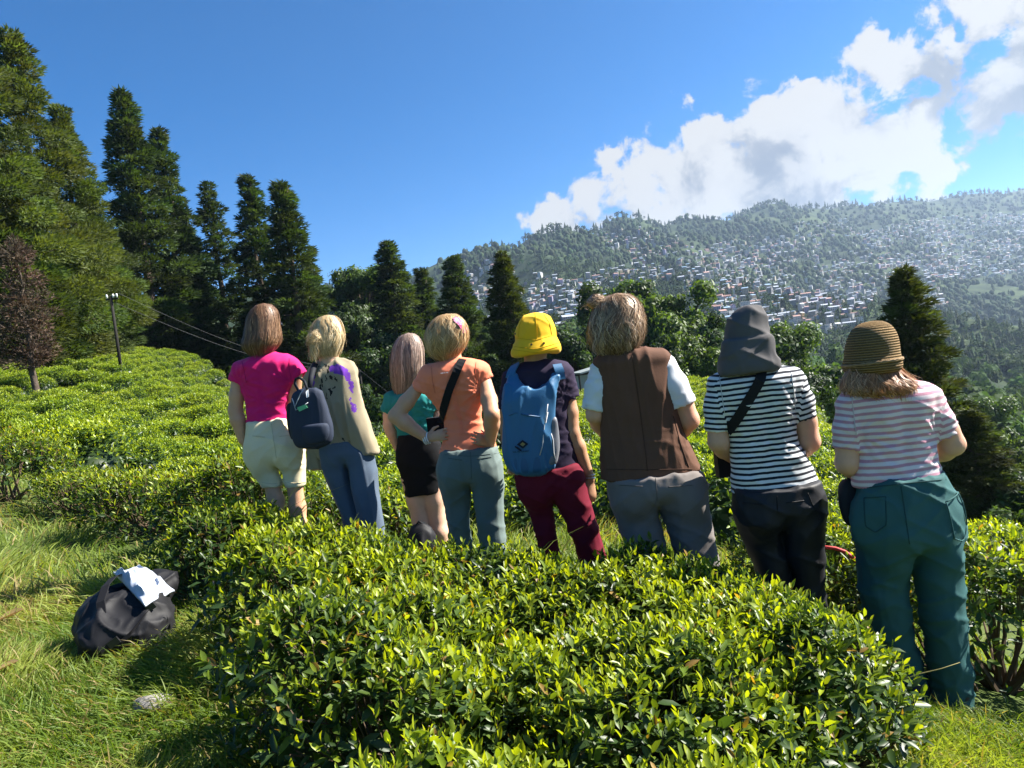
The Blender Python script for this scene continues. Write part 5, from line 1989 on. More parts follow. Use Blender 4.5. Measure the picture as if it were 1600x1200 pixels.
def dome(xl, xr, ytop, ybase, n=7, lean=0.0):
    """Rows of a round crown between a top and a base line."""
    out = []
    c = (xl + xr) / 2; w = (xr - xl) / 2
    for i in range(n):
        t = (i + 0.12) / n
        y = ytop + (ybase - ytop) * (1 - math.cos(t * math.pi / 2))
        hw = w * math.sin(t * math.pi / 2) ** 0.85
        cc = c + lean * (ybase - y)
        out.append((cc - hw, cc + hw, y))
    return out


PITS = {1: [(382, 600), (455, 598)], 3: [(614, 648), (676, 642)], 4: [(674, 618), (752, 604)], 5: [(800, 622), (882, 618)], 7: [(1128, 645), (1244, 640)], 8: [(1330, 680), (1456, 678)]}


# ---- 1: pink top, cream shorts
p = Person(1, 'person in a bright pink T-shirt and cream knee-length shorts with shoulder-length brown hair')
m_pink = fabric('pink_jersey', (0.66, 0.014, 0.155), 0.75, 0.1, trans=0.08)
m_cream = fabric('cream_cotton', (0.70, 0.61, 0.40), 0.85, 0.06)
tor = p.stack([(398, 428, 551, 0.9), (380, 450, 557), (369, 463, 566), (371, 463, 582), (376, 459, 602), (383, 452, 624), (385, 449, 642), (384, 452, 661)], 0.58, round_top=0.015)
s1, q1 = sleeve(p, [(378, 577), (372, 598)], (0.062, 0.060)); s2, q2 = sleeve(p, [(456, 574), (468, 590)], (0.062, 0.060))
hips, trs = legs_shapes(p, [(386, 450, 656), (384, 458, 674), (383, 469, 692), (386, 475, 712), (394, 476, 726)],
                        [([(387, 431, 722), (398, 437, 742), (410, 442, 760)], 0.0), ([(435, 477, 720), (441, 479, 740), (445, 479, 760)], 0.0)],
                        [(408, 697, (0.085, 0.07, 0.09)), (447, 697, (0.085, 0.07, 0.09))], to_ground=False)
hc = add_body(p, SK[1], (411, 512), 0.75, tor, hips, [((415, 715), (431, 782)), ((455, 715), (463, 782))],
              [dict(p=[(373, 582), (368, 642), (379, 688)], hd=p.w(391, 713) - p.w(379, 688), back=(-0.8, -0.6, 0), thumb=(0.3, 0.9, 0), r=(0.050, 0.043, 0.028)),
               dict(p=[(464, 580), (456, 640, 0.06), (440, 672, 0.24)], back=(0.5, 0.2, 0.6), thumb=(-0.5, 0, 0.6))], voxel=0.0085, leg_r=(0.058, 0.052, 0.036))
p.mesh('shirt', [(tor.shape(), 0)] + s1 + s2, 0.0085, m_pink, (0.0052, 'shirt'), cuts=take_cuts(), form=back_form(tor, [p.w(*q) for q in PITS[p.k]]))
p.mesh('shorts', trs[0], 0.0105, m_cream, (0.0065, 'pants'), groups=trs[1])
BR = [(0.19, 0.10, 0.052), (0.27, 0.15, 0.082), (0.38, 0.23, 0.13), (0.14, 0.070, 0.036)]
hst = p.stack(dome(382, 440, 474, 508, lean=-0.0) + [(381, 440, 512), (380, 441, 524), (377, 443, 536), (382, 436, 546), (392, 424, 555)], 0.98, -0.01, n=2.1, round_top=0.02, round_bot=0.02)
face = ell(hc + np.array([math.sin(0.75), math.cos(0.75), -0.25]) * 0.125, (0.075, 0.085, 0.13), 0.75)
hair_base(p, [(hst.shape(-0.006), 0)], (0.17, 0.095, 0.052), [(face, 0.01)])
strands(p, hst, 3000, BR, 0.75, 0.95, 0.07, flare=0.02)
mb = MB()       # sunglasses
fw = np.array([math.sin(0.75), math.cos(0.75), 0]); rt = np.array([math.cos(0.75), -math.sin(0.75), 0])
for sg in (-1, 1):
    c = hc + fw * 0.100 + rt * sg * 0.033 + np.array([0, 0, 0.008])
    a = np.linspace(0, 2 * math.pi, 13)[:-1]
    mb.add(np.concatenate([[c + fw * 0.004 + rt * 0.026 * math.cos(t) + np.array([0, 0, 0.021 * math.sin(t)]) for t in a], [c - fw * 0.004 + rt * 0.026 * math.cos(t) + np.array([0, 0, 0.021 * math.sin(t)]) for t in a]]),
           [tuple(range(12)), tuple(range(23, 11, -1))] + [(i, 12 + i, 12 + (i + 1) % 12, (i + 1) % 12) for i in range(12)])
    mb.tube([c + rt * sg * 0.026, hc + rt * sg * 0.086 + fw * 0.06 + np.array([0, 0, 0.012]), hc + rt * sg * 0.086 - fw * 0.01 + np.array([0, 0, 0.006])], 0.003, 6)
mb.build('sunglasses', mat('dark_sunglasses', (0.01, 0.01, 0.012), 0.15, 0.6), p.root)
P1 = p

# ---- 2: blonde in kimono jacket and wide jeans
p = Person(2, 'blonde person in a loose tan jacket with purple patches and wide blue jeans')
m_kim = fabric('tan_linen', (0.36, 0.30, 0.20), 0.9, 0.12, trans=0.12)
nt, b = nt_of(m_kim)
tco = nt.nodes.new('ShaderNodeTexCoord').outputs['Object']
warp = vmath(nt, 'SCALE', vmath(nt, 'SUBTRACT', noise_tex(nt, 16.0, 4.0, 0.65, tco, True), (0.5, 0.5, 0.5)), scale=0.075)
tw = vmath(nt, 'ADD', tco, warp)
pm = None
for (px, py, dy, r) in ((516, 574, -0.1, 0.026), (523, 575, -0.1, 0.028), (530, 577, -0.1, 0.028), (537, 580, -0.09, 0.028), (544, 586, -0.07, 0.026), (549, 597, -0.07, 0.022), (551, 605, -0.07, 0.022), (553, 612, -0.07, 0.018), (549, 623, -0.09, 0.022), (551, 631, -0.09, 0.026), (553, 639, -0.09, 0.024), (484, 590, -0.1, 0.03), (486, 602, -0.1, 0.034), (489, 615, -0.1, 0.034), (494, 630, -0.11, 0.03), (518, 686, -0.12, 0.024), (517, 695, -0.12, 0.026)):
    dist = vmath(nt, 'DISTANCE', tw, tuple(p.w(px, py, dy)))
    k = math_node(nt, 'LESS_THAN', dist, r * 1.12)
    pm = k if pm is None else math_node(nt, 'MAXIMUM', pm, k)
im = None
wv_ = nt.nodes.new('ShaderNodeTexVoronoi'); wv_.feature = 'DISTANCE_TO_EDGE'; wv_.inputs['Scale'].default_value = 34.0
sq = nt.nodes.new('ShaderNodeMapping'); sq.inputs['Scale'].default_value = (1.0, 0.5, 0.28); sq.inputs['Rotation'].default_value = (0, 0.8, 0)
wv_.feature = 'F1'; wv_.inputs['Scale'].default_value = 62.0
nt.links.new(tw, sq.inputs['Vector']); nt.links.new(sq.outputs[0], wv_.inputs['Vector'])
line = math_node(nt, 'LESS_THAN', wv_.outputs['Distance'], 0.34)
for (px, py, r) in ((508, 592, 0.075), (500, 578, 0.06), (508, 612, 0.05), (536, 692, 0.045), (495, 720, 0.05)):
    k = math_node(nt, 'LESS_THAN', vmath(nt, 'DISTANCE', tw, tuple(p.w(px, py, -0.1))), r)
    im = k if im is None else math_node(nt, 'MAXIMUM', im, k)
base_in = b.inputs['Base Color'].links[0].from_socket
c2 = mixc(nt, pm, base_in, (0.17, 0.045, 0.42))
c2 = mixc(nt, math_node(nt, 'MULTIPLY', line, im), c2, (0.012, 0.010, 0.014))
nt.links.new(c2, b.inputs['Base Color'])
m_jean = fabric('blue_denim', (0.085, 0.115, 0.16), 0.9, 0.28, weave=1200, bumps=0.3)
tor = p.stack([(500, 526, 560, 0.9), (486, 546, 568), (478, 556, 581), (480, 556, 602), (481, 556, 630), (484, 555, 660), (490, 554, 690), (497, 554, 712)], 0.56, round_top=0.02)
slv = p.stack([(528, 558, 588), (530, 562, 612), (530, 568, 640), (536, 577, 668), (545, 586, 690), (553, 594, 709)], 0.85, -0.01, n=2.2, round_top=0.05)
tail = p.stack([(480, 520, 660), (479, 512, 700), (478, 508, 722), (478, 507, 733)], 0.4, 0.03)
slvl = p.stack([(478, 500, 588), (473, 500, 630), (470, 500, 680)], 0.8, 0.02, round_top=0.05)
hips, trs = legs_shapes(p, [(496, 556, 690), (500, 572, 705), (505, 582, 722)],
                        [([(507, 546, 735), (519, 556, 770), (533, 566, 803)], 0.04), ([(543, 588, 735), (551, 592, 770), (558, 598, 805)], -0.03)], ratio=0.66, wide=1.08)
hc = add_body(leg_stacks=list(LEG_STACKS), p=p, skin=SK[3], head_px=(511, 527), yaw=0.35, torso=tor, hips=hips, legs=[((520, 725), (545, 800)), ((563, 725), (578, 800))],
              arms=[dict(p=[(546, 592), (562, 655), (571, 706)], hd=p.w(574, 730) - p.w(571, 704), back=(0.8, -0.5, 0), thumb=(-0.3, 0.9, 0)),
               dict(p=[(486, 592), (478, 650), (484, 690, 0.15)])])
p.mesh('jacket', [(tor.shape(), 0), (slv.shape(), 0.02), (tail.shape(), 0.02), (slvl.shape(), 0.02)], 0.0085, m_kim, (0.0105, 'drape'))
p.mesh('jeans', trs[0], 0.0105, m_jean, (0.007, 'drape'), groups=trs[1])
BL = [(0.62, 0.47, 0.26), (0.72, 0.57, 0.34), (0.50, 0.35, 0.17), (0.80, 0.67, 0.44)]
hst = p.stack(dome(483, 539, 492, 526) + [(483, 539, 530), (486, 537, 542), (492, 533, 552), (505, 528, 561)], 0.95, -0.005, n=2.1, round_top=0.02, round_bot=0.02)
face = ell(hc + np.array([math.sin(0.35), math.cos(0.35), -0.25]) * 0.13, (0.075, 0.08, 0.13), 0.35)
tailst = p.stack([(484, 498, 528), (482, 502, 540), (483, 500, 552), (486, 496, 563)], 0.8, -0.10, round_top=0.02, round_bot=0.02)
hair_base(p, [(hst.shape(-0.006), 0), (ell(p.w(492, 529, -0.095), (0.035, 0.03, 0.042)), 0.02), (tailst.shape(-0.004), 0.02)], (0.56, 0.42, 0.23), [(face, 0.01)])
strands(p, hst, 2600, BL, 0.35, 0.95, 0.14, length=(0.55, 1.02), flare=0.012, wild=0.5)
strands(p, tailst, 160, BL, 0, -1, 0.3, flare=0.02, seed=5, wild=1.0)
bunst = p.stack([(486, 498, 514), (480, 502, 522), (479, 503, 532), (484, 498, 543)], 0.9, -0.10, round_top=0.02, round_bot=0.02)
strands(p, bunst, 220, BL, 0, -1, 0.8, flare=0.02, seed=8, wild=1.2)
P2 = p

# ---- 3: long-haired person in teal top and black shorts
p = Person(3, 'person with very long ash-blonde hair, teal top and black shorts')
m_teal = fabric('teal_jersey', (0.016, 0.20, 0.19), 0.8, 0.1)
m_blk = fabric('black_cotton', (0.010, 0.010, 0.011), 0.85, 0.15)
tor = p.stack([(630, 654, 606, 0.9), (612, 674, 613), (603, 685, 622), (606, 684, 638), (614, 682, 655), (619, 680, 670), (620, 684, 684)], 0.58, round_top=0.015)
s1, _ = sleeve(p, [(614, 624), (606, 645)], (0.062, 0.060)); s2, _ = sleeve(p, [(676, 622), (682, 640)], (0.060, 0.058))
hips, trs = legs_shapes(p, [(620, 684, 676), (621, 688, 700), (622, 691, 722), (627, 692, 745), (633, 692, 771)], [], [(640, 715, (0.08, 0.06, 0.09)), (672, 715, (0.08, 0.06, 0.09))], to_ground=False)
hc = add_body(p, SK[3], (640, 556), 0.5, tor, hips, [((645, 745), (660, 812)), ((673, 745), (686, 812))],
              [dict(p=[(609, 628), (607, 664), (620, 700, 0.05)], back=(-0.8, -0.5, 0), thumb=(0.4, 0.9, 0), r=(0.044, 0.037, 0.024)),
               dict(p=[(682, 628), (690, 668), (676, 690, 0.16)], back=(0.6, -0.2, 0.5), thumb=(-0.5, 0, 0.6), r=(0.044, 0.037, 0.024))], leg_r=(0.085, 0.060, 0.038))
p.mesh('top', [(tor.shape(), 0)] + s1 + s2, 0.0095, m_teal, (0.0052, 'shirt'), cuts=take_cuts(), form=back_form(tor, [p.w(*q) for q in PITS[p.k]]))
p.mesh('shorts', trs[0], 0.0105, m_blk, (0.004, 'pants'), groups=trs[1])
AS = [(0.34, 0.235, 0.185), (0.44, 0.32, 0.255), (0.25, 0.165, 0.13), (0.54, 0.41, 0.33)]
hst = p.stack(dome(610, 665, 520, 556) + [(609, 665, 560), (609, 665, 572), (610, 665, 586, 0.9), (612, 660, 600, 0.8), (617, 648, 614, 0.8), (624, 634, 626, 0.9)], 0.95, -0.012, n=2.1, round_top=0.02, round_bot=0.02)
face = ell(hc + np.array([math.sin(0.5), math.cos(0.5), -0.35]) * 0.13, (0.08, 0.09, 0.17), 0.5)
hair_base(p, [(hst.shape(-0.006), 0)], (0.36, 0.26, 0.205), [(face, 0.01)])
strands(p, hst, 2600, AS, 0.5, 0.95, 0.05, flare=0.02, start=(0, 0.5))
P3 = p

# ---- 4: orange top, grey trousers, hands on hips
p = Person(4, 'person with short blonde hair in an orange top, hands on hips')
m_or = fabric('orange_sports_jersey', (0.90, 0.25, 0.135), 0.7, 0.08, trans=0.06)
m_gg = fabric('grey_green_trousers', (0.125, 0.165, 0.155), 0.75, 0.1)
tor = p.stack([(690, 724, 560, 0.85), (671, 748, 567), (659, 762, 578), (661, 761, 592), (669, 758, 612), (685, 754, 636), (694, 753, 656), (692, 760, 676), (688, 772, 692), (686, 777, 704)], 0.6, round_top=0.015)
s1, _ = sleeve(p, [(672, 586), (658, 613)], (0.066, 0.064)); s2, _ = sleeve(p, [(750, 584), (757, 596)], (0.062, 0.062))
hips, trs = legs_shapes(p, [(688, 776, 700), (686, 782, 715), (686, 785, 735), (688, 786, 750)],
                        [([(687, 735, 755), (693, 736, 785), (698, 735, 815), (702, 736, 832)], 0.04), ([(738, 787, 755), (742, 788, 790), (745, 789, 820), (747, 790, 836)], -0.02)],
                        [(712, 732, (0.085, 0.075, 0.095)), (756, 732, (0.085, 0.075, 0.095))])
hc = add_body(leg_stacks=list(LEG_STACKS), p=p, skin=SK[1], head_px=(699, 528), yaw=0.45, torso=tor, hips=hips, legs=[((712, 745), (722, 828)), ((760, 745), (766, 832))],
              arms=[dict(p=[(660, 597, 0.0), (618, 650, -0.04), (667, 685, -0.03)], hd=p.w(696, 678, -0.06) - p.w(667, 685, -0.03), back=(-0.1, -1.0, 0.3), thumb=(0.1, 0.3, 1.0), curl=0.25, r=(0.050, 0.043, 0.027)),
               dict(p=[(757, 592, 0), (769, 648, -0.17), (766, 694, -0.05)], hd=p.w(742, 681, -0.14) - p.w(768, 692, -0.05), back=(0.3, -1.0, 0.2), thumb=(0.2, -0.2, 1.0), curl=0.2, r=(0.052, 0.044, 0.028))], voxel=0.0068)
p.mesh('shirt', [(tor.shape(), 0)] + s1 + s2, 0.0085, m_or, (0.0052, 'shirt'), cuts=take_cuts(), form=back_form(tor, [p.w(*q) for q in PITS[p.k]]))
p.mesh('trousers', trs[0], 0.0105, m_gg, (0.0065, 'pants'), groups=trs[1])
GB = [(0.55, 0.35, 0.16), (0.66, 0.46, 0.24), (0.44, 0.26, 0.11), (0.74, 0.56, 0.33)]
hst = p.stack(dome(663, 732, 490, 524) + [(662, 732, 528), (664, 730, 538), (669, 725, 549), (678, 717, 558), (688, 710, 566)], 0.92, -0.01, n=2.1, round_top=0.02, round_bot=0.02)
face = ell(hc + np.array([math.sin(0.45), math.cos(0.45), -0.2]) * 0.13, (0.08, 0.075, 0.13), 0.45)
hair_base(p, [(hst.shape(-0.006), 0)], (0.50, 0.32, 0.15), [(face, 0.01)])
strands(p, hst, 2800, GB, 0.45, 0.8, 0.22, length=(0.55, 1.0), start=(0, 0.6), wild=0.6)
hb_ = [(p.w(711, 498, -0.07)), (p.w(720, 506, -0.03)), (p.w(727, 518, 0.0))]
mbp = MB()
for i in range(26):
    o_ = RNG.normal(0, 0.007, 3); q_ = np.array(hb_) + o_
    q_[:, 1] = [hst.surf(x_, z_, 0.004) - 0.002 for x_, z_ in q_[:, [0, 2]]]
    mbp.tube(q_, 0.0026, 4)
m_pinkhair = mat('pink_dyed_hair', (0.78, 0.12, 0.30), 0.5, 0.4)
mbp.build('pink_hair_streak', m_pinkhair, p.root)
mbp = MB()
wr_ = p.w(667, 685, -0.03); dd_ = unit(p.w(696, 678, -0.06) - wr_)
a_ = np.linspace(0, 2 * math.pi, 15)
s_ = unit(np.cross(dd_, [0, 1, 0])); t_ = np.cross(dd_, s_)
for o_ in (-0.012, 0.0, 0.012):
    mbp.tube([wr_ + dd_ * o_ + s_ * 0.032 * math.cos(t) + t_ * 0.030 * math.sin(t) for t in a_], 0.004, 6, cap=False)
mbp.build('white_wristband', mat('white_wristband', (0.75, 0.75, 0.78), 0.5, 0.3), p.root)
mbp = MB()      # small white print below the collar
for i in range(6):
    c = p.w(692 + i * 2.0, 582.5 - i * 0.2)
    c[1] = tor.surf(c[0], c[2], 0.007)
    mbp.box(c, (0.005, 0.002, 0.004 + 0.002 * (i % 2)))
mbp.build('shirt_print', mat('white_print', (0.8, 0.8, 0.8), 0.6, 0.2), p.root)
bag4 = tag(empty('shoulder_bag', tuple(p.loc)), 'black sling strap running diagonally across the orange top', 'bag')
strap_on(tor, [(724, 562), (716, 580), (705, 606), (694, 640), (689, 662)], p, 0.046, 0.006, m_black_web, 'strap', bag4)
mbp = MB(); c = p.w(694, 668, 0.17); mbp.box(c, (0.2, 0.07, 0.14)); mbp.build('pouch', m_black_web, bag4)
P4 = p

# ---- 5: yellow hat, blue backpack
p = Person(5, 'person in a yellow bucket hat, dark navy T-shirt and dark red trousers')
m_navy = fabric('dark_navy_jersey', (0.030, 0.022, 0.045), 0.85, 0.12)
m_red = fabric('dark_red_trousers', (0.135, 0.009, 0.022), 0.8, 0.12)
tor = p.stack([(816, 854, 562, 0.85), (801, 878, 568), (789, 892, 577), (790, 895, 594), (791, 893, 620), (796, 892, 650), (800, 896, 685), (803, 904, 715), (805, 908, 736)], 0.58, round_top=0.015)
s1, _ = sleeve(p, [(801, 592), (793, 642)], (0.058, 0.056)); s2, _ = sleeve(p, [(881, 590), (890, 624)], (0.060, 0.059))
hips, trs = legs_shapes(p, [(806, 906, 728), (808, 908, 745), (812, 911, 762), (816, 914, 772)],
                        [([(814, 862, 775), (824, 866, 800), (832, 869, 825), (838, 872, 843)], 0.03), ([(866, 917, 775), (879, 927, 805), (889, 936, 830), (896, 941, 846)], -0.01)],
                        [(838, 757, (0.08, 0.065, 0.085)), (884, 757, (0.08, 0.065, 0.085))])
hc = add_body(leg_stacks=list(LEG_STACKS), p=p, skin=SK[5], head_px=(834, 532), yaw=0.2, torso=tor, hips=hips, legs=[((840, 765), (857, 838)), ((890, 765), (918, 842))],
              arms=[dict(p=[(886, 596, 0), (894, 676, -0.02), (922, 748, 0.0)], hd=p.w(923, 790, -0.01) - p.w(922, 748, 0), back=(0.4, -0.9, 0), thumb=(-0.9, -0.1, 0), curl=0.3, r=(0.047, 0.040, 0.026), s=0.98),
               dict(p=[(797, 596, 0), (793, 670, 0.05), (800, 720, 0.2)])], voxel=0.0065, neck_r=0.05)
p.mesh('shirt', [(tor.shape(), 0)] + s1 + s2, 0.0085, m_navy, (0.0042, 'shirt'), cuts=take_cuts(), form=back_form(tor, [p.w(*q) for q in PITS[p.k]]))
p.mesh('trousers', trs[0], 0.0105, m_red, (0.0065, 'pants'), groups=trs[1])
m_yel = fabric('yellow_cotton', (0.86, 0.50, 0.020), 0.8, 0.06, trans=0.10)
crown = p.stack(dome(804, 867, 487, 522) + [(804, 868, 526), (805, 867, 532)], 1.08, 0.0, n=2.1, round_top=0.03)
brim = p.stack([(808, 864, 524), (804, 868, 530), (800, 873, 539), (797, 876, 548), (798, 875, 555)], 1.12, 0.0, n=2.1, round_top=0.01, round_bot=0.015)
hat = p.mesh('hat', [(crown.shape(), 0), (brim.shape(), 0.008)], 0.0070, m_yel, (0.0048, 'pants'), cuts=[(ell(p.w(836, 566), (0.118, 0.13, 0.065)), 0.004)])
mbp = MB()
for (x, y) in ((829, 539), (805, 522), (871, 521), (848, 537)):
    c = p.w(x, y); c[1] = min(crown.surf(c[0], c[2], 0.0035), brim.surf(c[0], c[2], 0.0035)) if y < 559 else c[1]
    n_ = 10; a = np.linspace(0, 2 * math.pi, n_ + 1)[:-1]
    mbp.add([c + np.array([0.006 * math.cos(t), -0.002, 0.006 * math.sin(t)]) for t in a] + [c + np.array([0.006 * math.cos(t), 0.006, 0.006 * math.sin(t)]) for t in a],
            [tuple(range(n_))] + [(i, n_ + i, n_ + (i + 1) % n_, (i + 1) % n_) for i in range(n_)])
mbp.build('eyelets', mat('brass_eyelet', (0.12, 0.09, 0.05), 0.4, 0.5, 0.6), hat)
mbp = MB()      # bracelet and neck cord
wr_ = p.w(921, 745, 0); dd_ = unit(p.w(923, 790, -0.01) - wr_); s_ = unit(np.cross(dd_, [0, 1, 0])); t_ = np.cross(dd_, s_)
for o_ in (-0.012, 0.004):
    mbp.tube([wr_ + dd_ * o_ + s_ * 0.031 * math.cos(t) + t_ * 0.030 * math.sin(t) for t in a_], 0.0025, 6, cap=False)
mbp.build('bracelet', mat('silver_bracelet', (0.6, 0.6, 0.6), 0.3, 0.5, 0.8), p.root)
P5, T5 = p, tor

# ---- 6: brown waistcoat over white T-shirt
p = Person(6, 'person in a long brown waistcoat over a white T-shirt and grey trousers with tousled hair')
m_vest = fabric('brown_suede', (0.115, 0.058, 0.038), 0.85, 0.22, weave=500, bumps=0.3, sheen=0.02)
m_white = fabric('white_cotton', (0.74, 0.76, 0.80), 0.85, 0.04, trans=0.12)
m_grey = fabric('grey_linen', (0.165, 0.145, 0.135), 0.9, 0.14)
tor = p.stack([(946, 1004, 546, 0.75), (934, 1030, 551), (929, 1042, 560), (932, 1044, 576), (935, 1048, 605), (939, 1054, 640), (941, 1062, 675), (942, 1078, 710), (943, 1091, 741)], 0.55, round_top=0.015)
tee = p.stack([(950, 1005, 550, 0.8), (935, 1038, 565), (936, 1045, 590), (942, 1050, 640), (946, 1075, 720)], 0.5, round_top=0.015)
s1, _ = sleeve(p, [(940, 578), (932, 612), (929, 641)], (0.062, 0.060, 0.060)); s2, _ = sleeve(p, [(1034, 572), (1050, 605), (1062, 634)], (0.070, 0.080, 0.082))
hips, trs = legs_shapes(p, [(950, 1090, 738), (952, 1098, 752), (954, 1104, 768), (956, 1107, 780)],
                        [([(955, 1022, 785), (963, 1030, 810), (972, 1037, 835), (980, 1042, 858)], 0.02), ([(1028, 1108, 785), (1038, 1112, 815), (1046, 1115, 840), (1053, 1119, 862)], -0.01)],
                        [(990, 765, (0.10, 0.07, 0.09)), (1060, 768, (0.10, 0.07, 0.09))], wide=1.05)
hc = add_body(leg_stacks=list(LEG_STACKS), p=p, skin=SK[6], head_px=(966, 506), yaw=0.1, torso=tor, hips=hips, legs=[((995, 780), (1020, 850)), ((1065, 780), (1090, 855))],
              arms=[dict(p=[(1052, 600, 0), (1076, 656, 0.0), (1040, 690, 0.25)], back=(0.5, -0.2, 0.6), thumb=(-0.5, 0, 0.6), r=(0.060, 0.053, 0.030)),
               dict(p=[(934, 600, 0), (930, 648, 0.0), (955, 690, 0.25)], back=(-0.5, -0.2, 0.6), thumb=(0.5, 0, 0.6), r=(0.054, 0.046, 0.030))])
p.mesh('t_shirt', [(tee.shape(), 0)] + s1 + s2, 0.0085, m_white, (0.0055, 'shirt'), cuts=take_cuts())
# the waistcoat: back panel shell with armholes, hem and side slit
vest_cut = [(ell(p.w(1062, 596), (0.060, 0.20, 0.125)), 0.01), (ell(p.w(921, 600), (0.040, 0.20, 0.12)), 0.01)]
p.mesh('waistcoat', [(tor.shape(0.012), 0)], 0.0085, m_vest, (0.0055, 'drape'), cuts=vest_cut, form=back_form(tor, [], 0.5))
p.mesh('trousers', trs[0], 0.0105, m_grey, (0.0065, 'pants'), groups=trs[1])
TB = [(0.22, 0.135, 0.074), (0.34, 0.22, 0.13), (0.46, 0.32, 0.20), (0.16, 0.092, 0.050), (0.60, 0.44, 0.30)]
hst = p.stack(dome(921, 1006, 458, 502) + [(919, 1007, 508), (920, 1006, 522), (924, 1003, 536), (932, 995, 548), (948, 982, 560)], 0.86, -0.015, n=2.1, round_top=0.03, round_bot=0.03)
face = ell(hc + np.array([0.1, 1.0, -0.25]) * 0.15, (0.08, 0.075, 0.14), 0.1)
hair_base(p, [(hst.shape(-0.012), 0), (ell(p.w(932, 472, 0.0), (0.05, 0.05, 0.035)), 0.03)], (0.24, 0.155, 0.095), [(face, 0.01)])
strands(p, hst, 3600, TB, 0.1, 0.7, 0.26, length=(0.45, 1.04), start=(0, 0.7), flare=0.03, wild=0.7, width=0.0019, segs=10)
tuft = p.stack([(925, 935, 460), (920, 948, 468), (919, 950, 482)], 1.0, 0.0, round_top=0.02)
strands(p, tuft, 170, TB[2:3] + TB[4:], 0, -1, 0.7, flare=0.05, wild=2.5, seed=4)
P6 = p

# ---- 7: black and white stripes, grey flap hat
p = Person(7, 'person in a navy and white striped top and black trousers with a grey neck-flap hat')
tor = p.stack([(1148, 1208, 574, 0.75), (1126, 1238, 580), (1112, 1250, 589), (1112, 1251, 604), (1118, 1248, 630), (1130, 1244, 660), (1138, 1246, 688), (1140, 1258, 715), (1142, 1272, 740), (1143, 1281, 762)], 0.56, round_top=0.015)
s1, ql = sleeve(p, [(1124, 602), (1120, 640), (1121, 674)], (0.058, 0.060, 0.056)); s2, qr = sleeve(p, [(1240, 600), (1250, 630), (1257, 655)], (0.060, 0.062, 0.060))


def stripe_h(tor, sl, sr):
    ft = tor.shape()[0]
    fl = [cone(sl[i], sl[i + 1], 0.058, 0.058)[0] for i in range(len(sl) - 1)]; fr = [cone(sr[i], sr[i + 1], 0.06, 0.06)[0] for i in range(len(sr) - 1)]

    def f(V):
        a = ft(V[:, 0], V[:, 1], V[:, 2])
        h = V[:, 2] + 0.05 * np.clip(-(V[:, 1] - tor.at(V[:, 2])[1]), -0.1, 0.12) * np.clip((V[:, 2] - 0.95) * 3, -0.4, 1.0) * -1
        for fs, s in ((fl, sl), (fr, sr)):
            d = np.min([g(V[:, 0], V[:, 1], V[:, 2]) for g in fs], 0)
            ax = unit(s[-1] - s[0])
            hs = s[0][2] - (V - s[0]) @ ax
            h = np.where(d < a - 0.004, hs + 0.006, h)
        return h
    return f


m_st7 = stripes_mat('navy_white_stripe', (0.72, 0.74, 0.76), (0.012, 0.014, 0.024), 0.0245, 0.44)
hips, trs = legs_shapes(p, [(1144, 1280, 756), (1146, 1284, 775), (1147, 1286, 795), (1150, 1287, 810)],
                        [([(1149, 1214, 815), (1163, 1222, 845), (1178, 1231, 880), (1192, 1240, 925)], 0.03), ([(1216, 1287, 815), (1224, 1288, 850), (1234, 1289, 885), (1243, 1291, 930)], -0.02)],
                        [(1188, 790, (0.10, 0.075, 0.10)), (1250, 788, (0.10, 0.075, 0.10))])
hc = add_body(leg_stacks=list(LEG_STACKS), p=p, skin=SK[6], head_px=(1166, 528), yaw=0.15, torso=tor, hips=hips, legs=[((1185, 810), (1222, 922)), ((1252, 810), (1265, 926))],
              arms=[dict(p=[(1250, 610, 0), (1264, 690, 0.0), (1230, 715, 0.26)], back=(0.5, -0.2, 0.6), thumb=(-0.5, 0, 0.6), r=(0.056, 0.050, 0.030)),
               dict(p=[(1121, 612, 0), (1122, 690, 0.0), (1155, 722, 0.26)], back=(-0.5, -0.2, 0.6), thumb=(0.5, 0, 0.6), r=(0.054, 0.047, 0.030))])
p.mesh('striped_top', [(tor.shape(), 0)] + s1 + s2, 0.0080, m_st7, (0.0052, 'shirt'), attrs={'h': stripe_h(tor, ql, qr)}, cuts=take_cuts(), form=back_form(tor, [p.w(*q) for q in PITS[p.k]]))
p.mesh('trousers', trs[0], 0.0105, fabric('black_trousers', (0.014, 0.014, 0.018), 0.6, 0.15, spec=0.3), (0.0075, 'pants'), groups=trs[1])
m_hat7 = fabric('grey_hat_cloth', (0.10, 0.094, 0.094), 0.85, 0.1, trans=0.05)
crown = p.stack(dome(1132, 1199, 477, 518) + [(1130, 1201, 526), (1129, 1202, 540)], 1.0, 0.0, n=2.1, round_top=0.03)
flap = p.stack([(1127, 1204, 528), (1124, 1208, 545), (1122, 1212, 558), (1119, 1217, 570), (1121, 1216, 582)], 0.74, -0.03, n=2.3, round_top=0.008)
hat = p.mesh('hat', [(crown.shape(), 0), (flap.shape(), 0.006)], 0.0075, m_hat7, (0.0085, 'pants'))
bag7 = tag(empty('shoulder_bag', tuple(p.loc)), 'black sling strap running diagonally across the navy striped top', 'bag')
strap_on(tor, [(1180, 576), (1170, 598), (1152, 632), (1138, 662), (1134, 672)], p, 0.045, 0.007, m_black_web, 'strap', bag7)
mbp = MB(); c = p.w(1150, 720, 0.22); mbp.box(c, (0.2, 0.07, 0.14)); mbp.build('pouch', m_black_web, bag7)
P7 = p

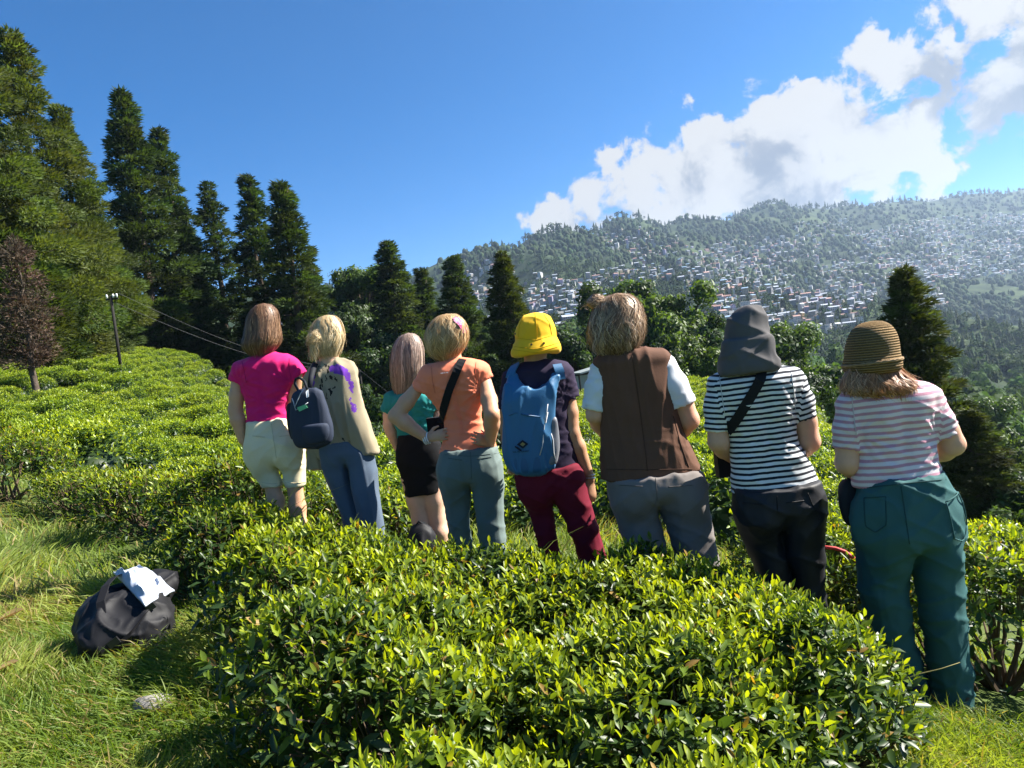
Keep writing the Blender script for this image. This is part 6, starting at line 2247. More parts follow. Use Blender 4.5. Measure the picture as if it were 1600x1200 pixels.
# ---- 8: pink stripes, crochet hat, teal trousers
p = Person(8, 'person in a pink and white striped top, teal trousers and brown crochet hat')
tor = p.stack([(1346, 1420, 598, 0.7), (1328, 1452, 606), (1317, 1466, 616), (1317, 1467, 633), (1322, 1463, 660), (1328, 1460, 690), (1329, 1463, 715), (1329, 1468, 735), (1330, 1472, 752)], 0.56, round_top=0.015)
s1, ql = sleeve(p, [(1330, 630), (1325, 668), (1323, 702)], (0.060, 0.060, 0.056)); s2, qr = sleeve(p, [(1452, 628), (1465, 656), (1473, 682)], (0.062, 0.064, 0.060))
m_st8 = stripes_mat('pink_white_stripe', (0.74, 0.64, 0.65), (0.55, 0.27, 0.34), 0.0285, 0.46, edge=0.14)
hips, trs = legs_shapes(p, [(1336, 1472, 742), (1333, 1482, 760), (1331, 1494, 785), (1331, 1500, 812), (1333, 1501, 838), (1336, 1500, 852)],
                        [([(1334, 1420, 862), (1338, 1421, 900), (1345, 1422, 940), (1359, 1428, 985), (1378, 1439, 1030), (1396, 1452, 1070), (1408, 1462, 1104)], 0.05),
                         ([(1424, 1502, 862), (1428, 1504, 900), (1434, 1507, 940), (1441, 1511, 985), (1448, 1515, 1030), (1454, 1519, 1070), (1458, 1523, 1106)], -0.04)],
                        [(1375, 815, (0.115, 0.085, 0.115)), (1456, 812, (0.105, 0.09, 0.115))])
hc = add_body(leg_stacks=list(LEG_STACKS), p=p, skin=SK[6], head_px=(1362, 556), yaw=0.1, torso=tor, hips=hips, legs=[((1380, 850), (1438, 1070)), ((1460, 850), (1488, 1075))],
              arms=[dict(p=[(1462, 640, 0), (1488, 694, 0.0), (1440, 718, 0.27)], back=(0.5, -0.2, 0.6), thumb=(-0.5, 0, 0.6), r=(0.056, 0.050, 0.030)),
               dict(p=[(1326, 640, 0), (1324, 724, 0.0), (1360, 745, 0.27)], back=(-0.5, -0.2, 0.6), thumb=(0.5, 0, 0.6), r=(0.056, 0.050, 0.030))])
p.mesh('striped_top', [(tor.shape(), 0)] + s1 + s2, 0.0080, m_st8, (0.0055, 'shirt'), attrs={'h': stripe_h(tor, ql, qr)}, cuts=take_cuts(), form=back_form(tor, [p.w(*q) for q in PITS[p.k]]))
m_teal8 = fabric('teal_corduroy', (0.036, 0.100, 0.100), 0.8, 0.12, sheen=0.15)
pants8 = p.mesh('trousers', trs[0], 0.0090, m_teal8, (0.0080, 'pants'), groups=trs[1])
mbp = MB()      # patch pocket stitched on the seat
hs_ = Stack(p.rows([(1336, 1472, 742), (1333, 1482, 760), (1331, 1494, 785), (1331, 1500, 812), (1333, 1501, 838), (1336, 1500, 852)], 0.74), n=2.4)
for (pts) in ([(1441, 772), (1474, 762)], [(1441, 772), (1452, 826)], [(1474, 762), (1488, 812)], [(1452, 826), (1470, 832), (1488, 812)]):
    pw = np.array([p.w(x, y) for x, y in pts]); tt = np.linspace(0, 1, 8)
    q = np.stack([np.interp(tt, np.linspace(0, 1, len(pw)), pw[:, i]) for i in range(3)], -1)
    bc = p.w(1456, 812, -0.035)
    q[:, 1] = [min(hs_.surf(x, z, 0.002), bc[1] - 0.09 * math.sqrt(max(0.0, 1 - ((x - bc[0]) / 0.105) ** 2 - ((z - bc[2]) / 0.115) ** 2))) - 0.012 for x, z in zip(q[:, 0], q[:, 2])]
    mbp.tube(q, 0.0032, 5)
mbp.build('pocket_seam', m_teal8, pants8, smooth=True)
m_croc = mat('crochet_straw', (0.20, 0.125, 0.052), 0.85, 0.15)
nt, b = nt_of(m_croc)
hh = attr(nt, 'h', 'Fac')
ring = math_node(nt, 'SINE', math_node(nt, 'MULTIPLY', hh, 2 * math.pi / 0.0105))
tco = nt.nodes.new('ShaderNodeTexCoord').outputs['Object']
kn = noise_tex(nt, 190.0, 2.0, 0.5, tco)
hgt = math_node(nt, 'ADD', math_node(nt, 'MULTIPLY', ring, 0.5), math_node(nt, 'MULTIPLY', kn, 0.9))
nt.links.new(mixc(nt, maprange(nt, hgt, -0.2, 1.1, 0, 1), (0.10, 0.058, 0.022), (0.30, 0.195, 0.085)), b.inputs['Base Color'])
bump(nt, b, hgt, 0.9, 0.006)
crown = p.stack(dome(1320, 1404, 500, 546) + [(1319, 1405, 552), (1318, 1406, 562)], 1.0, 0.0, n=2.1, round_top=0.03)
brim = p.stack([(1318, 1406, 560), (1316, 1408, 568), (1318, 1408, 577), (1326, 1402, 585)], 1.05, 0.0, n=2.1, round_top=0.01, round_bot=0.01)


def hat_rings(V):
    ztop = crown.zs[-1]; xc, yc, a, b_ = crown.at(ztop - 0.05)
    r = np.hypot(V[:, 0] - xc, V[:, 1] - yc)
    return np.where(V[:, 2] > ztop - 0.03, r + (ztop - V[:, 2]) * 0.6, 0.075 + (ztop - V[:, 2]))


hat = p.mesh('hat', [(crown.shape(), 0), (brim.shape(), 0.01)], 0.0075, m_croc, None, attrs={'h': hat_rings}, cuts=[(ell(p.w(1362, 594), (0.10, 0.12, 0.06)), 0.01)])
mbp = MB()
a = np.linspace(0, 2 * math.pi, 40)
zc_ = p.w(1362, 566)[2]
xc, yc, aa, b_ = brim.at(zc_)
for ph in (0, math.pi):
    mbp.tube([np.array([xc + (aa + 0.004) * math.sin(t), yc - (b_ + 0.004) * math.cos(t), zc_ + 0.004 * math.sin(t * 13 + ph) + 0.006 * math.sin(t + 1)]) for t in a], 0.0042, 6, cap=False)
mbp.build('hat_band', mat('hat_cord', (0.26, 0.17, 0.09), 0.8, 0.2), hat, smooth=True)
AU = [(0.36, 0.165, 0.070), (0.50, 0.26, 0.12), (0.26, 0.11, 0.045), (0.62, 0.37, 0.20)]
hst = p.stack([(1330, 1396, 560), (1322, 1406, 575), (1316, 1414, 588), (1311, 1428, 600), (1316, 1436, 610), (1345, 1430, 620)], 0.78, -0.012, n=2.2, round_top=0.03, round_bot=0.03)
face = ell(hc + np.array([0.1, 1.0, -0.35]) * 0.14, (0.085, 0.08, 0.14), 0.1)
hair_base(p, [(hst.shape(-0.008), 0)], (0.30, 0.15, 0.07), [(face, 0.01)])
strands(p, hst, 1600, AU, 0.1, 0.6, 0.12, length=(0.6, 1.12), start=(0, 0.4), flare=0.04, wild=1.0)
P8 = p


# ---- seams, pockets and hems laid on the cloth
from mathutils.bvhtree import BVHTree


def trace(per, ob, pts, r, material, name, n=14, off=0.0012):
    """A raised seam following the surface of a garment through pixel points."""
    me = ob.data
    bv = BVHTree.FromPolygons([v.co for v in me.vertices], [tuple(f.vertices) for f in me.polygons])
    o0 = Vector(np.array(CAM) - per.loc)
    px = np.array(pts, float)
    t = np.linspace(0, 1, len(px)); tt = np.linspace(0, 1, n)
    q = []
    for x, y in zip(np.interp(tt, t, px[:, 0]), np.interp(tt, t, px[:, 1])):
        hit, nn, _, _ = bv.ray_cast(o0, Vector(pix_dir(x, y)).normalized())
        if hit is not None:
            q.append(np.array(hit + nn * off))
    if len(q) > 2:
        mb = MB(); mb.tube(q, r, 5)
        return mb.build(name, material, ob, smooth=True)


def part_of(per, name):
    return next(c for c in per.root.children if c.name.split('.')[0] == name)


def dark(m, f=0.6):
    d = m.copy(); d.name = m.name + '_seam'
    nt, b = nt_of(d)
    for l in list(b.inputs['Base Color'].links):
        src = l.from_socket
        nt.links.new(mixc(nt, 1.0, src, (f, f, f), 'MULTIPLY'), b.inputs['Base Color'])
    return d


g = part_of(P4, 'trousers'); md = dark(m_gg)
trace(P4, g, [(700, 716), (722, 719)], 0.0022, md, 'pocket_welt'); trace(P4, g, [(746, 717), (768, 714)], 0.0022, md, 'pocket_welt')
trace(P4, g, [(735, 706), (736, 725), (737, 748)], 0.0018, md, 'centre_seam'); trace(P4, g, [(690, 710), (735, 713), (779, 708)], 0.0016, md, 'waistband_seam')
g = part_of(P6, 'trousers'); md = dark(m_grey)
for q in ([(968, 758), (1004, 760)], [(1044, 761), (1082, 758)]):
    trace(P6, g, q, 0.0024, md, 'pocket_welt')
trace(P6, g, [(1024, 746), (1026, 765), (1027, 782)], 0.0018, md, 'centre_seam')
g = part_of(P7, 'trousers'); md = dark(part_of(P7, 'trousers').data.materials[0], 0.5)
for q in ([(1262, 770), (1270, 790), (1281, 812)], [(1160, 785), (1192, 788)], [(1228, 786), (1256, 782)], [(1214, 775), (1215, 800)]):
    trace(P7, g, q, 0.0022, md, 'pocket_seam')
g = pants8; md = dark(m_teal8)
for q in ([(1350, 778), (1384, 776)], [(1350, 778), (1352, 822), (1368, 832), (1385, 820), (1384, 776)], [(1336, 764), (1400, 757), (1478, 749)], [(1408, 760), (1414, 800), (1421, 850)]):
    trace(P8, g, q, 0.0022, md, 'seam', 20)
g = part_of(P1, 'shorts'); md = dark(m_cream, 0.75)
for q in ([(394, 681), (414, 683)], [(436, 682), (456, 680)], [(424, 662), (428, 690), (432, 716)], [(409, 754), (426, 756), (441, 754)], [(446, 754), (462, 755), (478, 753)]):
    trace(P1, g, q, 0.0018, md, 'seam')
g = part_of(P6, 'waistcoat'); md = dark(m_vest)
for q in ([(988, 556), (1000, 640), (1012, 736)], [(948, 733), (1012, 734), (1082, 733)], [(1052, 650), (1062, 690), (1076, 730)]):
    trace(P6, g, q, 0.0022, md, 'seam', 24)
for per, nm, m_, lines in ((P7, 'striped_top', (0.45, 0.46, 0.48), ([(1124, 588), (1128, 615), (1132, 645)], [(1236, 582), (1240, 610), (1243, 642)])),
                           (P8, 'striped_top', (0.55, 0.46, 0.48), ([(1330, 612), (1334, 645), (1338, 680)],)),
                           (P1, 'shirt', (0.45, 0.010, 0.11), ([(378, 564), (382, 580), (385, 598)], [(452, 560), (452, 576), (455, 594)])),
                           (P4, 'shirt', (0.66, 0.17, 0.09), ([(674, 572), (676, 595), (680, 614)], [(744, 566), (742, 585), (746, 600)])),
                           (P5, 'shirt', (0.02, 0.015, 0.032), ([(880, 574), (876, 595), (878, 618)],))):
    md = mat(nm + '_seam', m_, 0.85, 0.1)
    for q in lines:
        trace(per, part_of(per, nm), q, 0.0018, md, 'armhole_seam')
md = mat('hat_stitching', (0.62, 0.34, 0.012), 0.8, 0.1)
hat5 = part_of(P5, 'hat')
for q in ([(801, 541), (836, 546), (872, 536)], [(799, 546), (836, 551), (874, 541)], [(806, 528), (836, 532), (866, 523)], [(836, 489), (838, 508), (839, 529)], [(820, 491), (812, 508), (810, 527)], [(850, 492), (859, 506), (862, 523)]):
    trace(P5, hat5, q, 0.0013, md, 'stitching', 22)

# ------------------------------------------------------------------ bags and small things
def skin_shapes(name, shapes, voxel, material, parent, cuts=(), fold=None, relax_n=1, seed=0, org=(0, 0, 0)):
    lo = np.min([s[0][1] for s in shapes], 0) - 0.03; hi = np.max([s[0][2] for s in shapes], 0) + 0.03
    g = Field(lo, hi, voxel)
    for s, k in shapes:
        g.add(s, k)
    for s, k in cuts:
        g.add(s, k, cut=True)
    V, Q = g.skin()
    V = relax(V, Q, relax_n)
    if fold:
        V = folds(V, vert_normals(V, Q), fold[0], fold[1], seed)
    return obj(name, mesh_np(name, V - np.asarray(org), Q, material, smooth=True), parent)


# blue daypack worn by the person in the yellow hat
p = P5
m_blue = fabric('blue_ripstop', (0.022, 0.125, 0.27), 0.5, 0.10, spec=0.4, trans=0.06)
m_blue2 = fabric('deep_blue_ripstop', (0.012, 0.085, 0.20), 0.5, 0.10, spec=0.4)
m_greyside = fabric('grey_side_panel', (0.14, 0.145, 0.17), 0.5, 0.1, spec=0.4)
pack = tag(empty('backpack', tuple(p.loc)), 'light blue daypack worn on the back of the yellow-hatted person', 'backpack')
pk = p.stack([(797, 878, 577, 0.16, -0.075), (793, 877, 588, 0.20, -0.095), (789, 872, 602, 0.28, -0.12), (787, 868, 618, 0.34, -0.132), (787, 867, 640), (786, 868, 670), (787, 870, 700), (792, 870, 722), (802, 866, 738), (814, 858, 746)], 0.36, -0.135, n=2.6, round_top=0.012, round_bot=0.06)
neck_cut = ell(p.w(833, 572, -0.14), (0.098, 0.40, 0.118))
skin_shapes('main_body', [(pk.shape(), 0)], 0.0078, m_blue, pack, [(neck_cut, 0.008)], (0.0085, 'drape'), seed=2)
low = p.stack([(795, 862, 706), (797, 863, 722), (806, 860, 737), (818, 852, 744)], 0.36, -0.137, n=2.6, round_top=0.004, round_bot=0.05)
skin_shapes('lower_panel', [(low.shape(0.004), 0)], 0.0085, m_blue2, pack)
side = p.stack([(857, 868, 650), (856, 871, 680), (855, 873, 705), (852, 870, 728)], 0.9, -0.145, n=2.2, round_top=0.03, round_bot=0.03)
skin_shapes('side_panel', [(side.shape(0.003), 0)], 0.0085, m_greyside, pack, fold=(0.005, 'drape'), seed=7)
for pts in ([(797, 592), (800, 580), (806, 570)], [(874, 592), (872, 580), (868, 570)]):
    strap_on(T5, pts, p, 0.050, 0.010, m_blue, 'shoulder_strap', pack, 0.008)
mb = MB()           # pale tightening cords on the right side
for pts in ([(853, 628), (851, 642), (848, 658), (845, 690), (841, 704)], [(846, 648), (850, 656), (853, 640)], [(858, 672), (861, 682), (862, 700), (864, 710)]):
    qq = np.array([p.w(x, y) for x, y in pts]); qq[:, 1] = [min(pk.surf(x, z, 0.007), side.surf(x, z, 0.007)) for x, z in qq[:, [0, 2]]]
    mb.tube(qq, 0.003, 5)
mb.build('cord', mat('silver_cord', (0.5, 0.5, 0.52), 0.4, 0.4), pack, smooth=True)
q = np.array([p.w(x, y) for x, y in ((795, 645), (806, 641), (818, 644), (842, 647))])
q[:, 1] = [pk.surf(x, z, 0.004) for x, z in q[:, [0, 2]]]
mb = MB(); mb.tube(q, 0.0035, 6); mb.build('zip', m_blue2, pack, smooth=True)
mb = MB()           # emblem: dark diamond over a swoosh
m_ink = mat('dark_print', (0.006, 0.012, 0.03), 0.6, 0.2)


def on_pack(px, py, off=0.0075):
    c = p.w(px, py); c[1] = pk.surf(c[0], c[2], off); return c


dm = [(815.5, 681), (824, 687), (816, 694), (807, 688)]
mb.add([on_pack(*a) for a in dm] + [on_pack(*a) + np.array([0, 0.002, 0]) for a in dm], [(3, 2, 1, 0), (0, 1, 5, 4), (1, 2, 6, 5), (2, 3, 7, 6), (3, 0, 4, 7)])
sw = [(804, 690), (809, 692), (814, 696), (813, 698), (808, 695), (804, 692)]
mb.add([on_pack(*a) for a in sw] + [on_pack(*a) + np.array([0, 0.002, 0]) for a in sw], [(5, 4, 3, 2, 1, 0)] + [(i, (i + 1) % 6, 6 + (i + 1) % 6, 6 + i) for i in range(6)])
mb.build('emblem', m_ink, pack)
mb = MB()
dm = [(815.5, 684.5), (819.5, 687.3), (816, 690.5), (811.5, 688)]
mb.add([on_pack(*a, 0.0085) for a in dm] + [on_pack(*a) for a in dm], [(3, 2, 1, 0), (0, 1, 5, 4), (1, 2, 6, 5), (2, 3, 7, 6), (3, 0, 4, 7)])
mb.build('emblem_centre', mat('gold_print', (0.25, 0.20, 0.08), 0.6, 0.2), pack)


def text_mesh(name, body, size, material, parent, M):
    cu = bpy.data.curves.new(name, 'FONT')
    cu.body = body; cu.size = size; cu.extrude = 0.0006; cu.align_x = 'LEFT'
    to = bpy.data.objects.new(name, cu)
    COL.objects.link(to)
    dg = bpy.context.evaluated_depsgraph_get()
    me = bpy.data.meshes.new_from_object(to.evaluated_get(dg))
    bpy.data.objects.remove(to)
    me.materials.clear(); me.materials.append(material)
    o = obj(name, me, parent)
    o.matrix_local = M
    return o


a0, a1 = on_pack(801, 700.5, 0.010), on_pack(827, 698.5, 0.010)
xa = unit(a1 - a0); za = np.array([0, 0, 1.0]); ya = unit(np.cross(za, xa)); za = np.cross(xa, ya)
M = Matrix([[xa[0], za[0], -ya[0], a0[0]], [xa[1], za[1], -ya[1], a0[1]], [xa[2], za[2], -ya[2], a0[2]], [0, 0, 0, 1]])
text_mesh('lettering', 'SEA TO SUMMIT', 0.0118, m_ink, pack, M)

# navy backpack on the left shoulder of the blonde
p = P2
m_bp = fabric('navy_canvas', (0.030, 0.038, 0.060), 0.7, 0.12)
m_bp2 = fabric('black_canvas', (0.018, 0.020, 0.026), 0.7, 0.12)
bp = tag(empty('backpack', tuple(p.loc)), 'navy backpack with grey cord hanging beside the blonde in the kimono jacket', 'backpack')
bk = p.stack([(466, 488, 604), (459, 498, 611), (455, 507, 628), (454, 514, 650), (456, 519, 672), (462, 518, 690), (470, 512, 702)], 0.42, -0.21, n=2.5, round_top=0.04, round_bot=0.04)
skin_shapes('main_body', [(bk.shape(), 0)], 0.0082, m_bp, bp, fold=(0.005, 'drape'), seed=3)
sp_ = p.stack([(447, 462, 628), (448, 466, 645), (450, 468, 665), (456, 472, 688)], 0.8, -0.20, n=2.3, round_top=0.03, round_bot=0.03)
skin_shapes('side_pocket', [(sp_.shape(), 0)], 0.009, m_bp2, bp, fold=(0.004, 'drape'), seed=4)
fp = p.stack([(470, 512, 662), (474, 514, 680), (480, 508, 694)], 0.5, -0.245, n=2.4, round_top=0.02, round_bot=0.02)
skin_shapes('front_pocket', [(fp.shape(), 0)], 0.009, m_bp, bp, seed=5)
mb = MB()
qa = [p.w(480, 608, -0.26), p.w(476, 596, -0.22), p.w(468, 590, -0.17), p.w(462, 592, -0.14), p.w(461, 600, -0.16), p.w(466, 610, -0.22)]
mb.tube(qa, 0.008, 6); mb.build('carry_loop', m_bp2, bp, smooth=True)
mb = MB()
mb.tube([p.w(484, 606, -0.2), p.w(486, 590, -0.16), p.w(489, 578, -0.11), p.w(492, 570, -0.05)], [0.016, 0.018, 0.02, 0.02], 6); mb.build('shoulder_strap', m_bp2, bp, smooth=True)
m_cord = mat('grey_cord', (0.45, 0.47, 0.5), 0.6, 0.3)
mb = MB()


def on_bk(px, py, off=0.006):
    c = p.w(px, py, -0.21); c[1] = bk.surf(c[0], c[2], off); return c


mb.tube([on_bk(x, y) for x, y in ((459, 622), (462, 628), (464, 636), (468, 626), (473, 614), (477, 608))], 0.003, 5)
mb.tube([on_bk(x, y) for x, y in ((463, 632), (466, 640), (472, 636), (480, 632), (485, 628))], 0.0025, 5)
mb.build('cord', m_cord, bp, smooth=True)
mb = MB()
tg = [(468, 636), (481, 631), (485, 636), (472, 642)]
mb.add([on_bk(*a, 0.009) for a in tg] + [on_bk(*a, 0.006) for a in tg], [(3, 2, 1, 0), (0, 1, 5, 4), (1, 2, 6, 5), (2, 3, 7, 6), (3, 0, 4, 7)])
mb.build('green_tag', mat('green_tag', (0.12, 0.42, 0.20), 0.6, 0.3), bp)
mb = MB()
tg = [(481, 612), (484, 607), (486, 619), (483, 621)]
mb.add([on_bk(*a, 0.010) for a in tg] + [on_bk(*a, 0.006) for a in tg], [(3, 2, 1, 0), (0, 1, 5, 4), (1, 2, 6, 5), (2, 3, 7, 6), (3, 0, 4, 7)])
mb.build('white_clip', mat('white_clip', (0.7, 0.72, 0.75), 0.4, 0.4), bp)

# black waist pouch at the left hip of the person in the crochet hat
p = P8
pouch = tag(empty('hip_bag', tuple(p.loc)), 'small black bag hanging at the left hip of the teal trousers', 'bag')
hp = p.stack([(1314, 1340, 748), (1311, 1343, 762), (1310, 1344, 785), (1314, 1342, 805), (1322, 1340, 822)], 0.8, 0.05, n=2.4, round_top=0.03, round_bot=0.03)
skin_shapes('body', [(hp.shape(), 0)], 0.009, m_bp2, pouch, fold=(0.005, 'drape'), seed=6)
mb = MB(); mb.tube([p.w(1325, 752, 0.05), p.w(1330, 735, 0.12), p.w(1345, 720, 0.2)], 0.008, 6); mb.build('strap', m_bp2, pouch, smooth=True)

# the big black bag on the grass with a white jacket on top
bx, by = P(200, 985, 3.3)[0], 3.32
bz = gz(bx, by)
O = np.array([bx, by, bz])
m_duf = fabric('black_nylon', (0.010, 0.010, 0.012), 0.6, 0.15, spec=0.22)
duf = tag(empty('holdall', tuple(O)), 'large black holdall lying on the grass at the left', 'bag')


def B(px, py, D):
    return P(px, py, D) - O


sh = [(cone(B(168, 1000, 3.20), B(228, 990, 3.26), 0.125, 0.12), 0.0), (cone(B(160, 965, 3.28), B(228, 958, 3.34), 0.105, 0.11), 0.06),
      (cone(B(175, 940, 3.40), B(240, 930, 3.52), 0.075, 0.09), 0.05), (ell(B(250, 912, 3.60), (0.10, 0.09, 0.075)), 0.04), (cone(B(140, 985, 3.28), B(145, 945, 3.36), 0.05, 0.04), 0.05)]
skin_shapes('main_body', sh, 0.0085, m_duf, duf, fold=(0.013, 'pants'), seed=11)
mb = MB()
pts = [B(172, 1000, 3.13), B(160, 965, 3.17), B(157, 940, 3.20), B(165, 915, 3.27), B(178, 901, 3.36), B(192, 897, 3.45)]
mb.ribbon(np.array(pts), unit(np.array([1, 0.2, 0.25])), 0.038, 0.005, unit(np.array([-0.1, -0.9, 0.35]))); mb.build('strap', m_black_web, duf)
mb = MB()
pts = [B(172, 1003, 3.12), B(186, 1006, 3.11), B(205, 990, 3.13), B(225, 965, 3.19), B(238, 950, 3.24)]
mb.ribbon(np.array(pts), unit(np.array([0.4, 0.1, 0.9])), 0.034, 0.005, unit(np.array([0.1, -0.95, 0.3]))); mb.build('strap', m_black_web, duf)
mb = MB()
for c, s in ((B(178, 1004, 3.105), (0.05, 0.012, 0.032)), (B(236, 948, 3.225), (0.04, 0.014, 0.03))):
    mb.box(c, s, np.array(Euler((0, -0.5, 0.2)).to_matrix()))
mb.build('buckle', mat('black_buckle', (0.02, 0.02, 0.022), 0.3, 0.5), duf)
# jacket: a crumpled sheet lying over the bag
nu, nv = 46, 34
c00, c10, c11, c01 = B(178, 899, 3.46), B(236, 902, 3.62), B(274, 928, 3.44), B(228, 952, 3.20)
u = np.linspace(0, 1, nu)[:, None, None]; v = np.linspace(0, 1, nv)[None, :, None]
J = (1 - u) * (1 - v) * c00 + u * (1 - v) * c10 + u * v * c11 + (1 - u) * v * c01
up_ = unit(np.array([0.1, -0.35, 1.0]))
uv = np.stack([u[..., 0] * np.ones((nu, nv)), v[..., 0] * np.ones((nu, nv)), np.zeros((nu, nv))], -1)
bul = 0.055 * np.sin(math.pi * uv[..., 0]) ** 0.6 * np.sin(math.pi * uv[..., 1]) ** 0.6
em = np.clip(np.minimum(np.minimum(uv[..., 0], 1 - uv[..., 0]), np.minimum(uv[..., 1], 1 - uv[..., 1])) * 7, 0.15, 1)
cr = em * 0.012 * vnoise(uv * np.array([5, 7, 1]), 2) + em * 0.034 * (1 - np.abs(vnoise(uv * np.array([3.5, 5, 1]) + 4, 1))) ** 3
J = J + up_ * (bul + cr + 0.022)[..., None]
top = J.reshape(-1, 3); bot = (J - up_ * 0.012).reshape(-1, 3)
ii = (np.arange(nu - 1)[:, None] * nv + np.arange(nv - 1)[None]).ravel()
F1 = np.stack([ii, ii + nv, ii + nv + 1, ii + 1], -1); F2 = F1[:, ::-1] + nu * nv
rim = list(range(0, nu * nv, nv)) + list(range((nu - 1) * nv + 1, nu * nv)) + list(range((nu - 1) * nv - 1, nv - 2, -nv)) + list(range(nv - 2, 0, -1))
rim = np.array(rim); rn = np.roll(rim, -1)
F3 = np.stack([rim, rim + nu * nv, rn + nu * nv, rn], -1)
m_jac = fabric('pale_blue_white_nylon', (0.40, 0.44, 0.52), 0.6, 0.05, spec=0.25)
jk = obj('jacket', mesh_np('jacket', np.concatenate([top, bot]), np.concatenate([F1, F2, F3]), m_jac, smooth=True), loc=tuple(O))
tag(jk, 'crumpled white jacket lying on top of the black holdall', 'jacket')

# black bag at the feet of the long-haired person
bc = P(655, 812, 4.72)
o = tag(empty('daypack', (bc[0], bc[1], gz(bc[0], bc[1]))), 'black daypack on the ground by the bare legs of the long-haired person', 'bag')
g0 = np.array(o.location)
skin_shapes('main_body', [(ell(bc - g0 + np.array([0, 0, -0.16]), (0.10, 0.09, 0.14)), 0), (ell(bc - g0 + np.array([-0.02, 0, -0.24]), (0.12, 0.10, 0.12)), 0.05)], 0.010, m_duf, o, fold=(0.007, 'drape'), seed=13)
mb = MB(); mb.tube([bc - g0 + np.array([-0.03, 0, -0.04]), bc - g0 + np.array([0, -0.03, -0.005]), bc - g0 + np.array([0.035, 0, -0.04])], 0.008, 6); mb.build('carry_loop', m_black_web, o, smooth=True)

# stones and dry leaf litter in the grass
m_stone = mat('grey_stone', (0.22, 0.20, 0.18), 0.9, 0.2)
nt, b = nt_of(m_stone)
sn = noise_tex(nt, 22.0, 6.0)
nt.links.new(mixc(nt, sn, (0.12, 0.11, 0.10), (0.34, 0.32, 0.29)), b.inputs['Base Color']); bump(nt, b, sn, 0.7, 0.02)
for (px, py, D, r, lab) in ((243, 1128, 2.62, (0.075, 0.05, 0.035), 'flat grey stone in the shaded grass below the holdall'),
                            (362, 988, 2.95, (0.022, 0.02, 0.016), 'small pale pebble under the edge of the front hedge'),
                            (210, 780, 8.2, (0.10, 0.07, 0.04), 'pale flat stone in the grass far behind the holdall')):
    c = P(px, py, D)
    V, F = lump(int(px), 3, 1.0)
    V = V * np.array(r)
    g = gz(c[0], c[1])
    tag(obj('stone', mesh_np('stone', V, F, m_stone, smooth=True), loc=(c[0], c[1], g + r[2] * 0.7)), lab, 'stone')
m_dry = leaf_mat('dry_leaf', base=(0.36, 0.24, 0.11), trans=0.25, rough=0.8, spec=0.1, tcol=(1.2, 1.0, 0.7), use_tint=False)
for (px, py, D, L, lab) in ((14, 962, 3.75, 0.15, 'curled dry brown leaf in the grass at the left edge'), (10, 1036, 3.0, 0.10, 'yellow dry leaf scrap by the left edge below the brown leaf')):
    c = P(px, py, D); g = gz(c[0], c[1])
    V, F, _ = leaves_np(np.array([[-L / 2, 0, 0.0]]), np.array([[1, 0.15, 0.1]]), np.array([[0, -0.2, 1.0]]), np.array([L]), np.array([L * 0.28]), np.array([0.2]), np.array([0.5]), np.zeros((1, 3)))
    tag(obj('dry_leaf', mesh_np('dry_leaf', V, F, m_dry), loc=(c[0], c[1], g + 0.07)), lab, 'leaf')

# red rope between the black and the teal trousers
mb = MB()
mb.tube([P(1275, 862, 3.75), P(1290, 855, 3.72), P(1306, 857, 3.70), P(1320, 862, 3.68), P(1334, 872, 3.66), P(1345, 886, 3.66)], 0.010, 8)
tag(mb.build('rope', mat('red_rope', (0.55, 0.07, 0.07), 0.6, 0.3), smooth=True), 'pinkish red rope arching over the tea between black and teal trousers', 'rope')

# dry bent twig sticking out in front of the teal trousers
mb = MB()
mb.tube([P(1395, 1078, 2.62), P(1410, 1062, 2.6), P(1440, 1052, 2.58), P(1470, 1045, 2.57), P(1500, 1035, 2.56)], [0.0026, 0.0024, 0.002, 0.0018, 0.001], 5)
mb.tube([P(1398, 1072, 2.62), P(1405, 1060, 2.61), P(1402, 1052, 2.6)], [0.0018, 0.0014, 0.0008], 4)
twig = mb.build('twig', mat('dry_grass_stalk', (0.30, 0.26, 0.10), 0.7, 0.2), smooth=True)
tag(twig, 'long dry stalk reaching across the legs of the teal trousers', 'stalk')

# utility pole with its wires
pt = P(173, 463, 36); pg = gz(pt[0] , 36)
pole = tag(empty('utility_pole', (pt[0], 36, pg)), 'thin dark utility pole with short crossarm on the tea slope', 'pole')
m_pole = mat('weathered_pole', (0.022, 0.020, 0.018), 0.85, 0.15)
H = pt[2] - pg
mb = MB(); mb.tube([(0, 0, -0.4), (0, 0, H)], [0.085, 0.065], 10); mb.build('post', m_pole, pole, smooth=True)
mb = MB(); mb.box((0.05, 0, H - 0.15), (0.62, 0.07, 0.08)); mb.build('crossarm', m_pole, pole)
m_ins = mat('white_insulator', (0.75, 0.75, 0.75), 0.2, 0.5)
for x in (-0.2, 0.12, 0.3):
    mb = MB(); mb.tube([(x, 0, H - 0.09), (x, 0, H + 0.0), (x, 0, H + 0.08), (x, 0, H + 0.11)], [0.03, 0.055, 0.05, 0.02], 8); mb.build('insulator', m_ins, pole, smooth=True)
p2 = P(562, 578, 52); g2 = gz(p2[0], 52)
pole2 = tag(empty('utility_pole', (p2[0], 52, g2)), 'small distant pole in the shade behind the kimono jacket sleeve', 'pole')
H2 = p2[2] - g2
mb = MB(); mb.tube([(0, 0, -0.4), (0, 0, max(2.5, H2))], [0.08, 0.06], 8); mb.build('post', m_pole, pole2, smooth=True)
mb = MB(); mb.box((0, 0, max(2.4, H2 - 0.15)), (0.7, 0.08, 0.09)); mb.build('crossarm', m_pole, pole2)
m_wire = mat('bare_wire', (0.10, 0.10, 0.105), 0.6, 0.3)
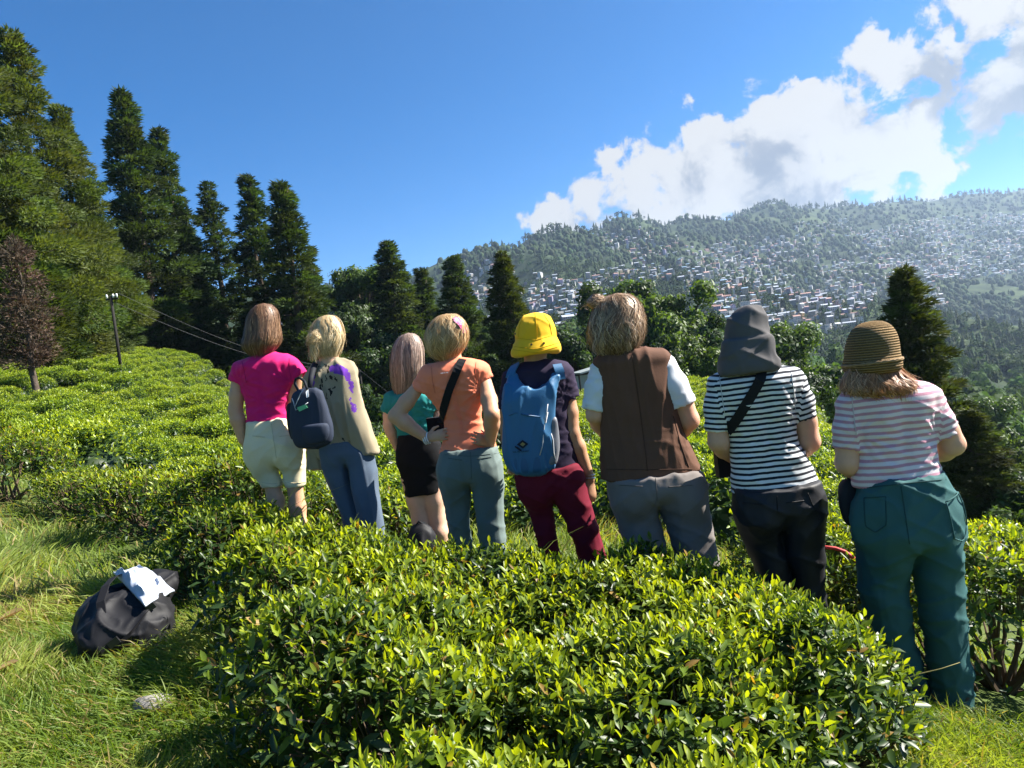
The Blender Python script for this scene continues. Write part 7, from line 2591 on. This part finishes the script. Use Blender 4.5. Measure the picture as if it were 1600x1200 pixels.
for dz, x, lab in ((0.1, 0.42, 'upper of the two pale wires running right from the utility pole'), (-0.35, 0.18, 'lower of the two pale wires running right from the utility pole')):
    a = np.array([pt[0] + x, 36, pg + H + dz]); e = np.array([p2[0], 52, g2 + max(2.5, H2) + dz * 0.3])
    t = np.linspace(0, 1, 24)[:, None]
    q = a * (1 - t) + e * t; q[:, 2] -= 0.9 * np.sin(math.pi * t[:, 0])
    mb = MB(); mb.tube(q, 0.0065, 5, cap=False)
    tag(mb.build('power_line', m_wire, smooth=True), lab, 'wire')
a = np.array([pt[0] - 0.34, 36, pg + H]); e = a + np.array([-26, 6, 1.0]); t = np.linspace(0, 1, 16)[:, None]
q = a * (1 - t) + e * t; q[:, 2] -= 0.7 * np.sin(math.pi * t[:, 0])
mb = MB(); mb.tube(q, 0.0065, 5, cap=False); tag(mb.build('power_line', m_wire, smooth=True), 'wire leaving the utility pole towards the sunlit cedars', 'wire')
e0 = np.array([p2[0], 52, g2 + max(2.5, H2)]); e = P(640, 640, 46); t = np.linspace(0, 1, 12)[:, None]
mb = MB(); mb.tube(e0 * (1 - t) + e * t, 0.0065, 5, cap=False); tag(mb.build('power_line', m_wire, smooth=True), 'wire dropping right from the small distant pole', 'wire')

# open shelter with a grey roof between yellow hat and brown waistcoat
sc_ = P(915, 590, 47)
sg = gz(sc_[0], 47)
shed = tag(empty('shelter', (sc_[0], 47, sg), 0.25), 'small open shelter with pale sloping roof beyond the tea, right of the yellow hat', 'shelter')
hs2 = P(915, 577, 47)[2] - sg
mb = MB(); mb.box((0.6, 0, hs2), (2.6, 2.0, 0.10), np.array(Euler((0.0, -0.16, 0)).to_matrix())); mb.build('roof', mat('grey_sheet_roof', (0.22, 0.25, 0.24), 0.6, 0.3), shed)
for x, y in ((-0.8, -1.0), (1.9, -1.0), (-0.8, 1.0), (1.9, 1.0)):
    mb = MB(); mb.tube([(x, y, -1.0), (x, y, hs2 - 0.1 + 0.16 * (x - 0.6))], 0.06, 6); mb.build('post', m_pole, shed)
mb = MB(); mb.box((0.55, 0.95, hs2 * 0.45), (2.6, 0.06, 0.9)); mb.build('rail', mat('grey_rail', (0.35, 0.36, 0.38), 0.7, 0.2), shed)

# bare earth gap in the tea and the pale things under the cedars
c = P(118, 628, 28); V, F = lump(3, 3, 1.0)
V = V * np.array([1.7, 1.0, 0.14])
tag(obj('earth_patch', mesh_np('earth_patch', V, F, mat('bare_earth', (0.34, 0.20, 0.09), 0.95, 0.1), smooth=True), loc=(c[0], 28, gz(c[0], 28))), kind='structure')
m_cloth = fabric('white_sheeting', (0.75, 0.76, 0.8), 0.8, 0.05)
for (px, py, D, w, h, lab) in ((121, 540, 44, 0.5, 0.9, 'white sack standing among the trunks under the sunlit cedars'), (96, 548, 44, 0.35, 0.5, 'smaller white sack left of the white sack under the cedars'), (203, 588, 36.5, 0.32, 0.55, 'white sack in the tea by the foot of the utility pole')):
    c = P(px, py, D); g = gz(c[0], D)
    q = [(0, 0, c[2] - g - h * 0.5, w * 0.42, w * 0.38), (0, 0, c[2] - g - h * 0.2, w * 0.5, w * 0.42), (0, 0, c[2] - g + h * 0.2, w * 0.4, w * 0.35), (0.03, 0, c[2] - g + h * 0.5, w * 0.18, w * 0.16)]
    q[0] = (0, 0, min(q[0][2], -0.05), q[0][3], q[0][4])
    o = skin_shapes('sack', [(Stack(q, round_top=0.08).shape(), 0)], 0.05, m_cloth, None, fold=(0.02, 'drape'), seed=3)
    o.location = (c[0], D, g)
    tag(o, lab, 'sack')

# ------------------------------------------------------------------ the air over the valley
m_haze = bpy.data.materials.new('valley_haze')
m_haze.use_nodes = True
nt = m_haze.node_tree
nt.nodes.clear()
_o = nt.nodes.new('ShaderNodeOutputMaterial')
_v = nt.nodes.new('ShaderNodeVolumePrincipled')
_v.inputs['Color'].default_value = (0.55, 0.74, 1.0, 1)
_v.inputs['Density'].default_value = HAZE_DENSITY
_v.inputs['Anisotropy'].default_value = 0.35
nt.links.new(_v.outputs[0], _o.inputs['Volume'])
zlo, zhi = float(_gz.min()) - 2.0, float(_gz.max()) + 60.0
hb = MB()
hb.box((0, 0, (zlo + zhi) / 2), (18600, 18600, zhi - zlo))
haze = hb.build('haze', m_haze)
tag(haze, 'thin pale blue haze filling the valley air', None, None, 'stuff')
